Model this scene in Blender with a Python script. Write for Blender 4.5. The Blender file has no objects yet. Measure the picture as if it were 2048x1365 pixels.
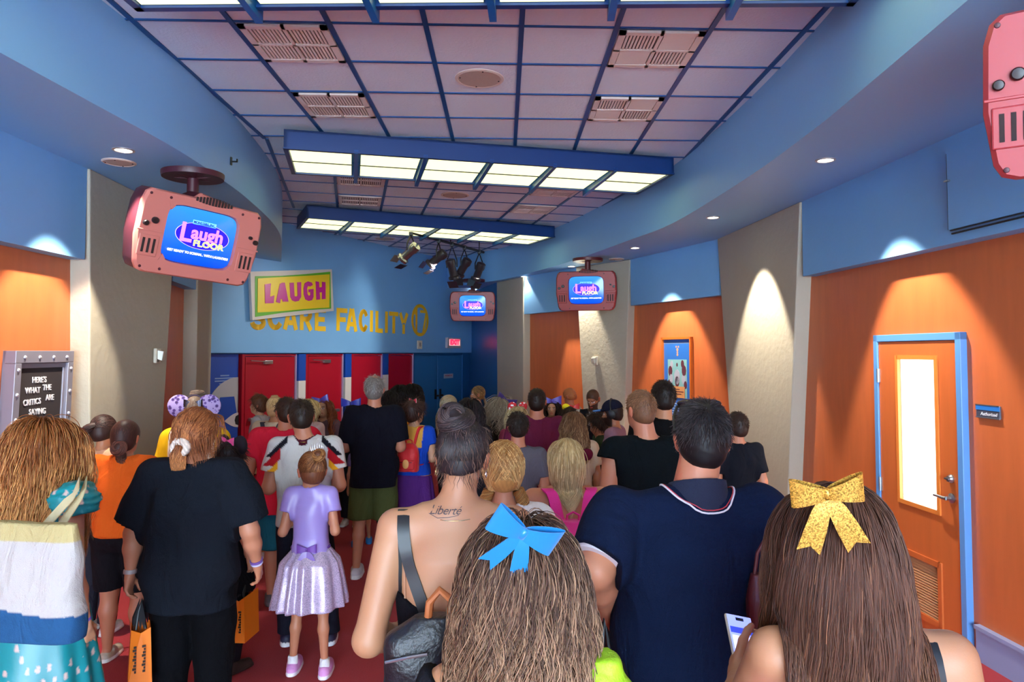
import bpy, math, random
import numpy as np
from mathutils import Vector, Matrix, Euler
C = bpy.context.scene
COL = C.collection
random.seed(7); rng = np.random.default_rng(7)
R = math.radians
# ------------------------------------------------------------------ camera
H = 2.05                                   # the phone is held up above the heads
F = 1420.0                                 # focal length in pixels of the 2048 x 1365 frame
PCX, PCY = 1060.0, 645.0                   # the photograph is a crop: its optical centre
PITCH = math.atan((705 - PCY) / F); YAW = -math.atan((PCX - 1007) / F)
cam_d = bpy.data.cameras.new('camera'); cam = bpy.data.objects.new('camera', cam_d); COL.objects.link(cam)
cam.location = (0, 0, H); cam.rotation_euler = (math.pi / 2 + PITCH, 0, YAW)
cam_d.sensor_width = 36; cam_d.lens = F * 36 / 2048
cam_d.shift_x = (1024 - PCX) / 2048; cam_d.shift_y = -(682.5 - PCY) / 2048
cam_d.clip_start = .05; cam_d.clip_end = 100
C.camera = cam
CR = Euler((math.pi / 2 + PITCH, 0, YAW)).to_matrix()
def ray(px, py): return CR @ Vector(((px - PCX) / F, (PCY - py) / F, -1))
def at(px, py, Y):
    """the point seen at a pixel at the distance Y down the room"""
    d = ray(px, py); return Vector((0, 0, H)) + d * (Y / d.y)
def on_z(px, py, z):
    d = ray(px, py); return Vector((0, 0, H)) + d * ((z - H) / d.z)
def on_wall(px, py, a, b, off=0):
    """the point seen at a pixel on the upright wall through plan points a and b, stood off by `off`"""
    a = Vector((a[0], a[1], 0)); b = Vector((b[0], b[1], 0)); t = (b - a).normalized(); n = Vector((t.y, -t.x, 0))
    o = Vector((0, 0, H))
    if (o - a).dot(n) < 0: n = -n
    a = a + n * off; d = ray(px, py)
    return o + d * ((a - o).dot(n) / d.dot(n))
# ------------------------------------------------------------------ world, exposure
w = bpy.data.worlds.new('world'); C.world = w; w.use_nodes = True
w.node_tree.nodes['Background'].inputs[0].default_value = (.66, .84, 1.0, 1)
w.node_tree.nodes['Background'].inputs[1].default_value = 9.0
C.view_settings.view_transform = 'Standard'; C.view_settings.look = 'None'
C.view_settings.gamma = 1; C.view_settings.use_curve_mapping = False
EXPOSURE = 1.5
C.view_settings.exposure = EXPOSURE
PANEL = 0.6                                # the light of the ceiling fixtures' diffusers
SPOT_W = 150
C.cycles.max_bounces = 6; C.cycles.diffuse_bounces = 4; C.cycles.glossy_bounces = 2
C.cycles.transmission_bounces = 3; C.cycles.transparent_max_bounces = 6
C.cycles.sample_clamp_indirect = 4
C.cycles.caustics_reflective = False; C.cycles.caustics_refractive = False
# ------------------------------------------------------------------ materials
def lin(c):
    if isinstance(c, str):
        c = c.lstrip('#'); c = [int(c[i:i + 2], 16) / 255 for i in (0, 2, 4)]
    return tuple((v / 12.92 if v <= .04045 else ((v + .055) / 1.055) ** 2.4) for v in c[:3])
_m = {}
def mat(name, col, rough=.6, metal=0, bump=0, scale=60, var=0, emit=0, coat=0, spec=.5, sheen=0, stretch=None, vscale=3):
    if name in _m: return _m[name]
    m = bpy.data.materials.new(name); m.use_nodes = True; nt = m.node_tree; b = nt.nodes['Principled BSDF']
    l = lin(col) + (1,)
    b.inputs['Base Color'].default_value = l; b.inputs['Roughness'].default_value = rough
    b.inputs['Metallic'].default_value = metal; b.inputs['Coat Weight'].default_value = coat
    b.inputs['Specular IOR Level'].default_value = spec
    if sheen: b.inputs['Sheen Weight'].default_value = sheen
    if emit:
        b.inputs['Emission Color'].default_value = l; b.inputs['Emission Strength'].default_value = emit
    tc = nt.nodes.new('ShaderNodeTexCoord'); mp = nt.nodes.new('ShaderNodeMapping')
    nt.links.new(tc.outputs['Object'], mp.inputs[0])
    if stretch: mp.inputs['Scale'].default_value = stretch
    if var:
        n = nt.nodes.new('ShaderNodeTexNoise'); n.inputs['Scale'].default_value = vscale; n.inputs['Detail'].default_value = 5
        nt.links.new(mp.outputs[0], n.inputs['Vector'])
        mx = nt.nodes.new('ShaderNodeMix'); mx.data_type = 'RGBA'
        mx.inputs[6].default_value = tuple(v * (1 - var) for v in l[:3]) + (1,)
        mx.inputs[7].default_value = tuple(min(1, v * (1 + var)) for v in l[:3]) + (1,)
        nt.links.new(n.outputs['Fac'], mx.inputs[0]); nt.links.new(mx.outputs[2], b.inputs['Base Color'])
    if bump:
        n = nt.nodes.new('ShaderNodeTexNoise'); n.inputs['Scale'].default_value = scale; n.inputs['Detail'].default_value = 4
        nt.links.new(mp.outputs[0], n.inputs['Vector'])
        bp = nt.nodes.new('ShaderNodeBump'); bp.inputs['Strength'].default_value = bump; bp.inputs['Distance'].default_value = .01
        nt.links.new(n.outputs['Fac'], bp.inputs['Height']); nt.links.new(bp.outputs[0], b.inputs['Normal'])
    _m[name] = m; return m
def attr_mat(name, rough=.7, bump=.25, scale=220, sheen=0, spec=.3, metal=0, stretch=None):
    """a material whose colour is the thing's own printed or dyed colour, kept in the mesh attribute Col"""
    if name in _m: return _m[name]
    m = mat(name, 'ffffff', rough, metal, bump, scale, spec=spec, sheen=sheen, stretch=stretch)
    nt = m.node_tree; a = nt.nodes.new('ShaderNodeAttribute'); a.attribute_name = 'Col'
    nt.links.new(a.outputs['Color'], nt.nodes['Principled BSDF'].inputs['Base Color']); return m
# ------------------------------------------------------------------ mesh helpers
def link(o, parent=None):
    COL.objects.link(o)
    if parent is not None: o.parent = parent
    return o
class MB:
    """collects boxes, prisms, tubes into ONE mesh"""
    def __init__(s): s.v = []; s.f = []; s.m = []; s.mi = 0
    def add(s, vs, fs):
        k = len(s.v); s.v += [tuple(v) for v in vs]; s.f += [tuple(i + k for i in f) for f in fs]; s.m += [s.mi] * len(fs); return s
    def box(s, lo, hi, M=None):
        x0, y0, z0 = lo; x1, y1, z1 = hi
        vs = [(x0,y0,z0),(x1,y0,z0),(x1,y1,z0),(x0,y1,z0),(x0,y0,z1),(x1,y0,z1),(x1,y1,z1),(x0,y1,z1)]
        if M is not None: vs = [M @ Vector(v) for v in vs]
        return s.add(vs, [(0,3,2,1),(4,5,6,7),(0,1,5,4),(1,2,6,5),(2,3,7,6),(3,0,4,7)])
    def bar(s, a, b, w, h=None, up=(0,0,1)):
        a = Vector(a); b = Vector(b); h = h or w; t = (b - a).normalized(); up = Vector(up)
        if abs(t.dot(up)) > .99: up = Vector((1,0,0))
        x = t.cross(up).normalized(); z = x.cross(t)
        vs = [p + x * i * w / 2 + z * j * h / 2 for p in (a, b) for i, j in ((-1,-1),(1,-1),(1,1),(-1,1))]
        return s.add(vs, [(0,1,2,3),(7,6,5,4),(0,4,5,1),(1,5,6,2),(2,6,7,3),(3,7,4,0)])
    def prism(s, poly, z0, z1, M=None):
        """poly in xy, extruded from z0 to z1 (M places it)"""
        n = len(poly); vs = [(p[0], p[1], z0) for p in poly] + [(p[0], p[1], z1) for p in poly]
        if M is not None: vs = [M @ Vector(v) for v in vs]
        return s.add(vs, [tuple(range(n - 1, -1, -1)), tuple(range(n, 2 * n))] + [(i, (i + 1) % n, n + (i + 1) % n, n + i) for i in range(n)])
    def tube(s, pts, r, n=8, closed=False, cap=True):
        pts = [Vector(p) for p in pts]; N = len(pts); rs = r if isinstance(r, (list, tuple)) else [r] * N
        vs = []; x = None
        for i, p in enumerate(pts):
            t = ((pts[(i+1) % N] - pts[i-1]) if closed else (pts[min(i+1, N-1)] - pts[max(i-1, 0)])).normalized()
            if x is None:
                x = t.orthogonal().normalized()
            x = (x - t * x.dot(t)).normalized(); y = t.cross(x)
            vs += [p + (x * math.cos(2*math.pi*k/n) + y * math.sin(2*math.pi*k/n)) * rs[i] for k in range(n)]
        fs = []
        for i in range(N if closed else N - 1):
            j = (i + 1) % N
            fs += [(i*n+k, i*n+(k+1) % n, j*n+(k+1) % n, j*n+k) for k in range(n)]
        if cap and not closed: fs += [tuple(range(n-1, -1, -1)), tuple((N-1)*n+k for k in range(n))]
        return s.add(vs, fs)
    def lathe(s, prof, n=24, M=None):
        vs = [(r * math.cos(2*math.pi*k/n), r * math.sin(2*math.pi*k/n), z) for r, z in prof for k in range(n)]
        if M is not None: vs = [M @ Vector(v) for v in vs]
        N = len(prof)
        fs = [(i*n+k, i*n+(k+1) % n, (i+1)*n+(k+1) % n, (i+1)*n+k) for i in range(N-1) for k in range(n)]
        fs += [tuple(range(n-1, -1, -1)), tuple((N-1)*n+k for k in range(n))]
        return s.add(vs, fs)
    def obj(s, name, m, parent=None, bevel=0, smooth=False, origin=None):
        me = bpy.data.meshes.new(name)
        vs = s.v
        if origin is not None: vs = [tuple(Vector(v) - Vector(origin)) for v in vs]
        me.from_pydata(vs, [], s.f); ms = m if isinstance(m, (list, tuple)) else [m]
        for q in ms: me.materials.append(q)
        if len(ms) > 1: me.polygons.foreach_set('material_index', s.m)
        import bmesh
        bm = bmesh.new(); bm.from_mesh(me); bmesh.ops.recalc_face_normals(bm, faces=bm.faces); bm.to_mesh(me); bm.free()
        o = bpy.data.objects.new(name, me); link(o, parent)
        if origin is not None: o.location = origin
        if bevel:
            b = o.modifiers.new('bevel', 'BEVEL'); b.width = bevel; b.segments = 2; b.limit_method = 'ANGLE'; b.angle_limit = R(40)
        if smooth:
            for p in me.polygons: p.use_smooth = True
            if smooth is not True:
                me.set_sharp_from_angle(angle=R(smooth))
        return o
def tag(o, label, cat, group=None):
    o['label'] = label; o['category'] = cat
    if group: o['group'] = group
    return o
def st(o): o['kind'] = 'structure'; return o
def thing(name, label, cat, loc=(0,0,0), rz=0, group=None, rot=None):
    o = bpy.data.objects.new(name, None); o.empty_display_size = .1; link(o); o.location = loc
    o.rotation_euler = rot if rot else (0, 0, rz)
    return tag(o, label, cat, group)
def dup(root, loc=None, rot=None, label=None):
    def cp(o, par):
        c = o.copy(); COL.objects.link(c); c.parent = par
        for ch in [q for q in KIDS.get(o.name, [])]: cp(ch, c)
        return c
    KIDS = {}
    for q in bpy.data.objects:
        if q.parent is not None: KIDS.setdefault(q.parent.name, []).append(q)
    r = cp(root, None)
    if loc is not None: r.location = loc
    if rot is not None: r.rotation_euler = rot
    if label: r['label'] = label
    return r
def textmesh(txt, size, m, name, parent, M, extrude=.002, bold=0, sx=1, align='CENTER', shear=0, space=1):
    cu = bpy.data.curves.new(name, 'FONT'); cu.body = txt; cu.size = size; cu.extrude = extrude; cu.offset = bold
    cu.align_x = align; cu.align_y = 'CENTER'; cu.shear = shear; cu.space_character = space; cu.resolution_u = 3
    to = bpy.data.objects.new('t', cu); COL.objects.link(to)
    dg = bpy.context.evaluated_depsgraph_get(); me = bpy.data.meshes.new_from_object(to.evaluated_get(dg))
    bpy.data.objects.remove(to); bpy.data.curves.remove(cu); me.name = name
    me.transform(Matrix.Scale(sx, 4, (1, 0, 0))); me.transform(M); me.materials.clear(); me.materials.append(m)
    o = bpy.data.objects.new(name, me); return link(o, parent)
def basis(o, x, y, z):
    M = Matrix.Identity(4)
    for i, v in enumerate((x, y, z)): M[0][i], M[1][i], M[2][i] = v
    M.translation = Vector(o); return M
def spline(pts, n=8):
    P = [Vector((*p, 0)[:3]) for p in pts]; out = []
    for i in range(len(P) - 1):
        a, b, c, d = P[max(i-1, 0)], P[i], P[i+1], P[min(i+2, len(P)-1)]
        for k in range(n):
            t = k / n
            out.append(.5 * ((2*b) + (c-a)*t + (2*a-5*b+4*c-d)*t*t + (3*b-a-3*c+d)*t**3))
    return out + [P[-1]]
# ================================================================== THE ROOM
ZC, ZS, ZB, ZH = H + 2.127, H + 1.475, H + .74, H - .01      # ceiling, soffit, bottom of the blue band, door header
def tile_mat():
    m = mat('ceiling_tile', 'dde2ee', .9, bump=.5, scale=45); return m
M_BLUE = mat('blue_wall_paint', '76aee0', .55, bump=.12, scale=30, var=.04)
M_ORANGE = mat('orange_veneer', 'c8693a', .35, bump=.03, scale=8, var=.16, stretch=(6, 6, 1), vscale=2.2)
M_PLASTER = mat('beige_plaster', 'b3aa98', .8, bump=.5, scale=16, var=.05)
M_CARPET = mat('red_carpet', 'a02c34', .95, bump=.5, scale=120, var=.12, vscale=1.2)
M_NAVY = mat('dark_blue_paint', '235f98', .45)
M_DBLUE = mat('blue_gloss_paint', '2f74b0', .4)
M_LAV = mat('grey_blue_base', '8f9cc4', .45)
FR = spline([(1.5,-8),(1.5,-5),(1.65,-1),(1.85,1.5),(1.95,2.97),(2.02,4.0),(2.05,4.6),(2.055,5.9),(1.93,8.0),(1.65,9.24),(1.2,11.0),(.83,12.2),(.07,14.2),(-.42,14.95),(-.84,15.6),(-1.31,16.3)], 5)
FL = spline([(-3.0,-8),(-3.0,-5),(-2.8,-1.5),(-2.6,1.5),(-2.48,3.5),(-2.43,4.28),(-2.38,5.04),(-2.38,5.62),(-2.41,6.19),(-2.45,6.76),(-2.59,7.89),(-2.77,8.83),(-3.04,9.8),(-3.35,10.8),(-3.64,11.72)], 5)
RW = [(3.85,-8),(2.92,6.8),(2.8,9.1),(2.02,11.2),(1.27,12.25),(.4,13.8),(-.13,14.95),(-.778,17.26)]
LW = [(-3.36,-8),(-3.34,5.77),(-3.44,7.5),(-3.63,8.5),(-4.252,10.464)]
BW = [(-4.252,10.464),(-.778,17.26)]
# floor, ceiling
def out_x(x, d): return x + d
st(MB().box((-6,-1.2,-.2),(5,18.5,0)).obj('floor', M_CARPET))
st(MB().box((-6,-8,-.2),(5,-1.2,-.0)).obj('floor_bounce', mat('pale_bounce','dfe4ea',.6,var=.08)))  # unseen pale floor, added to bounce neutral light up to the ceiling
st(MB().box((-6,-8,ZC),(5,18.5,ZC+.1)).obj('ceiling', tile_mat()))
def offset(pts, d):
    """plan polyline pushed sideways by d to its right"""
    out = []
    for i, p in enumerate(pts):
        a = Vector(pts[max(i-1,0)]); b = Vector(pts[min(i+1,len(pts)-1)]); t = (b-a).normalized()
        out.append((p[0] + t.y*d, p[1] - t.x*d))
    return out
def ribbon(a, b, z0, z1):
    """the slab between plan polylines a and b"""
    mb = MB(); n = len(a)
    vs = [(p[0],p[1],z0) for p in a] + [(p[0],p[1],z0) for p in b] + [(p[0],p[1],z1) for p in a] + [(p[0],p[1],z1) for p in b]
    fs = []
    for i in range(n-1):
        fs += [(i,i+1,n+i+1,n+i),(2*n+i,3*n+i,3*n+i+1,2*n+i+1),(i,2*n+i,2*n+i+1,i+1),(n+i,n+i+1,3*n+i+1,3*n+i)]
    fs += [(0,n,3*n,2*n),(n-1,3*n-1,4*n-1,2*n-1)]
    mb.add(vs, fs); return mb
REC = .13
# walls: one slab each, the orange bays are the wall itself
st(ribbon(offset(RW, REC), offset(RW, REC+.2), 0, ZC).obj('wall_right', M_ORANGE))
st(ribbon(offset(LW, -REC), offset(LW, -REC-.2), 0, ZC).obj('wall_left', M_ORANGE))
# the hall is left open behind the camera to let world light in as fill
t = (Vector(BW[1])-Vector(BW[0])).normalized(); nB = Vector((t.y,-t.x)); tB = t
B0 = Vector(BW[0]) - tB*1.6; B1 = Vector(BW[1]) + tB*1.2
bk = [(B0.x,B0.y),(B1.x,B1.y)]; bk2 = [tuple(Vector(p)-nB*.3) for p in bk]
st(ribbon(bk, bk2, ZH, ZC).obj('wall_back', M_BLUE))
bl = [tuple(Vector(p)-nB*.14) for p in bk]
st(ribbon(bl, bk2, 0, ZH).obj('wall_back_lower', M_NAVY))
# blue bands over the orange bays
def band(name, a, b, n):
    st(ribbon([a, b], [tuple(Vector(a)+n), tuple(Vector(b)+n)], ZB, ZS).obj(name, M_BLUE))
k = 1
for i in (0, 2, 4):
    band('trim_%d' % k, RW[i], RW[i+1], Vector((REC+.02, 0))); k += 1
for i in (0, 2):
    band('trim_%d' % k, LW[i], LW[i+1], Vector((-REC-.02, 0))); k += 1
# the end of the right wall is dark blue
st(ribbon([(-.13,14.95),(-.95,17.9)], [(.1,14.98),(-.7,17.9)], 0, ZS).obj('trim_6', M_DBLUE))
# tapering plaster columns
def column(k, a, b, side, left=.13, right=.13, prot=.02):
    a = Vector(a); b = Vector(b); t = (b-a); L = t.length; t.normalize(); n = Vector((t.y,-t.x))*side      # towards the room
    def P(f, z, off): q = a + t*f + n*off; return (q.x, q.y, z)
    # (z, inset at a, inset at b)
    mb = MB(); prof = [(0, left*1.0*L, right*L), (ZS, 0, 0)]
    vs = []
    for z, ia, ib in prof: vs += [P(ia, z, prot), P(L-ib, z, prot), P(L-ib, z, -REC-.05), P(ia, z, -REC-.05)]
    mb.add(vs, [(0,1,2,3),(4,7,6,5),(0,4,5,1),(1,5,6,2),(2,6,7,3),(3,7,4,0)])
    return st(mb.obj('trim_%d' % k, M_PLASTER, bevel=.012))
column(7, RW[1], RW[2], -1, .19, .24); column(8, RW[3], RW[4], -1, .14, .2); column(9, RW[5], RW[6], -1, .0, .05)
column(10, LW[1], LW[2], 1, .10, .2); column(11, LW[3], LW[4], 1, .05, .06)
# soffits (underside + curved fascia)
def resample(pts, ys):
    ys_ = [p[1] for p in pts]; xs_ = [p[0] for p in pts]; return [(float(np.interp(y, ys_, xs_)), y) for y in ys]
ys = [p.y for p in FR]; wr = resample(offset(RW, .25), ys)
st(ribbon([(p.x,p.y) for p in FR], wr, ZS, ZC).obj('trim_12', mat('blue_soffit_paint', '82b8e6', .5, bump=.08, scale=25), smooth=30))
ys = [p.y for p in FL]; wl = resample(offset(LW, -.3) + [(-5.2, 12)], ys)
st(ribbon([(p.x,p.y) for p in FL], wl, ZS, ZC).obj('trim_13', _m['blue_soffit_paint'], smooth=30))
# baseboards
def rw(y): return (float(np.interp(y, [q[1] for q in RW], [q[0] for q in RW])), y)
for nm, WS, sd in (('baseboard_right', [[RW[0], rw(4.70)], [rw(5.74)] + RW[1:]], 1), ('baseboard_left', [LW], -1)):
    mb = MB()
    for W in WS:
        m1 = ribbon(offset(W, sd*(REC-.03)), offset(W, sd*(REC+.02)), 0, .21); mb.add(m1.v, m1.f)
        m2 = ribbon(offset(W, sd*(REC-.045)), offset(W, sd*(REC+.02)), .21, .235); mb.add(m2.v, m2.f)
    st(mb.obj(nm, M_LAV))
# ceiling grid: three fields, turned as the light fixtures turn
M_GRID = mat('blue_ceiling_grid', '0d4a86', .4)
def grid_field(k, ang, u0, v0, ulim, keep):
    ca, sa = math.cos(ang), math.sin(ang)
    U = Vector((ca, sa)); V = Vector((-sa, ca)); mb = MB()
    def clip(p, q):
        # keep(t) halfplanes
        t0, t1 = 0, 1
        for (c, n) in keep:
            d0 = (p - c).dot(n); d1 = (q - c).dot(n)
            if d0 < 0 and d1 < 0: return None
            if d0 < 0: t0 = max(t0, d0/(d0-d1))
            if d1 < 0: t1 = min(t1, d0/(d0-d1))
        if t1 - t0 < .01: return None
        return p.lerp(q, t0), p.lerp(q, t1)
    for i in range(-12, 13):
        u = u0 + i*.622
        s = clip(U*u + V*(-6), U*u + V*20)
        if s and ulim[0] < u < ulim[1]: mb.bar((s[0].x,s[0].y,ZC-.004), (s[1].x,s[1].y,ZC-.004), .034, .016)
    for j in range(-20, 34):
        v = v0 + j*.61
        s = clip(V*v + U*(ulim[0]), V*v + U*(ulim[1]))
        if s: mb.bar((s[0].x,s[0].y,ZC-.003), (s[1].x,s[1].y,ZC-.003), .018, .012)
    st(mb.obj('trim_%d' % k, M_GRID))
A1, A2 = R(12), R(23.4)
c1 = Vector((-.22,7.51)); c2 = Vector((-1.165,11.29))
n1 = Vector((-math.sin(A1/2), math.cos(A1/2))); n2 = Vector((-math.sin((A1+A2)/2), math.cos((A1+A2)/2)))
n1 = Vector((-math.sin(A1), math.cos(A1))); n2 = Vector((-math.sin(A2), math.cos(A2)))
grid_field(14, 0, .115, 4.535, (-3.2, 2.3), [(c1, -n1)])
grid_field(15, A1, 1.342+.311, 9.48+.305, (-3.0, 5.0), [(c1, n1), (c2, -n2)])
u3 = -2.22*math.cos(A2)+13.3*math.sin(A2); v3 = 2.22*math.sin(A2)+13.3*math.cos(A2)
grid_field(16, A2, u3+.311, v3+.305, (-1, 8), [(c2, n2), (Vector(BW[0]), nB)])
# ------------------------------------------------------------------ ceiling fixtures
M_FIX = mat('blue_fixture_paint', '04306a', .4)
M_FIN = mat('blue_fin_paint', '0f5596', .35)
M_PAN = mat('lit_diffuser', 'fdffb8', .5, emit=PANEL)
M_LINE = mat('black_seam', '14181c', .6)
ZF = H + 1.9
def fixture(loc, ang, label):
    t = thing('ceiling_light_fixture', label, 'light fixture', (loc[0], loc[1], ZF), ang, 'long six-panel fluorescent fixtures')
    L, D, Z1 = 3.95, .98, ZC - ZF - .015
    mb = MB()
    mb.box((-L/2,-D/2,0),(L/2,-D/2+.03,Z1-.03)).box((-L/2,D/2-.03,0),(L/2,D/2,Z1-.03)).box((-L/2,-D/2,0),(-L/2+.03,D/2,Z1-.03)).box((L/2-.03,-D/2,0),(L/2,D/2,Z1-.03)).box((-L/2,-D/2,Z1-.05),(L/2,D/2,Z1-.03))
    mb.obj('housing', M_FIX, t)
    for x in (-1.6, -.5, .5, 1.6): MB().box((x-.02,-.02,Z1-.03),(x+.02,.02,Z1+.01)).obj('hanger', M_FIX, t)
    p = L/6
    for i in range(6):
        x0 = -L/2 + i*p
        MB().box((x0+.045,-D/2+.045,.012),(x0+p-.045,D/2-.045,.022)).obj('diffuser', M_PAN, t)
        MB().box((x0+.03,-.007,.004),(x0+p-.03,.007,.012)).obj('seam', M_LINE, t)
        if i:
            f = MB(); f.box((x0-.02,-D/2-.0,-.01),(x0+.02,D/2+.06,.03))
            f.add([(x0-.02,-D/2,-.01),(x0+.02,-D/2,-.01),(x0+.02,D/2+.06,-.05),(x0-.02,D/2+.06,-.05),(x0-.02,-D/2,0),(x0+.02,-D/2,0),(x0+.02,D/2+.06,0),(x0-.02,D/2+.06,0)],
                  [(0,3,2,1),(4,5,6,7),(0,1,5,4),(1,2,6,5),(2,3,7,6),(3,0,4,7)])
            f.obj('fin', M_FIN, t)
    f = MB(); f.box((-L/2-.005,-D/2-.005,-.004),(L/2+.005,-D/2+.04,.01)).box((-L/2-.005,D/2-.04,-.004),(L/2+.005,D/2+.005,.01)).box((-L/2-.005,-D/2,-.004),(-L/2+.04,D/2,.01)).box((L/2-.04,-D/2,-.004),(L/2+.005,D/2,.01))
    f.obj('rim', M_FIX, t)
    return t
fixture(c1, A1, 'long blue six-panel light fixture hanging across the middle of the ceiling')
fixture(c2, A2, 'farther blue six-panel light fixture, in front of the black stage spotlights')
fixture((-.09, 3.36), R(-3.0), 'nearest blue light fixture, cut off by the top edge of the picture')
fixture((-.3, -.6), R(-10), 'blue light fixture added behind the camera to brighten the hall')  # extra fixture out of view, put in to light the crowd from behind
fixture((-.5, -4.6), R(-14), 'blue light fixture added farthest behind the camera for more light')  # another added fixture, unseen, for more light from the back

# ------------------------------------------------------------------ vents and ceiling speakers
M_VENT = mat('cream_vent_metal', 'e6d6cc', .5); M_DARK = mat('dark_gap', '2a1a1a', .8)
def vent(c, ang, label, kind):
    t = thing('ceiling_vent', label, 'vent', (c[0], c[1], ZC-.014), ang, 'square ceiling air vents')
    s = .285; f = MB()
    for a, b in (((-s,-s),(s,-s+.045)), ((-s,s-.045),(s,s)), ((-s,-s),(-s+.045,s)), ((s-.045,-s),(s,s)), ((-.012,-s),(.012,s)), ((-s,-.012),(s,.012))):
        f.box((a[0],a[1],-.012),(b[0],b[1],.004))
    f.obj('frame', M_VENT, t)
    MB().box((-s+.01,-s+.01,.002),(s-.01,s-.01,.008)).obj('backing', M_DARK, t)
    for qx, qy in ((-1,-1),(1,-1),(-1,1),(1,1)):
        b = MB(); a0, a1 = (.02, s-.05)
        x0, x1 = (min(qx*a0,qx*a1), max(qx*a0,qx*a1)); y0, y1 = (min(qy*a0,qy*a1), max(qy*a0,qy*a1))
        if kind == 0 or qx*qy > 0:
            n = 9
            for i in range(n):
                x = x0 + (i+.5)*(x1-x0)/n; b.box((x-.0075,y0,-.009),(x+.0075,y1,-.001))
        else:
            n = 12
            for i in range(n):
                y = y0 + (i+.5)*(y1-y0)/n; b.box((x0,y-.0085,-.009),(x1,y+.0085,-.001))
        b.obj('louvre', M_VENT, t)
    return t
def uv2(u, v, a): return (u*math.cos(a)-v*math.sin(a), u*math.sin(a)+v*math.cos(a))
vent((-1.434, 4.84), 0, 'square cream vent with slanting slats, nearest on the left of the ceiling', 0)
vent((-1.434, 6.06), 0, 'cream slatted vent on the left, second from the front', 0)
vent((1.047, 4.84), 0, 'square cream vent with crossed slats, nearest on the right of the ceiling', 1)
vent((1.047, 6.06), 0, 'crossed-slat cream vent on the right, just before the middle light fixture', 1)
vent(uv2(.098, 8.87, A1), A1, 'vent half hidden behind the middle light fixture on the left', 0)
vent(uv2(.098, 10.09, A1), A1, 'slatted vent above the left end of the farther light fixture', 0)
vent(uv2(2.586, 8.87, A1), A1, 'vent peeping out under the right part of the middle light fixture', 1)
vent(uv2(2.586, 10.09, A1), A1, 'crossed-slat vent above the right end of the farther light fixture', 1)
def disc(loc, r, label, flip=None, col=None):
    t = thing('ceiling_speaker', label, 'speaker', loc, 0, 'round speakers flush in the ceiling')
    mb = MB().lathe([(r,.0),(r,-.006),(r*.9,-.012),(r*.86,-.008)], 40); mb.obj('rim', mat('speaker_rim', 'd8c2b4', .5), t, smooth=30)
    MB().lathe([(r*.87,-.002),(r*.87,-.008),(r*.5,-.0095),(.01,-.0105)], 40).obj('grille', mat('speaker_grille', 'bda394', .7, bump=.4, scale=300), t, smooth=30)
    for k in range(4):
        a = k*math.pi/2+.2; MB().lathe([(.006,-.013),(.006,-.007)], 8, Matrix.Translation((r*.8*math.cos(a), r*.8*math.sin(a), 0))).obj('screw', M_DARK, t)
    return t
disc((-.19, 5.44, ZC), .19, 'round cream speaker in the tiles in front of the middle fixture')
p = uv2(1.342, 9.48, A1); disc((p[0], p[1], ZC), .19, 'round speaker in the tiles between the two visible light fixtures')
disc((-2.22, 13.3, ZC), .19, 'round speaker just behind the farther light fixture')
p = on_z(238, 324, ZS); disc((p.x, p.y, ZS), .12, 'round beige speaker in the left soffit below a small lamp')
p = on_z(1233, 518, ZS); disc((p.x, p.y, ZS), .12, 'round speaker in the right soffit over the reddish television')
p = on_z(1012, 565, ZS); disc((p.x, p.y, ZS), .12, 'round speaker in the soffit next to the farthest television')
# ------------------------------------------------------------------ downlights with their own light
M_LAMP = mat('lit_lamp', 'fff4dc', .5, emit=6)
def downlight(x, y, label, W=SPOT_W, ang=60, aim=None, blend=.35, col=(1,.90,.74)):
    t = thing('downlight', label, 'downlight', (x, y, ZS), 0, 'small round downlights in the soffits')
    MB().lathe([(.075,0),(.075,-.006),(.058,-.008),(.056,-.001)], 28).obj('ring', mat('downlight_ring', 'c8c0c0', .3, metal=.6), t, smooth=30)
    MB().lathe([(.055,-.001),(.055,-.003),(.01,-.004)], 24).obj('lens', M_LAMP, t)
    ld = bpy.data.lights.new('lamp', 'SPOT'); ld.energy = W; ld.spot_size = R(ang); ld.spot_blend = blend; ld.shadow_soft_size = .03; ld.color = col
    lo = bpy.data.objects.new('lamp', ld); link(lo, t); lo.location = (0, 0, -.02)
    if aim: lo.rotation_euler = (Vector(aim)).to_track_quat('-Z', 'Y').to_euler()
    return t
def dl(px, py, label, dx=0, dy=0, **k):
    p = on_z(px, py, ZS); return downlight(p.x, p.y, label, aim=(dx, dy, -1), **k)
dl(247, 300, 'downlight in the left soffit before the big television', dx=-.25, dy=.12)
dl(1651, 320, 'downlight in the right soffit, nearest to the camera', dx=.24, dy=-.06)
dl(1426, 435, 'downlight in the right soffit over the grey column', dx=.3, dy=.05)
dl(1270, 496, 'downlight in the right soffit before the poster bay', dx=.26, dy=.1)
dl(1143, 533, 'downlight in the soffit just left of the reddish television', dx=.32, dy=.12, W=SPOT_W*1.2)
dl(1048, 553, 'downlight in the soffit above the third orange bay', dx=.2, dy=-.25, W=60)
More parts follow.
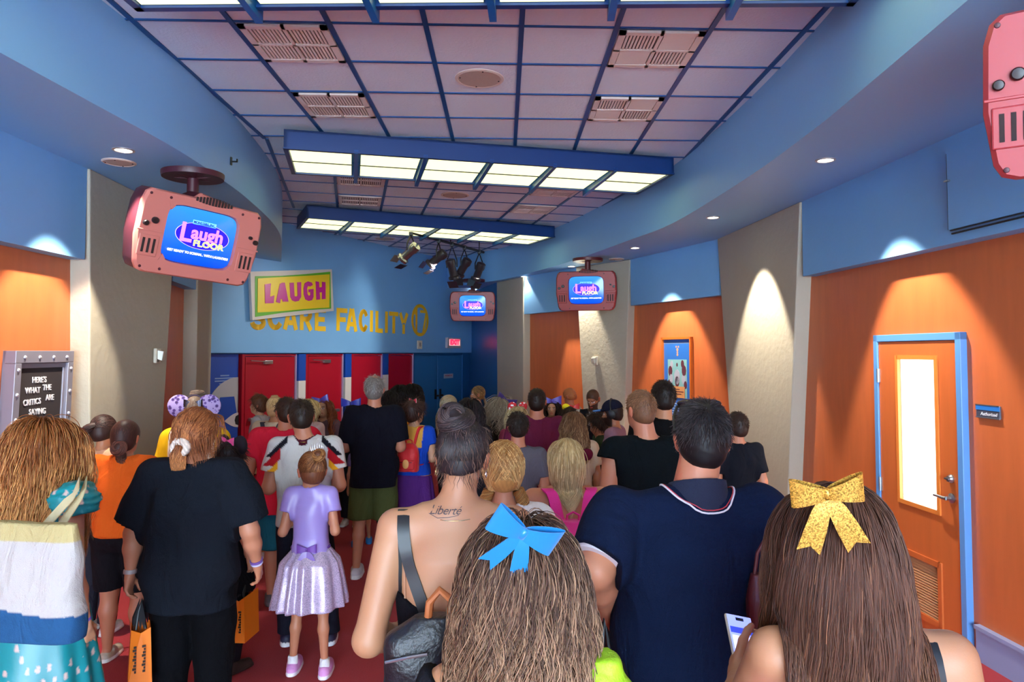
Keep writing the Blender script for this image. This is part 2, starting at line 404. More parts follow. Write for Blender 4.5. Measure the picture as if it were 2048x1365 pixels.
# ================================================================== END WALL: DOORS, SIGNS, LETTERING
def wb(px, py, off=0): return on_wall(px, py, BW[0], BW[1], off)
def bs(px):                                            # where a pixel column meets the end wall, in metres along it
    q = wb(px, 700); return (Vector((q.x, q.y)) - Vector(BW[0])).dot(tB)
def MBW(off=0):                                        # frame of the end wall: x along it, y up, z towards the room
    return basis((BW[0][0]+nB.x*off, BW[0][1]+nB.y*off, 0), (tB.x,tB.y,0), (0,0,1), (nB.x,nB.y,0))
def wbl(px, py): q = wb(px, py); return ((Vector((q.x,q.y))-Vector(BW[0])).dot(tB), q.z)
Z14 = -.14
M_RED = mat('red_door_paint', 'a80c26', .35); M_WHT = mat('white_paint', 'd9d4d0', .5); M_COB = mat('cobalt_paint', '0f47a6', .4)
M_FRM = mat('lilac_steel', 'b8a8d0', .4, metal=.2); M_STEEL = mat('brushed_steel', 'a9adb3', .3, metal=.9)
M_BLK = mat('black_metal', '15161a', .45, metal=.2)
def wbox(mb, x0, x1, z0, z1, y0, y1):                  # box in end wall frame: x along, z up, y = distance into the room from the recessed plane
    return mb.box((x0, z0, Z14+y0), (x1, z1, Z14+y1), MBW())
ph = ZH - .02
# blue board with the emblem
t = thing('wall_panel', 'cobalt blue wall board with a grey round emblem at the left end of the far doors', 'wall panel')
a0, a1 = bs(426), bs(486)
wbox(MB(), a0, a1, 0, ph, 0, .05).obj('board', M_COB, t)
def wpoly(pts, y0, y1, name, m, par): 
    mb = MB(); mb.prism(pts, Z14+y0, Z14+y1, MBW()); return mb.obj(name, m, par)
ccx, ccz = bs(486), 1.05
r = .62
arc = [(ccx, ccz-r)] + [(ccx - r*math.sin(math.pi*k/24), ccz - r*math.cos(math.pi*k/24)) for k in range(25)]
arc = [(max(p[0], a0+.002), p[1]) for p in arc]
wpoly(arc[1:], .05, .056, 'emblem_disc', mat('emblem_grey', 'a9a6ac', .5), t)
x0 = a1-.01
wpoly([(a1-.34,1.38),(a1-.08,1.38),(a1-.0,1.0),(a1,.3),(a1-.2,.3),(a1-.3,.5),(a1-.42,.9)][::-1], .056, .062, 'emblem_letter', M_COB, t)
eye = [(a1-.26+.26*k/10, 1.02+.11*math.sin(math.pi*k/20)) for k in range(11)] + [(a1-.26+.26*k/10, 1.02-.11*math.sin(math.pi*k/20)) for k in range(10,0,-1)]
wpoly(eye, .062, .068, 'emblem_eye', mat('emblem_white', 'c9bfc4', .5), t)
wpoly([(a1-.0,1.10),(a1-.05,1.08),(a1-.07,1.02),(a1-.05,.96),(a1,.94)], .068, .073, 'emblem_pupil', M_BLK, t)
for k, s in enumerate(('SCARE', 'FLOOR', 'ADMITTANCE')[:0]): pass
for k, (w_, y) in enumerate(((.16,1.70),(.36,1.66),(.36,1.62),(.2,1.58))):
    wpoly([(a0+.30-w_/2,y-.008),(a0+.30+w_/2,y-.008),(a0+.30+w_/2,y+.010),(a0+.30-w_/2,y+.010)], .05, .053, 'small_print', mat('print_grey', '7d95c0', .6), t)
# four tall red doors, the frames between them half blue, half white
edges = [(489,598),(616,691),(707,769),(780,831)]
for i, (p0, p1) in enumerate(edges):
    x0, x1 = bs(p0), bs(p1)
    t = thing('exit_door', ['leftmost tall red door, beside the blue board with the emblem', 'second red door from the left, between two blue and white posts', 'third red door, behind the grey-haired man', 'rightmost red door, next to the dark blue doors'][i], 'door', group='tall red doors at the end of the hall')
    lf = wbox(MB(), x0+.09, x1-.02, .01, ph-.04, .02, .07).obj('leaf', M_RED, t, bevel=.004)
    fr = MB(); wbox(fr, x0, x0+.05, 0, ph, 0, .1); wbox(fr, x0, x1, ph-.03, ph, 0, .09)
    fr.obj('frame', M_RED, t)
    ed = MB(); wbox(ed, x1-.02, x1, 0, ph, 0, .095); ed.obj('edge_trim', M_FRM, t)
    wbox(MB(), x0+.05, x0+.09, 0, ph-.03, 0, .03).obj('gap', M_BLK, t)
    if i < 2:
        h = MB(); wbox(h, x0+.45, x0+.62, ph-.16, ph-.10, .07, .11); c = h.obj('door_closer', M_STEEL, t, bevel=.005)
        MB().bar(MBW() @ Vector((x0+.5, ph-.12, Z14+.11)), MBW() @ Vector((x0+.14, ph-.1, Z14+.13)), .015).obj('closer_arm', M_STEEL, t)
    pb = MB(); wbox(pb, x0+.16, x1-.12, .98, 1.03, .07, .13); pb.obj('push_bar', M_STEEL, t, bevel=.008)
for i, (p0, p1, py) in enumerate(((600,614,762),(693,705,755),(770,779,750))):
    x0, x1 = bs(p0), bs(p1); z1 = wb((p0+p1)/2, py).z
    t = thing('door_post', ['post between the first and second red doors, blue above white', 'post between the second and third red doors, blue above white with blue again below', 'thin post between the third and fourth red doors'][i], 'post', group='painted posts between the red doors')
    wbox(MB(), x0, x1, z1, ph, 0, .12).obj('upper_part', M_COB, t)
    wbox(MB(), x0, x1, 1.1, z1, 0, .12).obj('middle_part', M_WHT, t)
    wbox(MB(), x0, x1, 0, 1.1, 0, .12).obj('lower_part', M_COB, t)
# dark blue double doors
x0, x1 = bs(836), bs(933)
t = st(wbox(MB(), x0-.06, x1+.1, ph-.03, ph, 0, .06).obj('door_1', M_NAVY))
xm = (x0+x1)/2 - .1
for k, (a, b) in enumerate(((x0, xm-.005), (xm+.005, x1-.06))):
    wbox(MB(), a, b, .01, ph-.04, .0, .045).obj('door_leaf', M_DBLUE, t, bevel=.004)
    hx = b-.12 if k == 0 else a+.06
    h = MB(); wbox(h, hx, hx+.06, 1.0, 1.22, .045, .07); wbox(h, hx+.015, hx+.045, 1.06, 1.1, .07, .14); h.obj('door_handle', M_BLK, t, bevel=.004)
q = MB(); wbox(q, x0-.05, x0, 0, ph, 0, .06); wbox(q, x1-.06, x1+.02, 0, ph, 0, .07); q.obj('door_frame', M_NAVY, t)
sx = bs(904)
wbox(MB(), sx-.2, sx+.2, wb(904,757).z, wb(904,748).z, .045, .055).obj('door_sign', mat('pale_plate','a6a9b4',.5), t, bevel=.01)
textmesh('WARNING EXIT', .045, mat('red_print','b03040',.6), 'sign_text', t, MBW(Z14+.056) @ Matrix.Translation((sx, wb(904,752).z, 0)))
# bright line under the header, dark line over the doors
# ------------------------------------------------------------------ painted stencil lettering
M_YEL = mat('yellow_stencil_paint', 'f8c41c', .5)
def arcp(cx, cy, rx, ry, a0, a1, n=12): return [(cx+rx*math.cos(R(a0+(a1-a0)*k/n)), cy+ry*math.sin(R(a0+(a1-a0)*k/n))) for k in range(n+1)]
GL = {  # strokes in a 1 x 1 letter box, broken where a stencil has its bridges
 'F': [[(.12,0),(.12,1)], [(.22,.9),(.95,.9)], [(.22,.5),(.8,.5)]],
 'A': [[(.08,0),(.44,1)], [(.56,1),(.92,0)], [(.34,.32),(.66,.32)]],
 'C': [arcp(.5,.5,.38,.42,35,92), arcp(.5,.5,.38,.42,104,256), arcp(.5,.5,.38,.42,268,325)],
 'S': [arcp(.5,.28,.36,.22,-90,80)[::1], arcp(.5,.28,.36,.22,-170,-104), arcp(.5,.73,.36,.22,100,270), arcp(.5,.73,.36,.22,15,85)],
 'R': [[(.12,0),(.12,1)], [(.24,.9),(.5,.9)]+arcp(.5,.7,.32,.2,90,-90)+[(.24,.5)], [(.52,.44),(.9,0)]],
 'E': [[(.12,0),(.12,1)], [(.24,.91),(.95,.91)], [(.24,.5),(.85,.5)], [(.24,.09),(.95,.09)]],
 'I': [[(.5,0),(.5,1)]], 'L': [[(.15,0),(.15,1)], [(.27,.08),(.95,.08)]],
 'T': [[(.05,.92),(.95,.92)], [(.5,0),(.5,.8)]], 'Y': [[(.06,1),(.42,.52)], [(.94,1),(.58,.52)], [(.5,0),(.5,.46)]],
 '1': [[(.6,0),(.6,1),(.3,.8)]], '7': [[(.05,.92),(.95,.92),(.45,0)]]}
def strokes(mb, lst, o, w_, h_, th, z0, z1, M):
    for s in lst:
        P = [Vector((o[0]+p[0]*w_, o[1]+p[1]*h_, 0)) for p in s]
        for i in range(len(P)-1):
            d = (P[i+1]-P[i]); L = d.length; d.normalize(); n = Vector((-d.y, d.x, 0))*th/2
            e = d*(th*.18 if len(P) > 2 else 0)
            mb.prism([(P[i]-n-e)[:2], (P[i+1]-n+e)[:2], (P[i+1]+n+e)[:2], (P[i]+n-e)[:2]], z0, z1, M)
t = thing('wall_lettering', 'yellow stencil lettering reading SCARE FACILITY 17 on the light blue wall', 'lettering')
def letter(ch, pl, pr, yt, yb, nm='letter'):
    (xa, za), (xb, zb) = wbl(pl, yb), wbl(pr, yb); zt = wbl(pl, yt)[1]
    mb = MB(); strokes(mb, GL[ch], (xa, za), xb-xa, zt-za, .085, 0, .006, MBW()); mb.obj(nm, M_YEL, t)
for ch, pl, pr in (('S',500,531),('C',535,565),('A',567,594),('R',600,624),('E',630,652)): letter(ch, pl, pr, 614+ (pl-500)*.012, 657+(pl-500)*.035)
for ch, pl, pr, yt, yb in (('F',673,695,616,662),('A',693,713,617,663),('C',718,735,619,663),('I',739,746,621,664),('L',751,766,622,665),('I',769,776,623,666),('T',777,797,624,667),('Y',799,815,626,668)): letter(ch, pl, pr, yt, yb)
(cx_, cz_) = wbl(840, 641); rad_z = (wbl(840,611)[1]-wbl(840,672)[1])/2; rad_x = (bs(856)-bs(824))/2
mb = MB(); strokes(mb, [arcp(0,0,rad_x*.95,rad_z*.95,0,360,40)], (cx_,cz_), 1, 1, .07, 0, .006, MBW()); mb.obj('ring', M_YEL, t)
mb = MB(); strokes(mb, GL['1'], (cx_-.27, cz_-.27), .22, .5, .06, 0, .006, MBW()); mb.obj('numeral', M_YEL, t)
mb = MB(); strokes(mb, GL['7'], (cx_+.0, cz_-.27), .26, .5, .06, 0, .006, MBW()); mb.obj('numeral', M_YEL, t)
# ------------------------------------------------------------------ the LAUGH board hung askew
t = thing('laugh_sign', 'tilted yellow and green board reading LAUGH hung over the stencil lettering', 'sign', wb(578, 590, .05))
def shp(name, pts, m, z0, z1, par):
    """an outline on the end wall, z0..z1 in front of it"""
    P = [wbl(400+x/4.096, 480+y/4.096) for x, y in pts]
    mb = MB(); mb.prism(P, z0, z1, MBW()); o = mb.obj(name, m, par)
    o.matrix_parent_inverse = Matrix.Translation(par.location).inverted(); return o
shp('board', [(385,262),(1055,243),(1070,583),(402,660)], mat('sign_cream','d9cfc8',.5), .02, .07, t)
shp('green_panel', [(423,300),(640,297),(830,283),(1040,263),(1047,565),(840,578),(640,600),(424,633)], mat('sign_green','5fae22',.5), .07, .076, t)
shp('yellow_panel', [(443,318),(660,305),(850,296),(1032,284),(1030,556),(830,568),(650,585),(440,597)], mat('sign_yellow','f2cf00',.45), .076, .082, t)
MG = mat('sign_magenta','c4008c',.4)
for pts in ([(498,366),(548,359),(541,468),(576,457),(570,520),(500,522)],
            [(640,353),(662,353),(692,508),(645,508),(641,487),(627,487),(622,521),(590,511),(622,362)],
            [(702,354),(736,352),(742,462),(756,468),(768,458),(764,350),(797,348),(796,470),(776,502),(748,508),(722,498),(708,470)],
            [(884,352),(893,372),(870,384),(852,380),(845,400),(848,445),(860,462),(872,452),(872,430),(858,432),(856,408),(898,404),(898,470),(886,496),(858,502),(832,490),(818,450),(816,400),(826,358),(852,342)],
            [(916,342),(943,346),(946,392),(968,388),(968,346),(996,348),(997,486),(968,488),(968,430),(948,434),(952,490),(922,493)]):
    shp('letter', pts, MG, .082, .088, t)
# exit sign
q = wb(904, 687, .0); sxl = bs(904)
t = thing('exit_sign', 'lit EXIT sign with red letters over the dark blue doors', 'sign', (0,0,0))
hx = (bs(917)-bs(890))/2; z0, z1 = wb(904,697).z, wb(904,676).z
MB().box((sxl-hx, z0, 0), (sxl+hx, z1, .07), MBW()).obj('case', mat('exit_case', 'b9b3bb', .5), t, bevel=.008)
MB().box((sxl-hx*.78, z0+.06, .07), (sxl+hx*.78, z1-.04, .074), MBW()).obj('lit_face', mat('exit_face','ff9d9d',.5,emit=.5), t)
textmesh('EXIT', (z1-z0)*.62, mat('exit_red','ff1430',.5,emit=1.6), 'letters', t, MBW(.075) @ Matrix.Translation((sxl, (z0+z1)/2+.01, 0)), bold=.012, sx=.95*hx*1.5/((z1-z0)*1.35))
# small alarm plate below the ring
(ax, az) = wbl(838, 690)
t = thing('alarm_plate', 'small cream wall plate with a symbol below the yellow 17 ring', 'alarm')
MB().box((ax-.085, az-.09, 0), (ax+.085, az+.09, .03), MBW()).obj('plate', mat('cream_plastic','d8cdb8',.5), t, bevel=.008)
textmesh('B', .12, mat('grey_print','5a5560',.6), 'symbol', t, MBW(.032) @ Matrix.Translation((ax, az, 0)))
# ================================================================== RIGHT WALL
RA, RB = RW[0], RW[1]
def wr_(px, py, off=0): return on_wall(px, py, offset([RA, RB], REC)[0], offset([RA, RB], REC)[1], off)
ra, rb = [Vector(p) for p in offset([RA, RB], REC)]
tR = (rb-ra).normalized(); nR = Vector((-tR.y, tR.x))                 # nR towards the room
MR = lambda off=0: basis((ra.x+nR.x*off, ra.y+nR.y*off, 0), (-tR.x,-tR.y,0), (0,0,1), (nR.x,nR.y,0))
def rl(px, py, off=0):
    q = wr_(px, py, off); return (-(Vector((q.x,q.y))-ra).dot(tR), q.z)
M_DOORW = mat('door_veneer', 'cc6a36', .3, bump=.03, scale=8, var=.14, stretch=(5, 5, .8), vscale=2.6)
M_FRB = mat('sky_blue_frame', '5f98d8', .35)
xr, ztop = rl(1933, 667); xl, _ = rl(1757, 672)
W_ = xr - xl; ztop = 2.19
d = st(MB().box((xl, 0, -.02), (xl+.055, ztop, .05), MR()).box((xr-.055, 0, -.02), (xr, ztop, .05), MR()).box((xl, ztop-.055, -.02), (xr, ztop, .05), MR()).obj('door_2', M_FRB, bevel=.004))
# the leaf: a slab with a tall glass and a louvre let in
gx0, gx1, gz1, gz0 = rl(1797,720)[0], rl(1886,720)[0], rl(1797,716)[1], rl(1797,995)[1]
lx0, lx1 = rl(1802,1100)[0], rl(1888,1130)[0]; lz1, lz0 = rl(1802,1090)[1]-.01, rl(1888,1250)[1]
gx0, gx1 = xl + W_*.30, xl + W_*.74; lx0, lx1 = xl + W_*.3, xl + W_*.72
a, b = xl+.058, xr-.058; zt = ztop-.058
leaf = MB()
for x0, x1, z0, z1 in ((a,gx0,.01,zt),(gx1,b,.01,zt),(gx0,gx1,gz1,zt),(gx0,gx1,lz1,gz0),(gx0,gx1,.01,lz0)):
    leaf.box((x0, z0, -.005), (x1, z1, .038), MR())
leaf.obj('door_leaf', M_DOORW, d)
MB().box((gx0+.0, gz0, .002), (gx1, gz1, .012), MR()).obj('glass', mat('lit_frosted_glass', 'fbffff', .3, emit=1.6), d)
gf = MB()
for x0, x1, z0, z1 in ((gx0-.02,gx0+.012,gz0-.02,gz1+.02),(gx1-.012,gx1+.02,gz0-.02,gz1+.02),(gx0,gx1,gz1-.012,gz1+.02),(gx0,gx1,gz0-.02,gz0+.012)): gf.box((x0,z0,.03),(x1,z1,.05),MR())
gf.obj('glazing_bead', mat('light_veneer', 'e8873c', .35), d)
lf = MB()
for x0, x1, z0, z1 in ((gx0-.02,gx0+.02,lz0-.02,lz1+.02),(gx1-.02,gx1+.02,lz0-.02,lz1+.02),(gx0,gx1,lz1-.02,lz1+.02),(gx0,gx1,lz0-.02,lz0+.02)): lf.box((x0,z0,.03),(x1,z1,.052),MR())
v = lf.obj('vent_frame', M_DOORW, d)
lv = MB(); n = 20
for k in range(n):
    z = lz0+.02+(lz1-lz0-.04)*(k+.5)/n; h = (lz1-lz0-.04)/n*.62
    lv.add([tuple(MR() @ Vector(p)) for p in ((gx0+.02,z-h/2,.036),(gx1-.02,z-h/2,.036),(gx1-.02,z+h/2,.01),(gx0+.02,z+h/2,.01),(gx0+.02,z-h/2-.003,.032),(gx1-.02,z-h/2-.003,.032),(gx1-.02,z+h/2-.003,.006),(gx0+.02,z+h/2-.003,.006))],
           [(0,1,2,3),(7,6,5,4),(0,4,5,1),(1,5,6,2),(2,6,7,3),(3,7,4,0)])
lv.obj('louvre', mat('louvre_tan', 'e0a476', .5), v)
MB().box((gx0+.01, lz0+.01, -.004), (gx1-.01, lz1-.01, .0), MR()).obj('backing', M_DARK, v)
for z in (ztop-.33, ztop-.33-.88, .3):
    MB().tube([MR() @ Vector((a-.002, z-.055, .046)), MR() @ Vector((a-.002, z+.055, .046))], .011, 10).box((a-.02,z-.055,.03),(a+.016,z+.055,.045),MR()).obj('hinge', M_STEEL, d)
hz = rl(1918, 998)[1]; hx_ = b-.075
hd = MB().lathe([(.034,0),(.034,.008),(.026,.014),(.014,.018),(.014,.05)], 24, MR(.038) @ Matrix.Translation((hx_, hz, 0)))
hd.tube([MR(.038) @ Vector(p) for p in ((hx_,hz,.05),(hx_-.02,hz,.056),(hx_-.07,hz+.002,.055),(hx_-.125,hz+.0,.048))], [.012,.012,.010,.009], 10)
hd.obj('door_handle', M_STEEL, d, smooth=40)
kb = MB().lathe([(.03,0),(.03,.01),(.022,.018),(.02,.03)], 24, MR(.038) @ Matrix.Translation((hx_, hz+.135, 0))); kb.box((hx_-.022,hz+.129,.066),(hx_+.022,hz+.141,.08),MR())
kb.obj('deadbolt', M_STEEL, d, smooth=40)
# name plate
px0, pz1 = rl(1955, 809); px1 = rl(2003, 830)[0]; pz0 = rl(1955, 834)[1]
t = thing('room_sign', 'small blue and grey room plate on the orange wall beside the door', 'sign')
MB().box((px0,pz0,0),(px1,pz1,.012),MR()).obj('plate', mat('grey_plate','4a4d5c',.4), t, bevel=.003)
MB().box((px0,pz0+(pz1-pz0)*.6,.012),(px1,pz1-.004,.015),MR()).obj('blue_strip', mat('strip_blue','2b7bd0',.4), t)
e = MB(); e.box((px0,pz1-.004,.008),(px1,pz1+.003,.017),MR()); e.box((px0,pz0-.003,.008),(px1,pz0+.004,.017),MR()); e.obj('edge', M_STEEL, t)
textmesh('Authorized', .032, mat('white_print','e8e8ee',.5), 'lettering', t, MR(.0135) @ Matrix.Translation(((px0+px1)/2+.01,pz0+(pz1-pz0)*.3,0)), extrude=.001, shear=.2)
# access hatch in the blue band
hx0, hz0 = rl(1940, 462); hx0 = rl(1940, 440)[0]
t = thing('access_hatch', 'flat blue access hatch in the blue wall above the room plate', 'hatch')
ho = REC+.02
MB().box((hx0, ZB+.09, ho), (hx0+1.1, ZS-.12, ho+.01), MR()).obj('panel', M_BLUE, t)
MB().box((hx0+.03, ZB+.055, ho), (hx0+1.1, ZB+.065, ho+.012), MR()).box((hx0+.02, ZB+.08, ho), (hx0+1.1, ZB+.086, ho+.014), MR()).box((hx0-.003,ZB+.09,ho),(hx0,ZS-.12,ho+.011), MR()).obj('seam', M_LINE, t)
MB().box((hx0-.01, ZB+.42, ho), (hx0+.03, ZB+.43, ho+.03), MR()).obj('latch', M_STEEL, t)
# ------------------------------------------------------------------ poster in the second bay
pa, pb_ = offset([RW[2], RW[3]], REC)
def frame_of(a, b, side=1):
    a = Vector(a); b = Vector(b); t = (b-a).normalized(); n = Vector((-t.y, t.x))*side
    return a, t, n, (lambda off=0: basis((a.x+n.x*off, a.y+n.y*off, 0), (-t.x*side,-t.y*side,0), (0,0,1), (n.x,n.y,0)))
def loc_of(px, py, a, b, fr):
    q = on_wall(px, py, a, b); return ((Vector((q.x,q.y))-fr[0]).dot(Vector((-fr[1].x, -fr[1].y))*(1 if fr[3]()[0][0]*-fr[1].x > 0 or fr[3]()[1][0]*-fr[1].y > 0 else -1)), q.z)
FRp = frame_of(pa, pb_); MP = FRp[3]
x0, z1 = loc_of(1327, 676, pa, pb_, FRp); x1, _ = loc_of(1386, 676, pa, pb_, FRp); z0 = z1 - 1.42
t = thing('framed_poster', 'tall blue poster in an orange wooden frame on the orange wall', 'poster')
fr = MB()
for a_, b_ in (((x0,z0),(x0+.03,z1)),((x1-.03,z0),(x1,z1)),((x0,z1-.03),(x1,z1)),((x0,z0),(x1,z0+.03))): fr.box((a_[0],a_[1],0),(b_[0],b_[1],.045),MP())
fr.obj('frame', mat('orange_wood','c4641e',.4), t)
def pbx(u0, v0, u1, v1, y0, y1, name, m):
    X = lambda u: x0+.03+(x1-x0-.06)*u; Z = lambda v: z1-.03-(z1-z0-.06)*v
    return MB().box((X(u0),Z(v1),y0),(X(u1),Z(v0),y1),MP()).obj(name, m, t)
pbx(0,0,1,1,.0,.012,'sheet',mat('poster_blue','2f6cc0',.4,var=.12))
pbx(.0,.035,1,.045,.012,.014,'rule',mat('poster_pale_blue','8fb8e8',.5))
pbx(.15,.215,.85,.62,.012,.016,'picture',mat('poster_teal','7fb0b4',.5))
pm = mat('poster_maroon','5b2a3a',.6); pg = mat('poster_grey','a8a8b8',.6); pt = mat('poster_tan','d0905a',.6)
for (u,v,rr,m_) in ((.25,.34,.07,pm),(.75,.33,.07,pm),(.5,.40,.10,pg),(.5,.45,.07,pm),(.28,.42,.06,pg),(.74,.42,.07,pg),(.22,.47,.05,pm),(.8,.48,.05,pm),(.5,.27,.025,pm),(.3,.27,.05,pg),(.7,.26,.05,pm)):
    X = x0+.03+(x1-x0-.06)*u; Z = z1-.03-(z1-z0-.06)*v; w2 = (x1-x0)
    MB().prism([(X+math.cos(R(40*k))*rr*w2, Z+math.sin(R(40*k))*rr*w2*1.5) for k in range(9)], .016, .018+.002*((u*37) % 1), MP()).obj('picture_shape', m_, t)
pbx(.3,.50,.78,.62,.02,.022,'caption_card',pt)
for v, (u0,u1) in ((.53,(.38,.6)),(.555,(.36,.74)),(.58,(.42,.66))): pbx(u0,v-.004,u1,v+.004,.022,.024,'caption_line',pm)
for k in range(10): pbx(.14+.02*(k % 3),.68+.026*k,.86-.05*(k*7 % 3),.688+.026*k,.012,.014,'text_line',mat('poster_white','b9cdf0',.6))
po = mat('poster_orange','e09a70',.6)
for (u,v,s_) in ((.47,.08,.03),(.55,.08,.03),(.51,.11,.05),(.51,.14,.035),(.51,.165,.04)):
    X = x0+.03+(x1-x0-.06)*u; Z = z1-.03-(z1-z0-.06)*v
    MB().prism([(X+math.cos(R(60*k))*s_*.5, Z+math.sin(R(60*k))*s_*.5) for k in range(6)], .012, .015, MP()).obj('ornament', po, t)
# ------------------------------------------------------------------ fire strobes on the columns
def strobe(px, py, a, b, side, label, s=1.0):
    q = on_wall(px, py, a, b); a = Vector(a); t_ = (Vector(b)-a).normalized(); n = Vector((-t_.y,t_.x))*side
    t = thing('fire_strobe', label, 'fire alarm', (q.x+n.x*.0, q.y+n.y*.0, q.z), 0, 'cream fire alarm strobes on the columns')
    M = basis((n.x*.03,n.y*.03,0), (-t_.x*side,-t_.y*side,0), (0,0,1), (n.x,n.y,0))
    MB().box((-.05*s,-.065*s,0),(.05*s,.065*s,.03),M).obj('base', mat('cream_plastic','d8cdb8',.5), t, bevel=.006)
    m = MB(); m.add([tuple(M @ Vector(p)) for p in ((-.035*s,-.03*s,.03),(.035*s,-.03*s,.03),(.035*s,.05*s,.03),(-.035*s,.05*s,.03),(-.025*s,-.045*s,.07),(.03*s,-.045*s,.07),(.03*s,.04*s,.085),(-.025*s,.04*s,.085))],
        [(0,3,2,1),(4,5,6,7),(0,1,5,4),(1,2,6,5),(2,3,7,6),(3,0,4,7)]); m.obj('lens', mat('strobe_lens','c9c2b4',.25), t, bevel=.004)
    g = MB()
    for k in range(4): g.box((-.04*s+.005,-.055*s+.007*k,.03),(-.04*s+.05,-.052*s+.007*k,.032),M)
    g.obj('grille', M_DARK, t)
strobe(305, 712, LW[1], LW[2], -1, 'cream fire strobe on the left column beside the message board', 1.1)
strobe(1194, 722, RW[3], RW[4], 1, 'cream fire strobe on the right column under the reddish television', 1.1)
# ------------------------------------------------------------------ message board on the left wall
la, lb = offset([LW[0], LW[1]], -REC); la = Vector(la); lb = Vector(lb); tL = (lb-la).normalized(); nL = Vector((tL.y,-tL.x))
ML = lambda off=0: basis((la.x+nL.x*off, la.y+nL.y*off, 0), (tL.x,tL.y,0), (0,0,1), (nL.x,nL.y,0))
def ll(px, py, off=.09): q = on_wall(px, py, (la.x,la.y), (lb.x,lb.y), off); return ((Vector((q.x,q.y))-la).dot(tL), q.z)
t = thing('message_board', 'grey riveted letter board reading HERES WHAT THE CRITICS ARE SAYING on the left wall', 'message board')
bx0, bx1 = ll(33,703)[0], ll(149,702)[0]; bz1 = ll(90,702)[1]; bz0 = bz1 - 1.05
M_GREY = mat('grey_steel_paint', '8b8794', .4, metal=.3); D = .09
skew = -.05                                            # the board leans a little
def bx(u0, v0, u1, v1, y0, y1, name, m, bevel=0):
    def P(u, v): return (bx0+(bx1-bx0)*u + skew*v, bz1-(bz1-bz0)*v)
    poly = [P(u0,v1), P(u1,v1), P(u1,v0), P(u0,v0)]
    return MB().prism(poly, y0, y1, ML()).obj(name, m, t, bevel=bevel)
bx(0,0,1,1,0,.02,'back_panel',M_GREY)
f = MB()
def P2(u, v): return (bx0+(bx1-bx0)*u + skew*v, bz1-(bz1-bz0)*v)
for u0,v0,u1,v1,d_ in ((0,0,1,.085,D),(0,.92,1,1,D),(0,.085,.1,.92,D),(.9,.085,1,.92,D),(.1,.085,.9,.12,D-.02),(.1,.12,.14,.92,D-.02),(.86,.12,.9,.92,D-.02)):
    f.prism([P2(u0,v1),P2(u1,v1),P2(u1,v0),P2(u0,v0)], 0, d_, ML())
f.obj('frame', M_GREY, t, bevel=.004)
bx(.14,.12,.86,.50,.02,.06,'letter_panel',mat('black_felt','2c2326',.9))
bx(.14,.50,.86,.53,.02,.08,'divider',M_GREY)
bx(.14,.53,.86,.92,.02,.06,'cork_panel',mat('cork','c79a62',.9,bump=.4,scale=150,var=.1))
bx(.18,.57,.32,.72,.06,.064,'paper_note',mat('paper_white','d5d2d2',.8)); bx(.18,.565,.32,.585,.064,.067,'green_header',mat('note_green','4f8f3a',.8))
bx(.55,.55,.78,.64,.06,.063,'pink_note',mat('paper_pink','c9a3b8',.8)); bx(.42,.60,.52,.66,.06,.063,'torn_note',mat('paper_white','d5d2d2',.8))
for u, v in [(.14+.24*k,.045) for k in range(4)] + [(.05,.13+.165*k) for k in range(6)] + [(.95,.13+.165*k) for k in range(6)] + [(.14+.24*k,.96) for k in range(4)]:
    p = P2(u, v); MB().lathe([(.014,0),(.013,.005),(.009,.010),(.003,.012)], 12, ML(D) @ Matrix.Translation((p[0],p[1],0))).obj('rivet', mat('bright_rivet','cfccd6',.3,metal=.5), t, smooth=30)
mw = mat('letter_white','dedbe0',.6)
for s_, u, v, dz in (("HERE'S",.46,.205,0),('WHAT',.36,.275,-.0),('THE',.60,.262,0),('CRITICS',.36,.355,0),('ARE',.66,.335,0),('SAYING',.46,.425,0)):
    p = P2(u, v); textmesh(s_, .060, mw, 'letters', t, ML(.062) @ Matrix.Translation((p[0],p[1],0)) @ Matrix.Rotation(R(1.5 if 'C' in s_ else -1), 4, 'Z'), bold=.0008, extrude=.003, sx=.9)
# small bracket on the left fascia
q = at(494, 331, 6.42)
t = thing('wall_hook', 'tiny black hook on the curved left fascia', 'hook', (-2.41, 6.3, q.z))
MB().box((0,-.012,-.03),(.01,.012,.04)).box((.01,-.006,-.005),(.06,.006,.007)).box((.05,-.006,-.005),(.06,.006,.025)).obj('bracket', M_BLK, t)
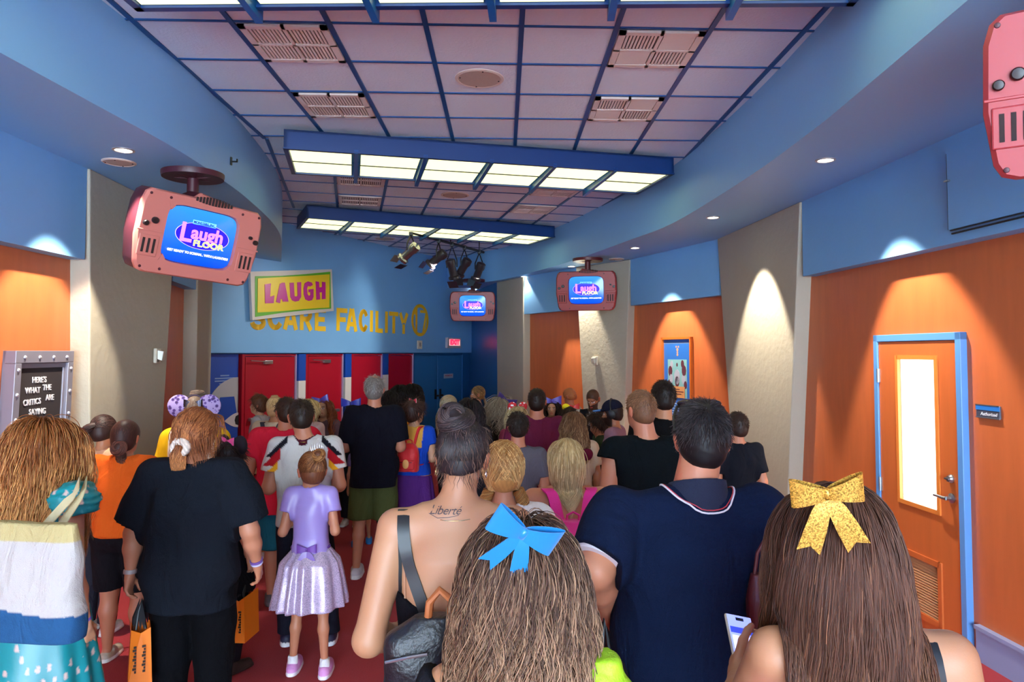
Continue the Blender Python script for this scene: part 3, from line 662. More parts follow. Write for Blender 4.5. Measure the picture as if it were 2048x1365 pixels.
# ================================================================== TELEVISIONS
from math import cos, sin, pi
def rrect(w_, h_, p=4.5, n=56, bulge=0): 
    out = []
    for k in range(n):
        a = 2*pi*k/n; c, s = cos(a), sin(a)
        out.append((w_/2*math.copysign(abs(c)**(2/p), c), h_/2*math.copysign(abs(s)**(2/p), s)))
    return out
TV_COL = {'pink': ('d9806c', 'sal'), 'red': ('b03328', 'red')}
def television(loc, rz, tilt, label, mount_z, col='c86a5c', roll=0, detail=True, width=.95):
    """x to the right of the screen seen from the front, z up, front towards -y"""
    t = thing('television', label, 'television', loc, group='retro televisions hanging from the soffits', rot=(R(tilt), R(roll), R(rz)))
    s = width/.95; t.scale = (s, s, s)
    body = mat('tv_case_'+col, col, .4, bump=.04, scale=40); dark = mat('tv_shell_'+col, '4a1a26' if col != '96241f' else '5c1418', .45)
    # outline of the front: squashed trapezoid with a hump on top
    o = [(-.475,.02),(-.465,.20),(-.445,.27),(-.41,.30),(-.10,.305),(-.06,.345),(.14,.345),(.18,.305),(.41,.30),(.445,.27),(.465,.20),(.475,.02),(.47,-.05),(.44,-.25),(.415,-.295),(.37,-.31),(-.37,-.31),(-.415,-.295),(-.44,-.25),(-.47,-.05)]
    scr = rrect(.56, .44, 6.0, 48)
    # front plate with the screen opening: outline ring matched to screen ring by angle
    ring = []
    for x, z in scr:
        a = math.atan2(z, x); best = None
        for i in range(len(o)):
            (x1, z1), (x2, z2) = o[i], o[(i+1) % len(o)]
            d = x1*z2-x2*z1; dx, dz = cos(a), sin(a); den = dx*(z2-z1)-dz*(x2-x1)
            if abs(den) < 1e-9: continue
            tt = (x1*(z2-z1)-z1*(x2-x1))/den; u = (x1*dz-z1*dx)/den if abs(den) > 1e-9 else -1
            if tt > 0 and -1e-6 <= u <= 1+1e-6: best = tt if best is None else max(best, tt)
        ring.append((best*cos(a), best*sin(a)))
    # refine with corner points: insert outline vertices by nearest angle
    ang = [math.atan2(z, x) for x, z in scr]
    for x, z in o:
        a = math.atan2(z, x); j = min(range(len(ang)), key=lambda q: abs((ang[q]-a+pi) % (2*pi)-pi)); ring[j] = (x, z)
    n = len(scr); off = .01
    def sc(ps, k, y, dz=0): return [(x*k, y, z*k+dz) for x, z in ps]
    mb = MB(); L = [sc(ring,.965,0), sc(ring,1,.018), sc(ring,1,.05)]
    inner = [[(x, -.0, z+off) for x, z in scr], [(x*.97, .035, z*.97+off) for x, z in scr]]
    layers = [inner[1], inner[0]] + L
    vs = [p for l in layers for p in l]
    fs = [(i*n+k, i*n+(k+1) % n, (i+1)*n+(k+1) % n, (i+1)*n+k) for i in range(len(layers)-1) for k in range(n)]
    mb.add(vs, fs); mb.obj('front_plate', body, t, smooth=35)
    mb = MB(); layers = [sc(ring,.995,.045), sc(ring,1.0,.07), sc(ring,.99,.22), sc(ring,.90,.34), sc(ring,.62,.46,.02), sc(ring,.45,.5,.02)]
    vs = [p for l in layers for p in l]; fs = [(i*n+k, i*n+(k+1) % n, (i+1)*n+(k+1) % n, (i+1)*n+k) for i in range(len(layers)-1) for k in range(n)]
    fs += [tuple(range(n-1,-1,-1)), tuple((len(layers)-1)*n+k for k in range(n))]
    mb.add(vs, fs); mb.obj('shell', dark, t, smooth=35)
    # step line across the plate at both sides, then speaker pads with slots
    for sx in (-1, 1):
        MB().box((min(sx*.29,sx*.468),-.006,-.012),(max(sx*.29,sx*.468),.004,.0)).obj('ledge', mat('tv_ledge_'+col, col, .3), t, bevel=.003)
        pad = MB().box((sx*.375-.07,-.008,-.19),(sx*.375+.07,.004,-.035)).obj('speaker_pad', body, t, bevel=.012)
        g = MB()
        for k in (-1,0,1): g.box((sx*.375+k*.037-.008,-.012,-.165),(sx*.375+k*.037+.008,-.0075,-.06))
        g.obj('slots', M_DARK, pad)
    for x, z, r_ in ((-.36,.075,.024),(-.42,.045,.02),(.38,.09,.014),(.43,.06,.02)):
        MB().lathe([(r_,0),(r_,.018),(r_*.8,.024),(r_*.3,.025)], 18, basis((x,-.0,z),(1,0,0),(0,0,1),(0,-1,0))).obj('knob', mat('black_plastic','1a1416',.35), t, smooth=40)
    for x, z in ((-.42,.262),(.42,.262),(-.40,-.27),(.40,-.27),(-.28,.26),(.28,.26),(-.26,-.27),(.27,-.27)):
        MB().lathe([(.011,0),(.009,.005),(.003,.006)], 10, basis((x,-.0,z),(1,0,0),(0,0,1),(0,-1,0))).obj('screw', dark, t, smooth=40)
    g = MB()
    for k in range(12):
        x = -.095+.27*k/11; hh = .016 + .022*sin(pi*(k+.5)/12)
        g.box((x-.007+.0,-.010,.292-hh*.6),(x+.007,-.001,.292+hh))
    g.obj('top_vent', M_DARK, t)
    # screen: a gently domed glass, with the show's title card
    m = bpy.data.materials.get('tv_screen') or None
    if m is None:
        m = mat('tv_screen', '0a55ff', .15); nt = m.node_tree; b = nt.nodes['Principled BSDF']
        tc = nt.nodes.new('ShaderNodeTexCoord'); sp = nt.nodes.new('ShaderNodeSeparateXYZ'); cr = nt.nodes.new('ShaderNodeValToRGB'); mr = nt.nodes.new('ShaderNodeMapRange')
        nt.links.new(tc.outputs['Object'], sp.inputs[0]); nt.links.new(sp.outputs['Z'], mr.inputs[0]); mr.inputs[1].default_value = -.22; mr.inputs[2].default_value = .22
        cr.color_ramp.elements[0].color = (*lin('0040f0'), 1); cr.color_ramp.elements[1].color = (*lin('2f8dff'), 1)
        nt.links.new(mr.outputs[0], cr.inputs[0]); nt.links.new(cr.outputs[0], b.inputs['Emission Color']); b.inputs['Emission Strength'].default_value = .55; b.inputs['Base Color'].default_value = (0,.01,.05,1)
    rings = [(.05+.95*q/6) for q in range(7)]; vs = []
    dome = lambda x, z: .030 - .026*(1-(x/.27)**2*.8)*(1-(z/.215)**2*.8)
    for q in rings: vs += [(x*q*.96, dome(x*q*.96, z*q*.96), z*q*.96+off) for x, z in scr]
    mb = MB().add(vs, [(i*n+k, i*n+(k+1) % n, (i+1)*n+(k+1) % n, (i+1)*n+k) for i in range(6) for k in range(n)] + [tuple(range(n-1,-1,-1))])
    s_ = mb.obj('screen', m, t, smooth=True)
    def glow(nm, c, e=.6): return mat(nm, c, .4, emit=e)
    def Ms(x, z, y=.0015): return basis((x, y-.0, z+off), (1,0,0), (0,0,1), (0,-1,0))
    el = [(cos(2*pi*k/40)*.205, sin(2*pi*k/40)*.098) for k in range(40)]
    def flat(pts, x, z, y0, y1, nm, m_): 
        return MB().prism(pts, y0, y1, Ms(x, z)).obj(nm, m_, s_)
    flat([(x*1.02,y*1.03) for x, y in el], .005, .015, 0, .001, 'oval_rim', glow('card_pale','b9a6ff'))
    flat(el, .005, .015, .001, .002, 'oval', glow('card_indigo','1a10c8'))
    pk = glow('card_pink','f070e0', .7); wh = glow('card_white','ffffff', .75)
    textmesh('L', .20, pk, 'title', s_, Ms(-.125, .018, -.0015), bold=.004, sx=1.0, extrude=.001)
    textmesh('augh', .135, pk, 'title', s_, Ms(.04, .03, -.0015), bold=.004, sx=1.0, extrude=.001)
    textmesh('FLOOR', .062, glow('card_yellow','f4ff60',.8), 'subtitle', s_, Ms(.06, -.045, -.003), bold=.002, sx=1.2, extrude=.001)
    flat([(-.09,-.016),(.09,-.016),(.09,.016),(-.09,.016)], .0, .112, .001, .002, 'banner', glow('card_sky','6fd0ff'))
    textmesh('MONSTERS, INC.', .027, glow('card_navy','083a8c',.3), 'banner_text', s_, Ms(0, .112, -.0015), bold=.001, extrude=.001, sx=.85)
    textmesh('GET READY TO SCREAM... WITH LAUGHTER!', .024, wh, 'caption', s_, Ms(0, -.125, -.0), bold=.0006, extrude=.001, sx=.98)
    # four little triangular clips at the screen corners
    for sx in (-1,1):
        for sz in (-1,1): c = MB(); c.add([(sx*.285,-.004,sz*.215+off),(sx*.235,-.004,sz*.20+off),(sx*.262,-.004,sz*.165+off),(sx*.285,.01,sz*.215+off),(sx*.235,.01,sz*.20+off),(sx*.262,.01,sz*.165+off)],[(0,1,2),(3,5,4),(0,3,4,1),(1,4,5,2),(2,5,3,0)]); c.obj('corner_clip', body, t)
    # bracket and ceiling plate, upright although the set is tilted
    inv = t.matrix_basis.inverted() if False else (Matrix.LocRotScale(Vector(loc), Euler((R(tilt), R(roll), R(rz))), Vector((s,s,s)))).inverted()
    base = Matrix.LocRotScale(Vector(loc), Euler((R(tilt), R(roll), R(rz))), Vector((s,s,s))) @ Vector((0,.24,.2))
    mb = MB().tube([(base.x,base.y,base.z),(base.x,base.y,mount_z-.05)], .045, 14)
    mb.tube([(base.x-.1,base.y,base.z+.08),(base.x+.1,base.y,base.z+.08)], .02, 8)
    for k in range(6):
        a = k*pi/3; mb.bar((base.x,base.y,mount_z-.04),(base.x+.2*cos(a),base.y+.2*sin(a),mount_z-.02),.03,.03)
    o1 = mb.obj('bracket', dark, t, smooth=40)
    o2 = MB().lathe([(.16,-.04),(.235,-.045),(.24,-.02),(.24,0),(.01,0)], 40, Matrix.Translation((base.x,base.y,mount_z))).obj('ceiling_plate', dark, t, smooth=40)
    for o_ in (o1, o2): o_.data.transform(inv)
    return t
def tvat(px, py, Y): return at(px, py, Y)
television(at(403,480,5.75), 50, 14, 'big salmon-coloured television hanging at the left over the plaster column', ZS, 'c8766a', roll=4, width=1.0)
television(at(1172,582,10.9), -14, 6, 'reddish television hanging at the right before a plaster column', ZS, '96241f', width=.95)
television(at(945,613,14.2), 0, 6, 'farthest red television, in the corner above the exit sign', ZS, '96241f', width=.92)
television(at(2290,150,2.25), -34, 12, 'nearest red television, cut off by the top right corner of the picture', ZS, 'a8383c', width=.92)
# ================================================================== STAGE SPOTLIGHTS
pA, pB = at(822, 474, 11.3), at(967, 510, 13.5)
pA.z = pB.z = ZC-.22
t = thing('lighting_bar', 'black pipe under the ceiling that carries the stage spotlights', 'lighting bar', pA)
MB().tube([(0,0,0), pB-pA], .024, 10).obj('pipe', M_BLK, t, smooth=40)
for k in (.08,.5,.93):
    q = (pB-pA)*k; MB().tube([q, (q.x,q.y,.215)], .01, 6).obj('drop_rod', M_BLK, t)
SPOT_KIT = []
def stage_light(f, label, body, aim, zd=.24, L=.34):
    p = pA.lerp(pB, f)
    t = thing('stage_spotlight', label, 'stage light', (p.x, p.y, p.z-.0), 0, 'stage spotlights on the black pipe')
    d = Vector(aim).normalized(); c = Vector((0,0,-zd)); a = c - d*L*.45
    up = Vector((0,0,1)); x = d.cross(up).normalized()
    M = basis(a, x, x.cross(d)*-1, d)
    MB().lathe([(.05,0),(.085,.02),(.09,.10),(.07,.15),(.07,.30),(.10,.32),(.10,.36),(.095,.36)], 20, M).obj('barrel', body, t, smooth=40)
    MB().lathe([(.09,.362),(.01,.364)], 20, M).obj('lens', mat('spot_lens','4a4650',.15), t)
    m = MB(); m.box((-.10,-.10,.0),(.10,-.095,.13), M @ Matrix.Translation((0,0,.36)) @ Matrix.Rotation(R(-12),4,'X')).box((-.10,.095,.0),(.10,.10,.13), M @ Matrix.Translation((0,0,.36)) @ Matrix.Rotation(R(12),4,'X')); m.obj('barn_doors', body, t)
    yk = [c + x*.11, c + x*.11 + Vector((0,0,.12)), c + Vector((0,0,zd-.04)), c - x*.11 + Vector((0,0,.12)), c - x*.11]
    MB().tube(yk, .011, 8).obj('yoke', M_BLK, t)
    MB().box((-.03,-.03,-.05),(.03,.03,.03)).obj('clamp', M_BLK, t, bevel=.005)
M_SB = mat('black_lamp_paint','221c22',.4)
stage_light(.0, 'silver stage spotlight at the left end of the black pipe', mat('polished_silver','a8a8ae',.2,metal=.9), (-.75,.35,-.6), zd=.30)
stage_light(.34, 'black stage spotlight second from the left on the pipe', M_SB, (-.8,.2,-.65), zd=.30)
stage_light(.52, 'black stage spotlight in the middle of the pipe, hanging lowest', M_SB, (.2,.3,-.9), zd=.42)
stage_light(.70, 'black stage spotlight second from the right on the pipe', M_SB, (-.5,.3,-.8), zd=.34)
stage_light(.93, 'black stage spotlight at the right end of the pipe', M_SB, (-.35,.3,-.9), zd=.36)
# lamp light that the spotlights throw on the end wall
def beam(f, target, W, ang, col=(1,.95,.85)):
    p = pA.lerp(pB, f) + Vector((0,0,-.45)); ld = bpy.data.lights.new('beam', 'SPOT'); ld.energy = W; ld.spot_size = R(ang); ld.spot_blend = .5; ld.color = col; ld.shadow_soft_size = .05
    lo = bpy.data.objects.new('beam', ld); link(lo); lo.location = p; lo.rotation_euler = (Vector(target)-p).to_track_quat('-Z','Y').to_euler()
beam(.34, wb(640, 640), 90, 90, (1,.97,.85)); beam(.93, wb(800, 690), 70, 65)
# ================================================================== BODIES, CLOTHES, HAIR: implicit surfaces meshed with surface nets
class Vol:
    def __init__(s, lo, hi, h):
        s.lo = np.array(lo, float) - 2*h; s.h = h; n = np.ceil((np.array(hi) - s.lo)/h + 3).astype(int)
        s.ax = [s.lo[i] + h*np.arange(n[i]) for i in range(3)]; s.F = np.full(n, 1.0, np.float32)
    def sub(s, lo, hi):
        sl = []; 
        for i in range(3):
            a = int(np.clip(np.floor((lo[i]-s.lo[i])/s.h), 0, len(s.ax[i]))); b = int(np.clip(np.ceil((hi[i]-s.lo[i])/s.h)+1, 0, len(s.ax[i])))
            if b <= a: return None, None
            sl.append(slice(a, b))
        sl = tuple(sl)
        return sl, (s.ax[0][sl[0]][:,None,None], s.ax[1][sl[1]][None,:,None], s.ax[2][sl[2]][None,None,:])
    def mix(s, sl, d, k):
        a = s.F[sl]
        if k > 0:
            hh = np.maximum(k - np.abs(a-d), 0)/k; s.F[sl] = np.minimum(a, d) - hh*hh*k*.25
        else: s.F[sl] = np.minimum(a, d)
    def cone(s, a, b, ra, rb, k=.02):
        a = np.array(a, float); b = np.array(b, float); pad = k + 2*s.h; R_ = max(ra, rb)
        sl, g = s.sub(np.minimum(a, b)-R_-pad, np.maximum(a, b)+R_+pad)
        if sl is None: return s
        X, Y, Z = g; ba = b-a; L2 = float(ba@ba) + 1e-12
        t = np.clip(((X-a[0])*ba[0] + (Y-a[1])*ba[1] + (Z-a[2])*ba[2])/L2, 0, 1)
        d = np.sqrt((X-a[0]-t*ba[0])**2 + (Y-a[1]-t*ba[1])**2 + (Z-a[2]-t*ba[2])**2) - (ra + (rb-ra)*t)
        s.mix(sl, d, k); return s
    def ell(s, c, r, k=.02, M=None, carve=False):
        c = np.array(c, float); r = np.array(r, float); pad = k + 2*s.h
        e = r if M is None else np.array([r.max()]*3)
        sl, g = s.sub(c-e-pad, c+e+pad)
        if sl is None: return s
        X, Y, Z = g[0]-c[0], g[1]-c[1], g[2]-c[2]
        if M is not None:
            M = np.array(M); X, Y, Z = (M[0][0]*X+M[1][0]*Y+M[2][0]*Z, M[0][1]*X+M[1][1]*Y+M[2][1]*Z, M[0][2]*X+M[1][2]*Y+M[2][2]*Z)
        k0 = np.sqrt((X/r[0])**2+(Y/r[1])**2+(Z/r[2])**2)+1e-6; k1 = np.sqrt((X/r[0]**2)**2+(Y/r[1]**2)**2+(Z/r[2]**2)**2)+1e-6
        d = k0*(k0-1)/k1
        if carve: s.F[sl] = np.maximum(s.F[sl], -d)
        else: s.mix(sl, d, k)
        return s
    def loft(s, nodes, e=0, k=.02, p=2.4, pleat=None):
        """nodes: (z, cx, cy, half width, half depth)"""
        N = np.array(sorted(nodes), float); pad = k+2*s.h; W_ = N[:,3].max()+e+pad; 
        sl, g = s.sub((N[:,1].min()-W_, N[:,2].min()-N[:,4].max()-e-pad, N[0,0]-pad), (N[:,1].max()+W_, N[:,2].max()+N[:,4].max()+e+pad, N[-1,0]+pad))
        if sl is None: return s
        X, Y, Z = g; z = Z[0,0]; f = lambda j: np.interp(z, N[:,0], N[:,j])[None,None,:]
        w_, d_ = f(3)+e, f(4)+e; x = (X-f(1)); y = (Y-f(2))
        if pleat:
            n, amp, z0, z1 = pleat; th = np.arctan2(y/d_, x/w_); q = np.clip((z0-Z)/(z0-z1), 0, 1)
            m = 1 + amp*q*(np.cos(n*th+2*np.sin(3*th))); w_ = w_*m; d_ = d_*m
        u = (np.abs(x/w_)**p + np.abs(y/d_)**p)**(1/p)
        d = (u-1)*np.minimum(w_, d_)*.9
        d = np.maximum(d, np.maximum(Z-N[-1,0]-e*.5, N[0,0]-e*0-Z)); s.mix(sl, d.astype(np.float32), k); return s
    def plane(s, p, n):
        """keep only what lies on the side away from n"""
        n = np.array(n, float); n /= np.linalg.norm(n)
        d = (s.ax[0]-p[0])[:,None,None]*n[0] + (s.ax[1]-p[1])[None,:,None]*n[1] + (s.ax[2]-p[2])[None,None,:]*n[2]
        s.F = np.maximum(s.F, d.astype(np.float32)); return s
    def wrinkle(s, amp, seed=0, fz=5, fx=16):
        X, Y, Z = s.ax[0][:,None,None], s.ax[1][None,:,None], s.ax[2][None,None,:]
        q = np.sin(fx*X + 3*np.sin(fz*Z+seed) + seed) * np.sin(fz*1.3*Z + 2*np.sin(7*X+seed*2) + 4*Y) + .6*np.sin(2.1*fx*X+fz*2*Z+seed*3+2*Y)*np.sin(fz*3*Z-5*X)
        s.F += (amp*q).astype(np.float32); return s
    def mesh(s):
        F = s.F; ins = F < 0; n = F.shape
        c = np.zeros((n[0]-1, n[1]-1, n[2]-1), np.int8)
        offs = [(i,j,k) for i in (0,1) for j in (0,1) for k in (0,1)]
        for i,j,k in offs: c += ins[i:n[0]-1+i, j:n[1]-1+j, k:n[2]-1+k]
        act = (c > 0) & (c < 8); idx = np.argwhere(act)
        if len(idx) == 0: return np.zeros((0,3)), np.zeros((0,4), int)
        val = np.stack([F[idx[:,0]+i, idx[:,1]+j, idx[:,2]+k] for i,j,k in offs], 1); O = np.array(offs, float)
        pos = np.zeros((len(idx),3)); cnt = np.zeros(len(idx))
        for a in range(8):
            for b in range(a+1, 8):
                if abs(O[a]-O[b]).sum() == 1:
                    m = (val[:,a] < 0) != (val[:,b] < 0); t = val[m,a]/(val[m,a]-val[m,b])
                    pos[m] += O[a] + (O[b]-O[a])*t[:,None]; cnt[m] += 1
        V = s.lo + (idx + pos/cnt[:,None])*s.h
        ids = np.full(act.shape, -1, np.int64); ids[tuple(idx.T)] = np.arange(len(idx)); Q = []
        for ax in range(3):
            sl0 = [slice(1,-1)]*3; sl0[ax] = slice(0,-1); sl1 = [slice(1,-1)]*3; sl1[ax] = slice(1,None)
            a = ins[tuple(sl0)]; b = ins[tuple(sl1)]; e = np.argwhere(a != b); 
            if len(e) == 0: continue
            fl = a[tuple(e.T)]; base = e.copy()
            for q in range(3):
                if q != ax: base[:,q] += 1
            u, v = [(1,2),(2,0),(0,1)][ax]
            def cell(du, dv):
                p = base.copy(); p[:,u] -= du; p[:,v] -= dv; return ids[p[:,0],p[:,1],p[:,2]]
            q4 = np.stack([cell(1,1), cell(0,1), cell(0,0), cell(1,0)], 1)
            q4[~fl] = q4[~fl][:, ::-1]; Q.append(q4)
        return V, np.concatenate(Q)
def np_mesh(name, V, Q, mats, parent=None, colors=None, smooth=True):
    V = np.asarray(V, np.float32); Q = np.asarray(Q, np.int32); me = bpy.data.meshes.new(name); nv = Q.shape[1]
    me.vertices.add(len(V)); me.vertices.foreach_set('co', V.ravel()); me.loops.add(Q.size); me.loops.foreach_set('vertex_index', Q.ravel())
    me.polygons.add(len(Q)); me.polygons.foreach_set('loop_start', np.arange(0, Q.size, nv, dtype=np.int32))
    if smooth: me.polygons.foreach_set('use_smooth', np.ones(len(Q), bool))
    if colors is not None:
        a = me.color_attributes.new('Col', 'FLOAT_COLOR', 'POINT'); cc = np.ones((len(V), 4), np.float32); cc[:,:3] = colors; a.data.foreach_set('color', cc.ravel())
    me.update(calc_edges=True); me.materials.append(mats)
    o = bpy.data.objects.new(name, me); return link(o, parent)
def from_vol(name, vol, m, parent, colfn=None):
    V, Q = vol.mesh()
    if len(V) == 0: return None
    return np_mesh(name, V, Q, m, parent, colfn(V) if colfn else None)
def join(parts):
    """[(V, Q, col)] -> one"""
    vs, qs, cs, k = [], [], [], 0
    for V, Q, c in parts: vs.append(V); qs.append(Q+k); cs.append(c); k += len(V)
    return np.concatenate(vs), np.concatenate(qs), np.concatenate(cs)
LC = lambda h: np.array(lin(h))
# ---------------------------------------------------------------- strands of hair
def strands(P, r, taper=.25, sides=3):
    """P: (n, m, 3) -> mesh of tubes"""
    n, m, _ = P.shape; T = np.gradient(P, axis=1); T /= np.linalg.norm(T, axis=2, keepdims=True)+1e-9
    ref = np.array([.3,.5,.81]); X = np.cross(T, ref); X /= np.linalg.norm(X, axis=2, keepdims=True)+1e-9; Y = np.cross(T, X)
    t = np.linspace(0, 1, m)[None,:,None]; rr = (np.asarray(r).reshape(-1,1,1) if np.ndim(r) else r) * (1-(1-taper)*t**3)
    ring = [P + rr*(X*math.cos(2*pi*k/sides) + Y*math.sin(2*pi*k/sides)) for k in range(sides)]
    V = np.stack(ring, 2).reshape(-1, 3); i = np.arange(n)[:,None,None]*m*sides; j = np.arange(m-1)[None,:,None]*sides; k = np.arange(sides)[None,None,:]
    a = i+j+k; b = i+j+(k+1) % sides; Q = np.stack([a, b, b+sides, a+sides], -1).reshape(-1, 4)
    return V, Q
def strand_cols(n, m, sides, c0, c1, seed, var=.35, mid=.5):
    g = np.random.default_rng(seed); var = var*.62; t = np.linspace(0,1,m)[None,:,None]; c0 = LC(c0); c1 = LC(c1)
    q = np.clip((t-mid+.5*g.normal(0,.5,(n,1,1)))*1.6+.5, 0, 1); c = c0+(c1-c0)*q; c = c*np.exp(g.normal(0, var, (n,1,1)))
    return np.repeat(np.clip(c, 0, 1), sides, axis=1).reshape(-1, 3)
M_HAIR = attr_mat('hair_strands', rough=.5, bump=.0, spec=.3)
M_HAIRCAP = attr_mat('hair_cap', rough=.6, bump=.9, scale=60, spec=.3, stretch=(3, 3, .35))
M_SKIN = attr_mat('skin', rough=.48, bump=.06, scale=350, spec=.4)
M_SKIN.node_tree.nodes['Principled BSDF'].inputs['Subsurface Weight'].default_value = .0
M_CLOTH = attr_mat('cloth', rough=.9, bump=.35, scale=260, spec=.1, sheen=.0)
def folds(m, scale=5, strength=.5, dist=.05, stretch=(1.6, 1.6, .7)):
    """soft cloth folds on top of the weave"""
    nt = m.node_tree; b = nt.nodes['Principled BSDF']; tc = nt.nodes.new('ShaderNodeTexCoord'); mp = nt.nodes.new('ShaderNodeMapping'); mp.inputs['Scale'].default_value = stretch
    oi = nt.nodes.new('ShaderNodeObjectInfo'); ad = nt.nodes.new('ShaderNodeVectorMath'); ad.operation = 'ADD'
    nt.links.new(tc.outputs['Object'], ad.inputs[0]); nt.links.new(oi.outputs['Location'], ad.inputs[1]); nt.links.new(ad.outputs[0], mp.inputs[0])
    n = nt.nodes.new('ShaderNodeTexNoise'); n.inputs['Scale'].default_value = scale; n.inputs['Detail'].default_value = 3; n.inputs['Distortion'].default_value = 1.6
    nt.links.new(mp.outputs[0], n.inputs['Vector']); bp = nt.nodes.new('ShaderNodeBump'); bp.inputs['Strength'].default_value = strength; bp.inputs['Distance'].default_value = dist
    nt.links.new(n.outputs['Fac'], bp.inputs['Height']); old = b.inputs['Normal'].links
    if old: nt.links.new(bp.outputs[0], old[0].from_node.inputs['Normal'])
    else: nt.links.new(bp.outputs[0], b.inputs['Normal'])
folds(M_CLOTH)
M_SATIN = attr_mat('satin_cloth', rough=.35, bump=.05, scale=60, spec=.5)
M_SHOE = attr_mat('shoe_material', rough=.55, bump=.15, scale=120, spec=.4)
def rotm(yaw, pitch, roll): return np.array((Matrix.Rotation(R(yaw),3,'Z') @ Matrix.Rotation(R(pitch),3,'X') @ Matrix.Rotation(R(roll),3,'Y')))
SKINS = {'light':'b07e5e','fair':'cb9774','warm':'bb835f','tan':'a0694a','brown':'7c4c34','pink':'c58a6e','rosy':'bd7c5e'}
N_PERSON = [0]
class Person:
    def __init__(s, label, px, ytop, Y, face=0, sex='f', w=1., skin='warm', head=(0,0,0), h=None, arms=('down','down'), group=None, lean=0, shift=(0,0), legs=((0,0),(0,0)), hair_up=.02, seed=None, headx=None, kid=False, thin_head=1.):
        N_PERSON[0] += 1; s.seed = seed or N_PERSON[0]; s.Y = Y; p = at(px, ytop, Y); s.top = p.z; s.H = p.z - hair_up
        s.s = s.H/1.75; s.w = w; s.sex = sex; k = s.s; s.h = h or (.0085 if Y < 3.5 else .011 if Y < 5.6 else .014)
        s.lean = lean
        s.root = thing('person', label, 'person', (p.x+shift[0], p.y+shift[1], 0), R(face), group)
        s.skin = LC(SKINS[skin]); S = lambda *a: np.array(a, float)*k
        hk = (1.0 if not kid else 1.14)*thin_head/ (k**.35)          # smaller people have relatively larger heads
        s.hk = hk*k
        sh = {'m':.185,'f':.16,'k':.148}[sex]*(1+(w-1)*.75); hp = {'m':.088,'f':.09,'k':.075}[sex]*(1+(w-1)*.7)
        s.Rh = rotm(*head); s.J = {}
        hc = S(0,.01,0); hc[2] = s.H - .118*s.hk
        if headx: hc = hc + S(*headx)
        hc[1] += lean*.5*k
        s.hc = hc
        J = s.J
        for side, sx in (('L',-1),('R',1)):
            J['sh'+side] = S(sx*sh, -.01+lean*.42, 1.42); J['hip'+side] = S(sx*hp, 0, .90)
            dx, dy = legs[0 if sx < 0 else 1]
            J['kn'+side] = S(sx*hp*1.02+dx*.5, .01+dy*.55, .49); J['an'+side] = S(sx*hp*1.0+dx, -.03+dy, .085)
            a = arms[0 if sx < 0 else 1]; sh_ = J['sh'+side]; f = 1+(w-1)*.5
            if a == 'down': el, wr = (sx*.045*f,-.035,-.285), (sx*.06*f,.02,-.53)
            elif a == 'out': el, wr = (sx*.075*f,-.03,-.275), (sx*.12*f,.03,-.515)
            elif a == 'front': el, wr = (sx*.05*f,-.03,-.285), (sx*-.01,.19,-.24)
            elif a == 'hold': el, wr = (sx*.055*f,-.06,-.28), (sx*-.02,.15,-.14)
            elif a == 'low': el, wr = (sx*.06*f,.0,-.285), (sx*.03,.16,-.47)
            elif isinstance(a, dict):
                Mi = s.root.matrix_basis.inverted(); el = (np.array(Mi @ at(*a['e'])) - sh_)/k; wr = (np.array(Mi @ at(*a['w'])) - sh_)/k
            else: el, wr = a
            J['el'+side] = sh_ + np.array(el)*k; J['wr'+side] = sh_ + np.array(wr)*k
        s.hipw = {'m':.158,'f':.168,'k':.135}[sex]*w
        cw = {'m':.172,'f':.148,'k':.130}[sex]; ww = {'m':.150,'f':.128,'k':.118}[sex]; dd = {'m':1.,'f':.93,'k':.84}[sex]
        L = lean
        s.torso = [(z*k, 0, (cy+L*max(0,(z-.95)/.5)*.42)*k, a*w*k, b*w*k*dd) for z, cy, a, b in (
            (.82,-.01,s.hipw/w*.80,.085),(.90,-.018,s.hipw/w,.118),(.97,-.015,s.hipw/w*.98,.118),(1.08,-.0,ww,.100),(1.18,.0,(ww+cw)/2,.104),(1.28,.0,cw,.114),(1.345,-.005,cw*.98,.108),(1.385,-.008,cw*.84,.090),(1.425,-.01,cw*.62,.070),(1.46,-.01,cw*.42,.055))]
        s.bag = {}
        s.arms = arms
    def head_at(s, px, py, Y): return tuple(s.Rh.T @ (np.array(s.root.matrix_basis.inverted() @ at(px, py, Y)) - s.hc)/s.hk)
    # -- pieces shared by skin and clothes
    def limbs(s, v, e=0, arms=(1,1), k=.02, upto=1.0, legs=True, armw=1.0):
        J = s.J; q = s.s*(1+(s.w-1)*.75); m = {'m':1.06,'f':.92,'k':.80}[s.sex]
        for i, sd in enumerate('LR'):
            if arms[i] <= 0: continue
            a, b, c = J['sh'+sd], J['el'+sd], J['wr'+sd]; r0, r1, r2, r3 = .050*m*q, .043*m*q, .040*m*q, .026*m*s.s
            f = arms[i]
            if f <= .5:
                b2 = a+(b-a)*(f/.5); v.cone(a, b2, r0*armw+e, (r0+(r1-r0)*f*2)*armw+e*1.6, k)
            else:
                v.cone(a, b, r0+e, r1+e, k); c2 = b+(c-b)*((f-.5)/.5); v.cone(b, b+(c2-b)*.4, r1+e, r2+e, k); v.cone(b+(c2-b)*.4, c2, r2+e, r2+(r3-r2)*((f-.5)/.5)+e, k)
        return s
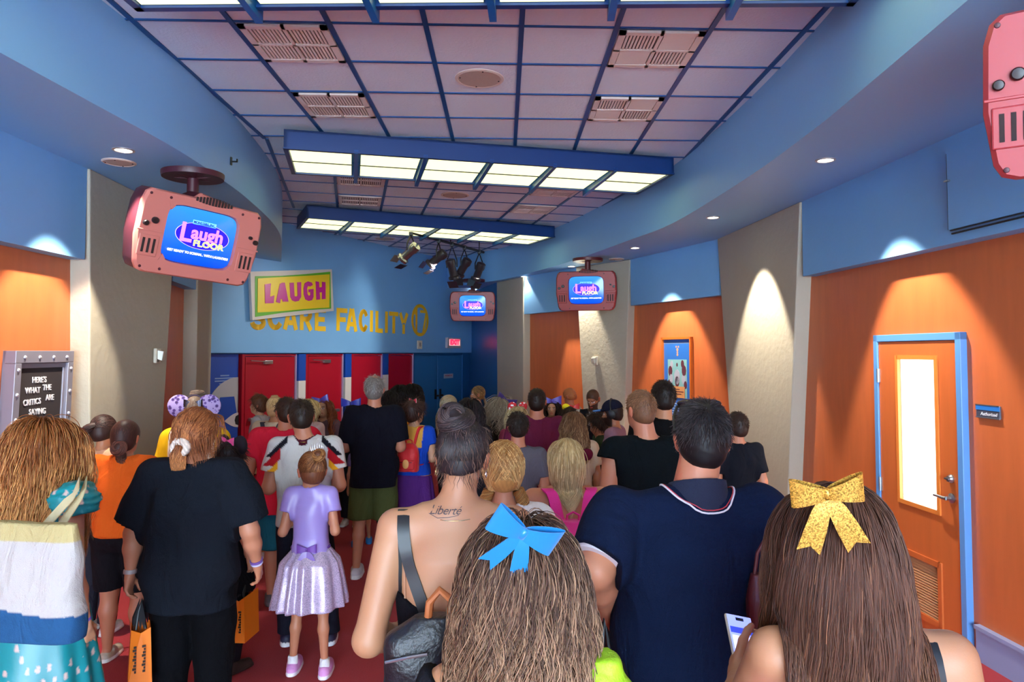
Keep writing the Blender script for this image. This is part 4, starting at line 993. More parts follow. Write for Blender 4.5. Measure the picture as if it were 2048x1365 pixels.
    def thorax(s, v, e=0, k=.03, p=2.4, straight=0, zlo=None):
        N = s.torso
        if straight:
            chest = max(n[3] for n in N if n[0] > 1.2*s.s); N = [(z, x, y, max(a, chest*straight) if z < 1.3*s.s else a, max(b, .112*s.s*s.w*straight) if z < 1.3*s.s else b) for z,x,y,a,b in N]
        if zlo is not None:
            n0 = min(N); N = [(zlo, n0[1], n0[2], max(n0[3], N[1][3]), max(n0[4], N[1][4]))] + [n for n in N if n[0] > zlo + .01]
        v.loft(N, e, k, p); q = s.s
        for sd in 'LR':
            a = s.J['sh'+sd]; r = .052*q*(1+(s.w-1)*.6)
            v.cone((0, a[1], a[2]+.048*q), a*[.93,1,1]+[0,0,-.006*q], r*.62+e, r*.95+e, k+.015)
        return s
    def neck(s, v, e=0, k=.025):
        q = s.s*{'m':1.12,'f':.9,'k':.85}[s.sex]*(1+(s.w-1)*.35); c = s.hc
        v.cone((0, s.J['shL'][1]-.0, 1.43*s.s), (c[0]*.8, c[1]-.015*s.s, c[2]-.05*s.hk), .056*q+e, .050*q+e, k); return s
    def hv(s, p): return s.hc + s.Rh @ (np.array(p)*s.hk)
    def head_ops(s, v):
        h = s.hk; M = s.Rh; E = lambda c, r, k=.02, carve=False: v.ell(s.hv(c), np.array(r)*h, k*h, M, carve)
        E((0,-.012,.028),(.076,.094,.090)); E((0,.030,-.035),(.058,.066,.075), .03); E((0,.050,-.085),(.034,.038,.026), .03)
        v.cone(s.hv((0,.084,.0)), s.hv((0,.103,-.030)), .010*h, .014*h, .012*h); E((0,.086,-.062),(.024,.014,.012), .01)
        E((-.031,.092,.0),(.016,.014,.010),0,True); E((.031,.092,.0),(.016,.014,.010),0,True)
        E((-.031,.078,.0),(.014,.012,.010),.004); E((.031,.078,.0),(.014,.012,.010),.004)
        for sx in (-1,1):
            E((sx*.081,-.012,-.008),(.011,.020,.034), .006); E((sx*.088,-.016,.008),(.009,.016,.019), .006)
    def hand(s, v, sd, grip=.9, spread=1, big=1.0):
        J = s.J; a, w_ = J['el'+sd], J['wr'+sd]; sx = -1 if sd == 'L' else 1; q = s.s*{'m':1.08,'f':.95,'k':.95}[s.sex]*big
        d = (w_-a); d /= np.linalg.norm(d); side = np.array([sx,0,0.]); fw = np.array([0,1.,0])       # palm looks to the thigh; thumb forward
        if abs(d[1]) > .75: fw = np.array([0,0,1.])
        fw = fw - d*(fw@d); fw /= np.linalg.norm(fw); nrm = np.cross(d, fw); nrm *= -np.sign(nrm@side) or 1   # towards the body
        v.cone(w_, w_+d*.03*q, .024*q, .026*q, .01)
        for i, (l, off) in enumerate(((.074,.028),(.082,.010),(.076,-.009),(.060,-.026))):
            root = w_ + d*.085*q + fw*off*q; v.cone(w_+d*.02*q+fw*off*.5*q, root, .014*q, .0125*q, .012)
            p = root; ang = .25+.12*i
            for seg, rr in ((.44,.0100),(.32,.0092),(.26,.0080)):
                dd = d*math.cos(ang*grip) + nrm*math.sin(ang*grip) + fw*(.06*spread*(1.5-i)); dd /= np.linalg.norm(dd); q2 = p + dd*l*seg*q; v.cone(p, q2, rr*q, rr*.94*q, .003); p = q2; ang += .62
        p = w_ + d*.025*q + fw*.026*q
        for dd, l, rr in ((d*.7+fw*.62+nrm*.25, .042, .0135),(d*.86+fw*.32+nrm*.35,.032,.0110),(d*.9+nrm*.42,.024,.0095)):
            dd = dd/np.linalg.norm(dd); q2 = p+dd*l*q; v.cone(p, q2, rr*q, rr*.93*q, .006); p = q2
        s.bag[sd] = w_ + d*.10*q + nrm*.02*q
    def bounds(s, pad=.04):
        P = np.array([s.J[k] for k in s.J] + [s.hc]); lo = P.min(0); hi = P.max(0); W_ = max(s.hipw*s.s, max(n[3] for n in s.torso))
        lo[0] = min(lo[0]-.13*s.s*s.w, -W_-.03); hi[0] = max(hi[0]+.13*s.s*s.w, W_+.03)
        lo[1] = min(lo[1]-.16*s.s, -.2*s.w*s.s); hi[1] = max(hi[1]+.16*s.s, .2*s.w*s.s); lo[2] = 0; hi[2] = s.H+.03; return lo-pad, hi+pad
    def body(s, hands=(1,1), grip=.9, lips='b5504a', brow='4a3224', iris='2a1c14', beard=None, face=None, feet=True):
        lo, hi = s.bounds(); k = s.s; v = Vol(lo, hi, s.h); s.thorax(v, 0, .03)
        q = k*(1+(s.w-1)*.75); m = {'m':1.0,'f':1.0,'k':.82}[s.sex]
        for sd in 'LR':
            a, b, c = s.J['hip'+sd], s.J['kn'+sd], s.J['an'+sd]
            v.cone(a, a+(b-a)*.4, .088*m*q, .074*m*q, .03); v.cone(a+(b-a)*.4, b, .074*m*q, .052*m*q, .02)
            cf = b+(c-b)*.32; v.cone(b, cf-[0,.012*k,0], .049*m*q, .051*m*q, .02); v.cone(cf-[0,.012*k,0], c, .051*m*q, .032*m*k, .02)
            v.cone(c-[0,.02*k,.035*k], c+[0,.14*k,-.05*k], .032*k, .026*k, .02)
        s.limbs(v, 0, (1,1), .02); s.neck(v); s.head_ops(v)
        fine = s.h < .010
        for i, sd in enumerate('LR'):
            if hands[i] and not fine: s.hand(v, sd, grip)
        V, Q = v.mesh(); parts = [(V, Q, None)]
        for i, sd in enumerate('LR'):
            if hands[i] and fine:
                w_ = s.J['wr'+sd]; hv_ = Vol(w_-.19*k, w_+.19*k, .0042); hv_.cone(w_-(w_-s.J['el'+sd])*.12, w_, .028*k, .026*k, .01); s.hand(hv_, sd, grip); a, b = hv_.mesh(); parts.append((a, b, None))
        out = []
        for V, Q, _ in parts:
            c = np.tile(s.skin, (len(V), 1)); g = np.random.default_rng(s.seed)
            n = .5+.5*np.sin(V[:,0]*31+s.seed)*np.sin(V[:,2]*17+V[:,1]*23); c = c*(1-.10*n[:,None]*np.array([.3,1,1]))
            L = (V - s.hc) @ s.Rh / s.hk; near = (np.abs(L) < .13).all(1); x, y, z = L.T
            def put(mask, col): c[near & mask] = LC(col)
            put(((x/.024)**2+((z+.062)/.0085)**2 < 1) & (y > .07), lips)
            for sx in (-1,1):
                put((((x-sx*.031)/.017)**2+((z)/.0075)**2 < 1) & (y > .06), 'e8e0dc'); put((((x-sx*.031)/.0075)**2+((z)/.0075)**2 < 1) & (y > .06), iris)
                put((((x-sx*.033)/.022)**2+((z-.020-.2*(.0)))**2/.0045**2 < 1) & (y > .05), brow)
            if beard: put((z < -.03) & (z > -.13) & (y > .0) & (((x/.024)**2+((z+.062)/.0085)**2 >= 1)), beard)
            red = near & (np.abs(x) > .074) & (np.abs(y) < .06); c[red] *= [1.05,.8,.78]
            out.append((V, Q, c))
        V, Q, c = join(out); s.body_o = np_mesh('body', V, Q, M_SKIN, s.root, c); return s
    # -- clothes
    def shirt(s, col, sleeve=.27, hem=.86, e=.013, neckr=.075, neckz=1.455, wr=.0045, straight=.95, m=None, colfn=None, name='shirt', loose=1.5, neckback=0, armw=1.12, strap=None, scoop=None, pleat=None, flare=0):
        lo, hi = s.bounds(); k = s.s; v = Vol(lo, hi, s.h); e_ = e*k; s.hem = hem
        s.thorax(v, e_, .03, straight=straight, zlo=(hem-.02)*k if hem < .84 else None)
        if flare:
            n = [q for q in s.torso if q[0] > .85*k][0]; v.loft([(hem*k-.01, 0, 0, (s.hipw+flare)*k, (.115*s.w+flare)*k), (1.05*k, 0, 0, s.torso[3][3]+.01, s.torso[3][4]+.01)], e_, .03, 2.2, pleat=pleat)
        if sleeve > 0:
            s.limbs(v, e_*1.1, (sleeve, sleeve), .025, armw=armw)
            for sd in 'LR':
                if sleeve <= .5:
                    a, b = s.J['sh'+sd], s.J['el'+sd]; c = a+(b-a)*(sleeve/.5); v.plane_local = None
                    d = (b-a)/np.linalg.norm(b-a); sl, g = v.sub(c-.12*k*s.w, c+.12*k*s.w)
                    if sl is not None:
                        X, Y, Z = g; sd_ = (X-c[0])*d[0]+(Y-c[1])*d[1]+(Z-c[2])*d[2]
                        rad = np.sqrt(np.maximum((X-c[0])**2+(Y-c[1])**2+(Z-c[2])**2-sd_**2, 0)); F_ = v.F[sl]; inn = rad < .088*k*s.w*armw*(1+.3*(e > .02))
                        out_ = (X*(-1 if sd == 'L' else 1) > (max(n[3] for n in s.torso if .95*k < n[0] < 1.32*k)+e_*1.3))
                        v.F[sl] = np.where(inn & out_, np.maximum(F_, sd_), F_)
        if wr: v.wrinkle(wr*k, s.seed*1.7)
        v.plane((0,0,hem*k), (0,0,-1))
        if strap is None:
            q = s.hc; v2 = v; a = (0, s.J['shL'][1]-.0, neckz*k); r = neckr*k*{'m':1.0,'f':.95,'k':.9}[s.sex]*(1+(s.w-1)*.3)
            v.ell((0, a[1]+.012*k, a[2]+(.05*k)), (r, r*1.05, .075*k), 0, None, True)
            v.plane((0,0,a[2]+.055*k), (0,.0,1))
        else:                                             # a low back cut: (z of the neckline at the back, half width kept out at the shoulders)
            zc, keep = strap
            X, Y, Z = v.ax[0][:,None,None], v.ax[1][None,:,None], v.ax[2][None,None,:]
            top = zc*k - .0*X + (X/(.15*k*s.w))**2*.06*k
            v.F = np.maximum(v.F, (Z-top).astype(np.float32)*.8)
        cf = colfn or (lambda V: np.tile(LC(col), (len(V), 1)))
        o = from_vol(name, v, m or M_CLOTH, s.root, lambda V: cf(V)); s.shirt_o = o; return s
    def bottom(s, kind, col, length=.5, e=.012, top=1.0, flare=0, m=None, colfn=None, pleat=None, name=None, wr=.003, bulge=None):
        """kind trousers / shorts: to the height `length` (share of 1.75); skirt: flared to `length`"""
        lo, hi = s.bounds(); k = s.s
        if kind != 'skirt' and getattr(s, 'hem', None) is not None and top == 1.0 and s.hem < .93: top = max(s.hem+.03, .86)
        if kind == 'skirt': lo[0] -= flare; hi[0] += flare; lo[1] -= flare; hi[1] += flare
        v = Vol(lo*[1,1,0]+[0,0,length*k-.03], [hi[0], hi[1], top*k+.02], max(s.h, .009)); q = k*(1+(s.w-1)*.75); m_ = {'m':1.0,'f':1.0,'k':.82}[s.sex]; E = e*k
        N = [n for n in s.torso if n[0] < (top+.12)*k]
        if kind == 'skirt':
            hw = s.hipw*k
            if bulge: N2 = [(length*k, 0, 0, hw+flare*k, .12*k*s.w+flare*k), (length*k+(.12)*k, 0, 0, hw+flare*bulge*k, .12*k*s.w+flare*bulge*k), (.90*k, 0, 0, hw+flare*.55*k, .12*k*s.w+flare*.55*k), (top*k, 0, 0, N[-1][3], N[-1][4])]
            else: N2 = [(length*k, 0, 0, hw+flare*k, .12*k*s.w+flare*k), (.93*k, 0, -.01*k, hw+.15*flare*k, .12*k*s.w+.15*flare*k), (top*k, 0, 0, N[-1][3], N[-1][4])]
            v.loft(N2, E, .02, 2.1, pleat=pleat)
        else:
            v.loft(N, E, .03)
            wide = 1.25 if kind == 'shorts' else 1.15 if kind == 'trousers' else 1.0
            for sd in 'LR':
                a, b, c = s.J['hip'+sd], s.J['kn'+sd], s.J['an'+sd]
                v.cone(a, b, .088*m_*q+E, .062*m_*q*wide+E, .025); 
                if length < .48: v.cone(b, c, .062*m_*q*wide*(.98)+E, .050*k*wide+E, .02)
        v.plane((0,0,length*k), (0,0,-1)); v.plane((0,0,top*k), (0,0,1))
        if wr: v.wrinkle(wr*k, s.seed*2.3, 7, 14)
        cf = colfn or (lambda V: np.tile(LC(col), (len(V), 1)))
        s.bottom_o = from_vol(name or {'skirt':'skirt','shorts':'shorts','trousers':'trousers','leggings':'leggings'}[kind], v, m or M_CLOTH, s.root, cf); return s
    def shoes(s, upper='d8d0cc', sole='eeeeee', sock=None, style='sneaker'):
        k = s.s; big = {'m':1.1,'f':.95,'k':1.12}[s.sex]
        for sd in 'LR':
            a = s.J['an'+sd]; c = np.array([a[0], a[1], 0]); B = big*k
            v = Vol(c+[-.08,-.12,-.01], c+[.08,.26*big,.16], .007 if s.Y < 6 else .011)
            if style == 'boot': v.cone(c+[0,.0,.06*k], c+[0,0,.16*k], .05*B, .05*B, .02)
            v.cone(c+[0,-.025*B,.042*B], c+[0,.03*B,.055*B], .040*B, .044*B, .02); v.cone(c+[0,.03*B,.048*B], c+[0,.15*B,.034*B], .042*B, .038*B, .02)
            v.loft([(0,c[0],c[1]+.065*B,.050*B,.140*B),(.028*B,c[0],c[1]+.065*B,.046*B,.134*B)], 0, .004, 2.6)
            v.plane((0,0,.105*B), (0,0,1))
            cf = lambda V: np.where((V[:,2:3] < .028*B), LC(sole), LC(upper)) * (1-.12*(np.sin(V[:,1:2]*160) > .8)*((V[:,2:3] > .05*B)))
            sh = from_vol('shoe', v, M_SHOE, s.root, cf)
            if sock:
                w2 = Vol(c+[-.06,-.1,.06], c+[.06,.08,.2], .009); w2.cone(c+[0,-.0,.06*k], c+[0,0,.15*k], .036*B, .035*B, .01); w2.plane((0,0,.145*k), (0,0,1)); from_vol('sock', w2, M_CLOTH, s.root, lambda V: np.tile(LC(sock), (len(V),1)))
        return s
    # -- hair
    def cap(s, col, e=.012, low=-.075, front=.045, slope=.55, name='hair', var=.15, rough=0, sideburn=0, bald=None):
        h = s.hk; R_ = .13*h; v = Vol(s.hc-[R_,R_,R_], s.hc+[R_,R_,R_*1.05], min(s.h, .009)*.9)
        E = lambda c, r, k=.02: v.ell(s.hv(c), np.array(r)*h, k*h, s.Rh)
        E((0,-.014,.030),(.076+e,.094+e,.090+e)); E((0,-.045,-.03),(.060+e,.055+e,.055+e), .03)
        if rough: v.wrinkle(rough, s.seed, 60, 70)
        n = s.Rh @ np.array([0,1,-slope]); v.plane(s.hv((0,front,0)), n)
        v.plane(s.hv((0,-.05,low)), s.Rh @ np.array([0,.35,-1.0]))
        g = np.random.default_rng(s.seed)
        def cf(V):
            L = (V-s.hc) @ s.Rh/s.hk; a = np.arctan2(L[:,0], -L[:,1]); n = np.sin(a*23+3*np.sin(L[:,2]*40))*np.sin(a*57+L[:,2]*30)
            c = LC(col)*(1+var*n[:,None]*1.5)
            if bald: m = ((L[:,0]/.045)**2+((L[:,1]+.02)/.05)**2 < 1) & (L[:,2] > .06); c[m] = c[m]*.4+s.skin*.6
            return np.clip(c, 0, 1)
        return v, cf
    def scalp_pts(s, n, seed, e=.012, zmin=-.06, front=.045, slope=.55):
        g = np.random.default_rng(seed); out = []
        while sum(map(len, out)) < n:
            d = g.normal(0,1,(n*3,3)); d /= np.linalg.norm(d, axis=1, keepdims=True); p = d*[.076+e,.094+e,.090+e]+[0,-.014,.030]
            ok = (p[:,1]-slope*p[:,2] < front) & (p[:,2]+.35*(p[:,1]+.05)*-1 > zmin); out.append(p[ok])
        return np.concatenate(out)[:n]
    def finish_hair(s, parts, name='hair'):
        V, Q, c = join(parts); s.hair_o = np_mesh(name, V, Q, M_HAIR, s.root, c); return s.hair_o
    def hair_short(s, col, col2=None, n=900, L=.03, e=.012, low=-.075, front=.045, slope=.55, r=.0016, up=.15, var=.3, capvar=.15, bald=None):
        v, cf = s.cap(col, e, low, front, slope, rough=.0012, var=capvar, bald=bald); V, Q = v.mesh(); parts = [(V, Q, cf(V))]
        if n:
            P0 = s.scalp_pts(n, s.seed+9, e, low, front, slope); m = 4; g = np.random.default_rng(s.seed)
            c0 = np.array([0,-.014,.030]); N = (P0-c0)/[.0064,.0096,.0088]; N /= np.linalg.norm(N, axis=1, keepdims=True)
            crown = np.array([.01,-.06,.10]); D = P0-crown; D = D-N*(D*N).sum(1,keepdims=True); D /= np.linalg.norm(D,axis=1,keepdims=True)+1e-6; D += g.normal(0,.25,D.shape)+N*up
            P = np.stack([P0+D*(L*t/(m-1)) + N*(.004*t/(m-1) - .002) for t in range(m)], 1)
            W_ = s.hc + (P*s.hk) @ s.Rh.T; a, b = strands(W_, r*s.hk/max(s.s,.6)*1.0, .3); parts.append((a, b, strand_cols(n, m, 3, col, col2 or col, s.seed, var)))
        s.finish_hair(parts); return s
    def fall(s, n, L, col, col2, r=.0024, vol=.03, wave=.012, wl=.12, spread=0, front=.03, slope=.4, zmin=-.02, mid=.6, var=.3, seed=0, m=22, part=0, push=True, clump=.5, droop=1., endvar=.18, azmax=None, fwd=0):
        """long hair: strands leave the scalp, fall, and are pushed off the head, neck and shoulders"""
        g = np.random.default_rng(s.seed*7+seed); P0 = s.scalp_pts(n, s.seed*5+seed, .010, zmin, front, slope); pos = s.hc + (P0*s.hk) @ s.Rh.T; c0 = s.hv((0,-.014,.030))
        if front < .045: P0[:,0] = np.where((P0[:,1] > .0) & (np.abs(P0[:,0]) < .03), np.sign(P0[:,0]+1e-9)*.03, P0[:,0]); pos = s.hc + (P0*s.hk) @ s.Rh.T
        sg0 = np.sign(P0[:,0]+1e-9)*s.hk; hk_ = s.hk
        lay = (g.random((n,1))**.7)*vol; Ls = L*(1-endvar*g.random((n,1))); step = Ls/(m-1)
        out = pos-c0; out[:,2] *= 0; out[:,0] += g.normal(0,.004,n); out[:,1] -= .004; out /= np.linalg.norm(out,axis=1,keepdims=True)+1e-9; side = out.copy(); d = out*np.where(P0[:,1:2] > 0, .15, .8)+[0,0,-.6]; P = [pos.copy()]
        R0 = s.hk*np.array([.078,.096,.094]); tors = s.torso; sh = s.J['shR']; q = s.s*(1+(s.w-1)*.75)
        for i in range(m-1):
            d = d*(.72)+np.array([0,0,-1.])*.28*droop; d /= np.linalg.norm(d,axis=1,keepdims=True); new = pos+d*step + side*(spread*step*(i/m))
            Q = (new-c0)@s.Rh; E = R0+lay; u = np.linalg.norm(Q/E,axis=1,keepdims=True); Qn = np.where(u<1, Q/np.maximum(u,1e-6), Q); fm = (Qn[:,1] > .015*hk_) & (np.abs(Qn[:,0]) < .064*hk_) & (Qn[:,2] < .075*hk_); Qn[:,0] = np.where(fm, sg0*(.064+lay[:,0]), Qn[:,0]); new = c0+Qn@s.Rh.T
            if push:
                N = np.array(tors); z = new[:,2]; w_ = np.interp(z,N[:,0],N[:,3])+.02+lay[:,0]*.6; dd = np.interp(z,N[:,0],N[:,4])+.025+lay[:,0]*.6; cy = np.interp(z,N[:,0],N[:,2])
                tz = z < N[-1,0]+.015; x = new[:,0]; y = new[:,1]-cy; u = np.sqrt((x/w_)**2+(y/dd)**2); ins = tz & (u<1) 
                # push to the back or front rather than sideways
                yy = dd*np.sqrt(np.clip(1-(x/w_)**2,0,1))*np.where(y > .02+.0*x, 1, -1); new[:,1] = np.where(ins, cy+yy, new[:,1])
                ax_ = np.abs(x); 
                for sg in (-1,1):
                    a = s.J['sh'+('L' if sg<0 else 'R')]; dv = new-a; rr = .062*q+lay[:,0]*.5; dist = np.sqrt(dv[:,1]**2+dv[:,2]**2+ (np.minimum(0, dv[:,0]*sg+.06)*0)**2); inn = (dist<rr)&(dv[:,0]*sg > -.09)&(dv[:,0]*sg<.05)
                    yy2 = np.sqrt(np.clip(rr**2-dv[:,2]**2, 0, 1))*np.where(dv[:,1] > .03, 1, -1); new[:,1] = np.where(inn, a[1]+yy2, new[:,1])
            d = new-pos; d /= np.linalg.norm(d,axis=1,keepdims=True)+1e-9; pos = new; P.append(pos.copy())
        P = np.stack(P,1); t = np.linspace(0,1,m)[None,:]; K = max(8, n//28); cl = g.integers(0,K,n); az = np.arctan2(side[:,0], -side[:,1]); cl = np.digitize(az+g.normal(0,.05,n), np.sort(g.uniform(-3.2,3.2,K)))
        ph = g.uniform(0,6.28,K+2)[cl][:,None]+g.normal(0,.35,(n,1)); s_ = t*Ls/wl*2*pi
        amp = wave*np.clip(t*1.8,0,1); P[:,:,0] += amp*np.sin(s_+ph); P[:,:,1] += amp*.7*np.cos(s_+ph*1.3)-amp*.3
        # strands of a lock lean together towards the tips
        for c in np.unique(cl):
            mm = cl == c; mean = P[mm].mean(0, keepdims=True); P[mm] += (mean-P[mm])*[1,1,.15]*(clump*t[...,None]**1.5*.55)
        a, b = strands(P, r*(.7+.6*g.random(n)), .2); return (a, b, strand_cols(n, m, 3, col, col2, s.seed+seed, var, mid))
    def hair_long(s, col, col2=None, n=1400, L=.5, cape=.012, low=-.09, **kw):
        v, cf = s.cap(col, cape*.6, low, kw.get('front',.03)+.01, kw.get('slope',.4)); V, Q = v.mesh()
        s.finish_hair([(V, Q, cf(V)), s.fall(n, L, col, col2 or col, **kw)]); return s
    def gather(s, G, n, col, col2=None, e=.013, r=.0018, seed=3, m=9, front=.045, slope=.55, low=-.07, var=.3, lift=.012):
        """hair combed over the scalp to the point G (head space)"""
        P0 = s.scalp_pts(n, s.seed*3+seed, e*.7, low, front, slope); G = np.array(G, float); c0 = np.array([0,-.014,.030]); E = np.array([.076,.094,.090])+e
        a = (P0-c0)/E; b = (G-c0)/E; bl = np.linalg.norm(b); b = b/bl; P = []
        g = np.random.default_rng(seed)
        for t in np.linspace(0,1,m):
            q = a*(1-t)+b*t; q /= np.linalg.norm(q,axis=1,keepdims=True); q = q*(1+(bl-1)*t**3+lift*4*t*(1-t)*g.random((n,1))); P.append(c0+q*E)
        P = np.stack(P,1); W_ = s.hc+(P*s.hk)@s.Rh.T; x, y = strands(W_, r*s.hk, .6); return (x, y, strand_cols(n, m, 3, col, col2 or col, s.seed+seed, var))
    def bundle(s, pts, rad, n, col, col2=None, r=.0022, seed=5, m=None, twist=0, var=.3, world=False, wave=.004):
        """a tail of hair along points (head space unless world)"""
        C_ = np.array([p if world else s.hv(p) for p in pts]); m = m or 14; t0 = np.linspace(0,1,len(C_)); t = np.linspace(0,1,m); Cx = np.stack([np.interp(t,t0,C_[:,i]) for i in range(3)],1)
        for _ in range(3): Cx[1:-1] = (Cx[:-2]+2*Cx[1:-1]+Cx[2:])/4
        T = np.gradient(Cx,axis=0); T /= np.linalg.norm(T,axis=1,keepdims=True)+1e-9; X = np.cross(T,[.1,1,.2]); X /= np.linalg.norm(X,axis=1,keepdims=True)+1e-9; Y_ = np.cross(T,X)
        rr = np.interp(t, np.linspace(0,1,len(rad)), rad); g = np.random.default_rng(seed+s.seed); a = g.uniform(0,6.28,(n,1)); q = np.sqrt(g.random((n,1))); ph = g.uniform(0,6.28,(n,1))
        A = a+twist*t[None,:]; off = rr[None,:]*q
        P = Cx[None]+X[None]*(off*np.cos(A))[...,None]+Y_[None]*(off*np.sin(A))[...,None]+X[None]*(wave*t*np.sin(t*14+ph))[...,None]
        x, y = strands(P, r, .3); return (x, y, strand_cols(n, m, 3, col, col2 or col, s.seed+seed, var))
    def blob(s, ops, col, h=.006, var=.2, stripes=40):
        P = np.array([s.hv(o[0]) for o in ops]); Rm = max(max(np.atleast_1d(o[1])) for o in ops)*s.hk+.02; v = Vol(P.min(0)-Rm, P.max(0)+Rm, h)
        for c, r_ in ops: v.ell(s.hv(c), np.atleast_1d(r_)*s.hk if np.size(r_) == 3 else np.array([r_]*3)*s.hk, .006)
        V, Q = v.mesh(); n = np.sin(V[:,0]*stripes*6+V[:,2]*stripes*9+3*np.sin(V[:,1]*90)); return (V, Q, np.clip(LC(col)*(1+var*n[:,None]),0,1))
    def coil(s, c, R0, r0, turns, n, col, tilt=(0,0), r=.0018, seed=8, flat=.5, var=.3, col2=None):
        """a bun: strands wound around"""
        g = np.random.default_rng(seed+s.seed); m = 26; a0 = g.uniform(0,6.28,(n,1)); b = g.uniform(0,6.28,(n,1)); t = np.linspace(0,1,m)[None,:]; A = a0+turns*2*pi*t*.45; B = b+3*t
        rr = r0*np.sqrt(g.random((n,1)))
        x = (R0+rr*np.cos(B))*np.cos(A); y = (R0+rr*np.cos(B))*np.sin(A); z = rr*np.sin(B)*flat*2
        M = rotm(0, tilt[0], tilt[1]); P = np.stack([x,y,z],-1)@M.T + np.array(c); W_ = s.hc+(P*s.hk)@s.Rh.T; a, q = strands(W_, r*s.hk, .7); return (a, q, strand_cols(n, m, 3, col, col2 or col, s.seed+seed, var))
    def child(s, o): return o
# objects in the person's own space
    def to_world(s, p): return s.root.matrix_basis @ Vector(p)
def bow(parent, c, M, size, col, tails=True, m=None, name='hair_bow', knot=True, k=1.0, glitter=None):
    """a tied ribbon bow; M: 3x3 with x along the bow, z up, y out of the head"""
    Mx = np.array(M); bm = MB(); S_ = size
    m = m or mat('ribbon_'+col, col, .3, spec=.6, sheen=.3)
    def ribbon_strip(cl, wd, th=.0018):
        cl = [np.array(p, float) for p in cl]; n = len(cl); T = [cl[min(i+1,n-1)]-cl[max(i-1,0)] for i in range(n)]; vs = []
        for i, p in enumerate(cl):
            t_ = T[i]/ (np.linalg.norm(T[i])+1e-9); nn = np.array([0,1.,0])-t_*t_[1]; nn /= np.linalg.norm(nn)+1e-9; sd = np.cross(t_, nn) if abs(t_[1]) < .98 else np.array([0,0,1.])
            w_ = wd[i] if isinstance(wd, (list,tuple)) else wd
            for a, b in ((-1,-1),(0,-1),(1,-1),(1,1),(0,1),(-1,1)): vs.append(p+sd*a*w_/2+nn*b*(th+.012)+(t_*.20*(abs(a)-1) if i == n-1 else 0))
        vs = [tuple(np.array(c)+Mx@(v*S_)) for v in vs]
        fs = [(i*6+q, i*6+(q+1) % 6, (i+1)*6+(q+1) % 6, (i+1)*6+q) for i in range(n-1) for q in range(6)]+[(5,4,1,0),(4,3,2,1),((n-1)*6,(n-1)*6+1,(n-1)*6+4,(n-1)*6+5),((n-1)*6+1,(n-1)*6+2,(n-1)*6+3,(n-1)*6+4)]
        return vs, fs
    root = None
    for sx in (-1,1):
        loop = []
        for j in range(17):
            a = 2*pi*j/16; x = .5*(1-math.cos(a))*sx; z = .16*math.sin(a)*(1-.3*math.cos(a)); loop.append((x*1.0, .10+.0*x+.13*math.sin(a), .12*abs(x)+.0))
        # the loop is a band: its width runs up-down
        vs = []; 
        for (x, y, z) in loop:
            f = .34+.55*abs(x); 
            for dz, dy in ((-.5*f,-.012),(.5*f,-.012),(.5*f,.012),(-.5*f,.012)): vs.append(tuple(np.array(c)+Mx@(np.array([x,y+dy,z+dz])*S_)))
        n = len(loop); bm2 = MB(); bm2.add(vs, [(i*4+q, i*4+(q+1) % 4, (i+1)*4+(q+1) % 4, (i+1)*4+q) for i in range(n-1) for q in range(4)])
        o = bm2.obj(name if root is None else 'loop', m, parent if root is None else root, smooth=60)
        if root is None: root = o
    if tails:
        for sx in (-1,1):
            vs, fs = ribbon_strip([(sx*.05,.10,-.05),(sx*.16*k,.20,-.35*k),(sx*.32*k,.25,-.75*k),(sx*.52*k,.27,-1.25*k)], [.2,.38*k,.46*k,.50*k])
            bm2 = MB().add(vs, fs); bm2.obj('tail', m, root, smooth=60)
    kb = MB().lathe([(.02,-.17),(.10,-.15),(.12,0),(.10,.15),(.02,.17)], 14, Matrix.Translation(c) @ Matrix(Mx.tolist()).to_4x4() @ Matrix.Translation((0,.12*S_,0)) @ Matrix.Scale(S_,4)); kb.obj('knot', m, root, smooth=True)
    return root
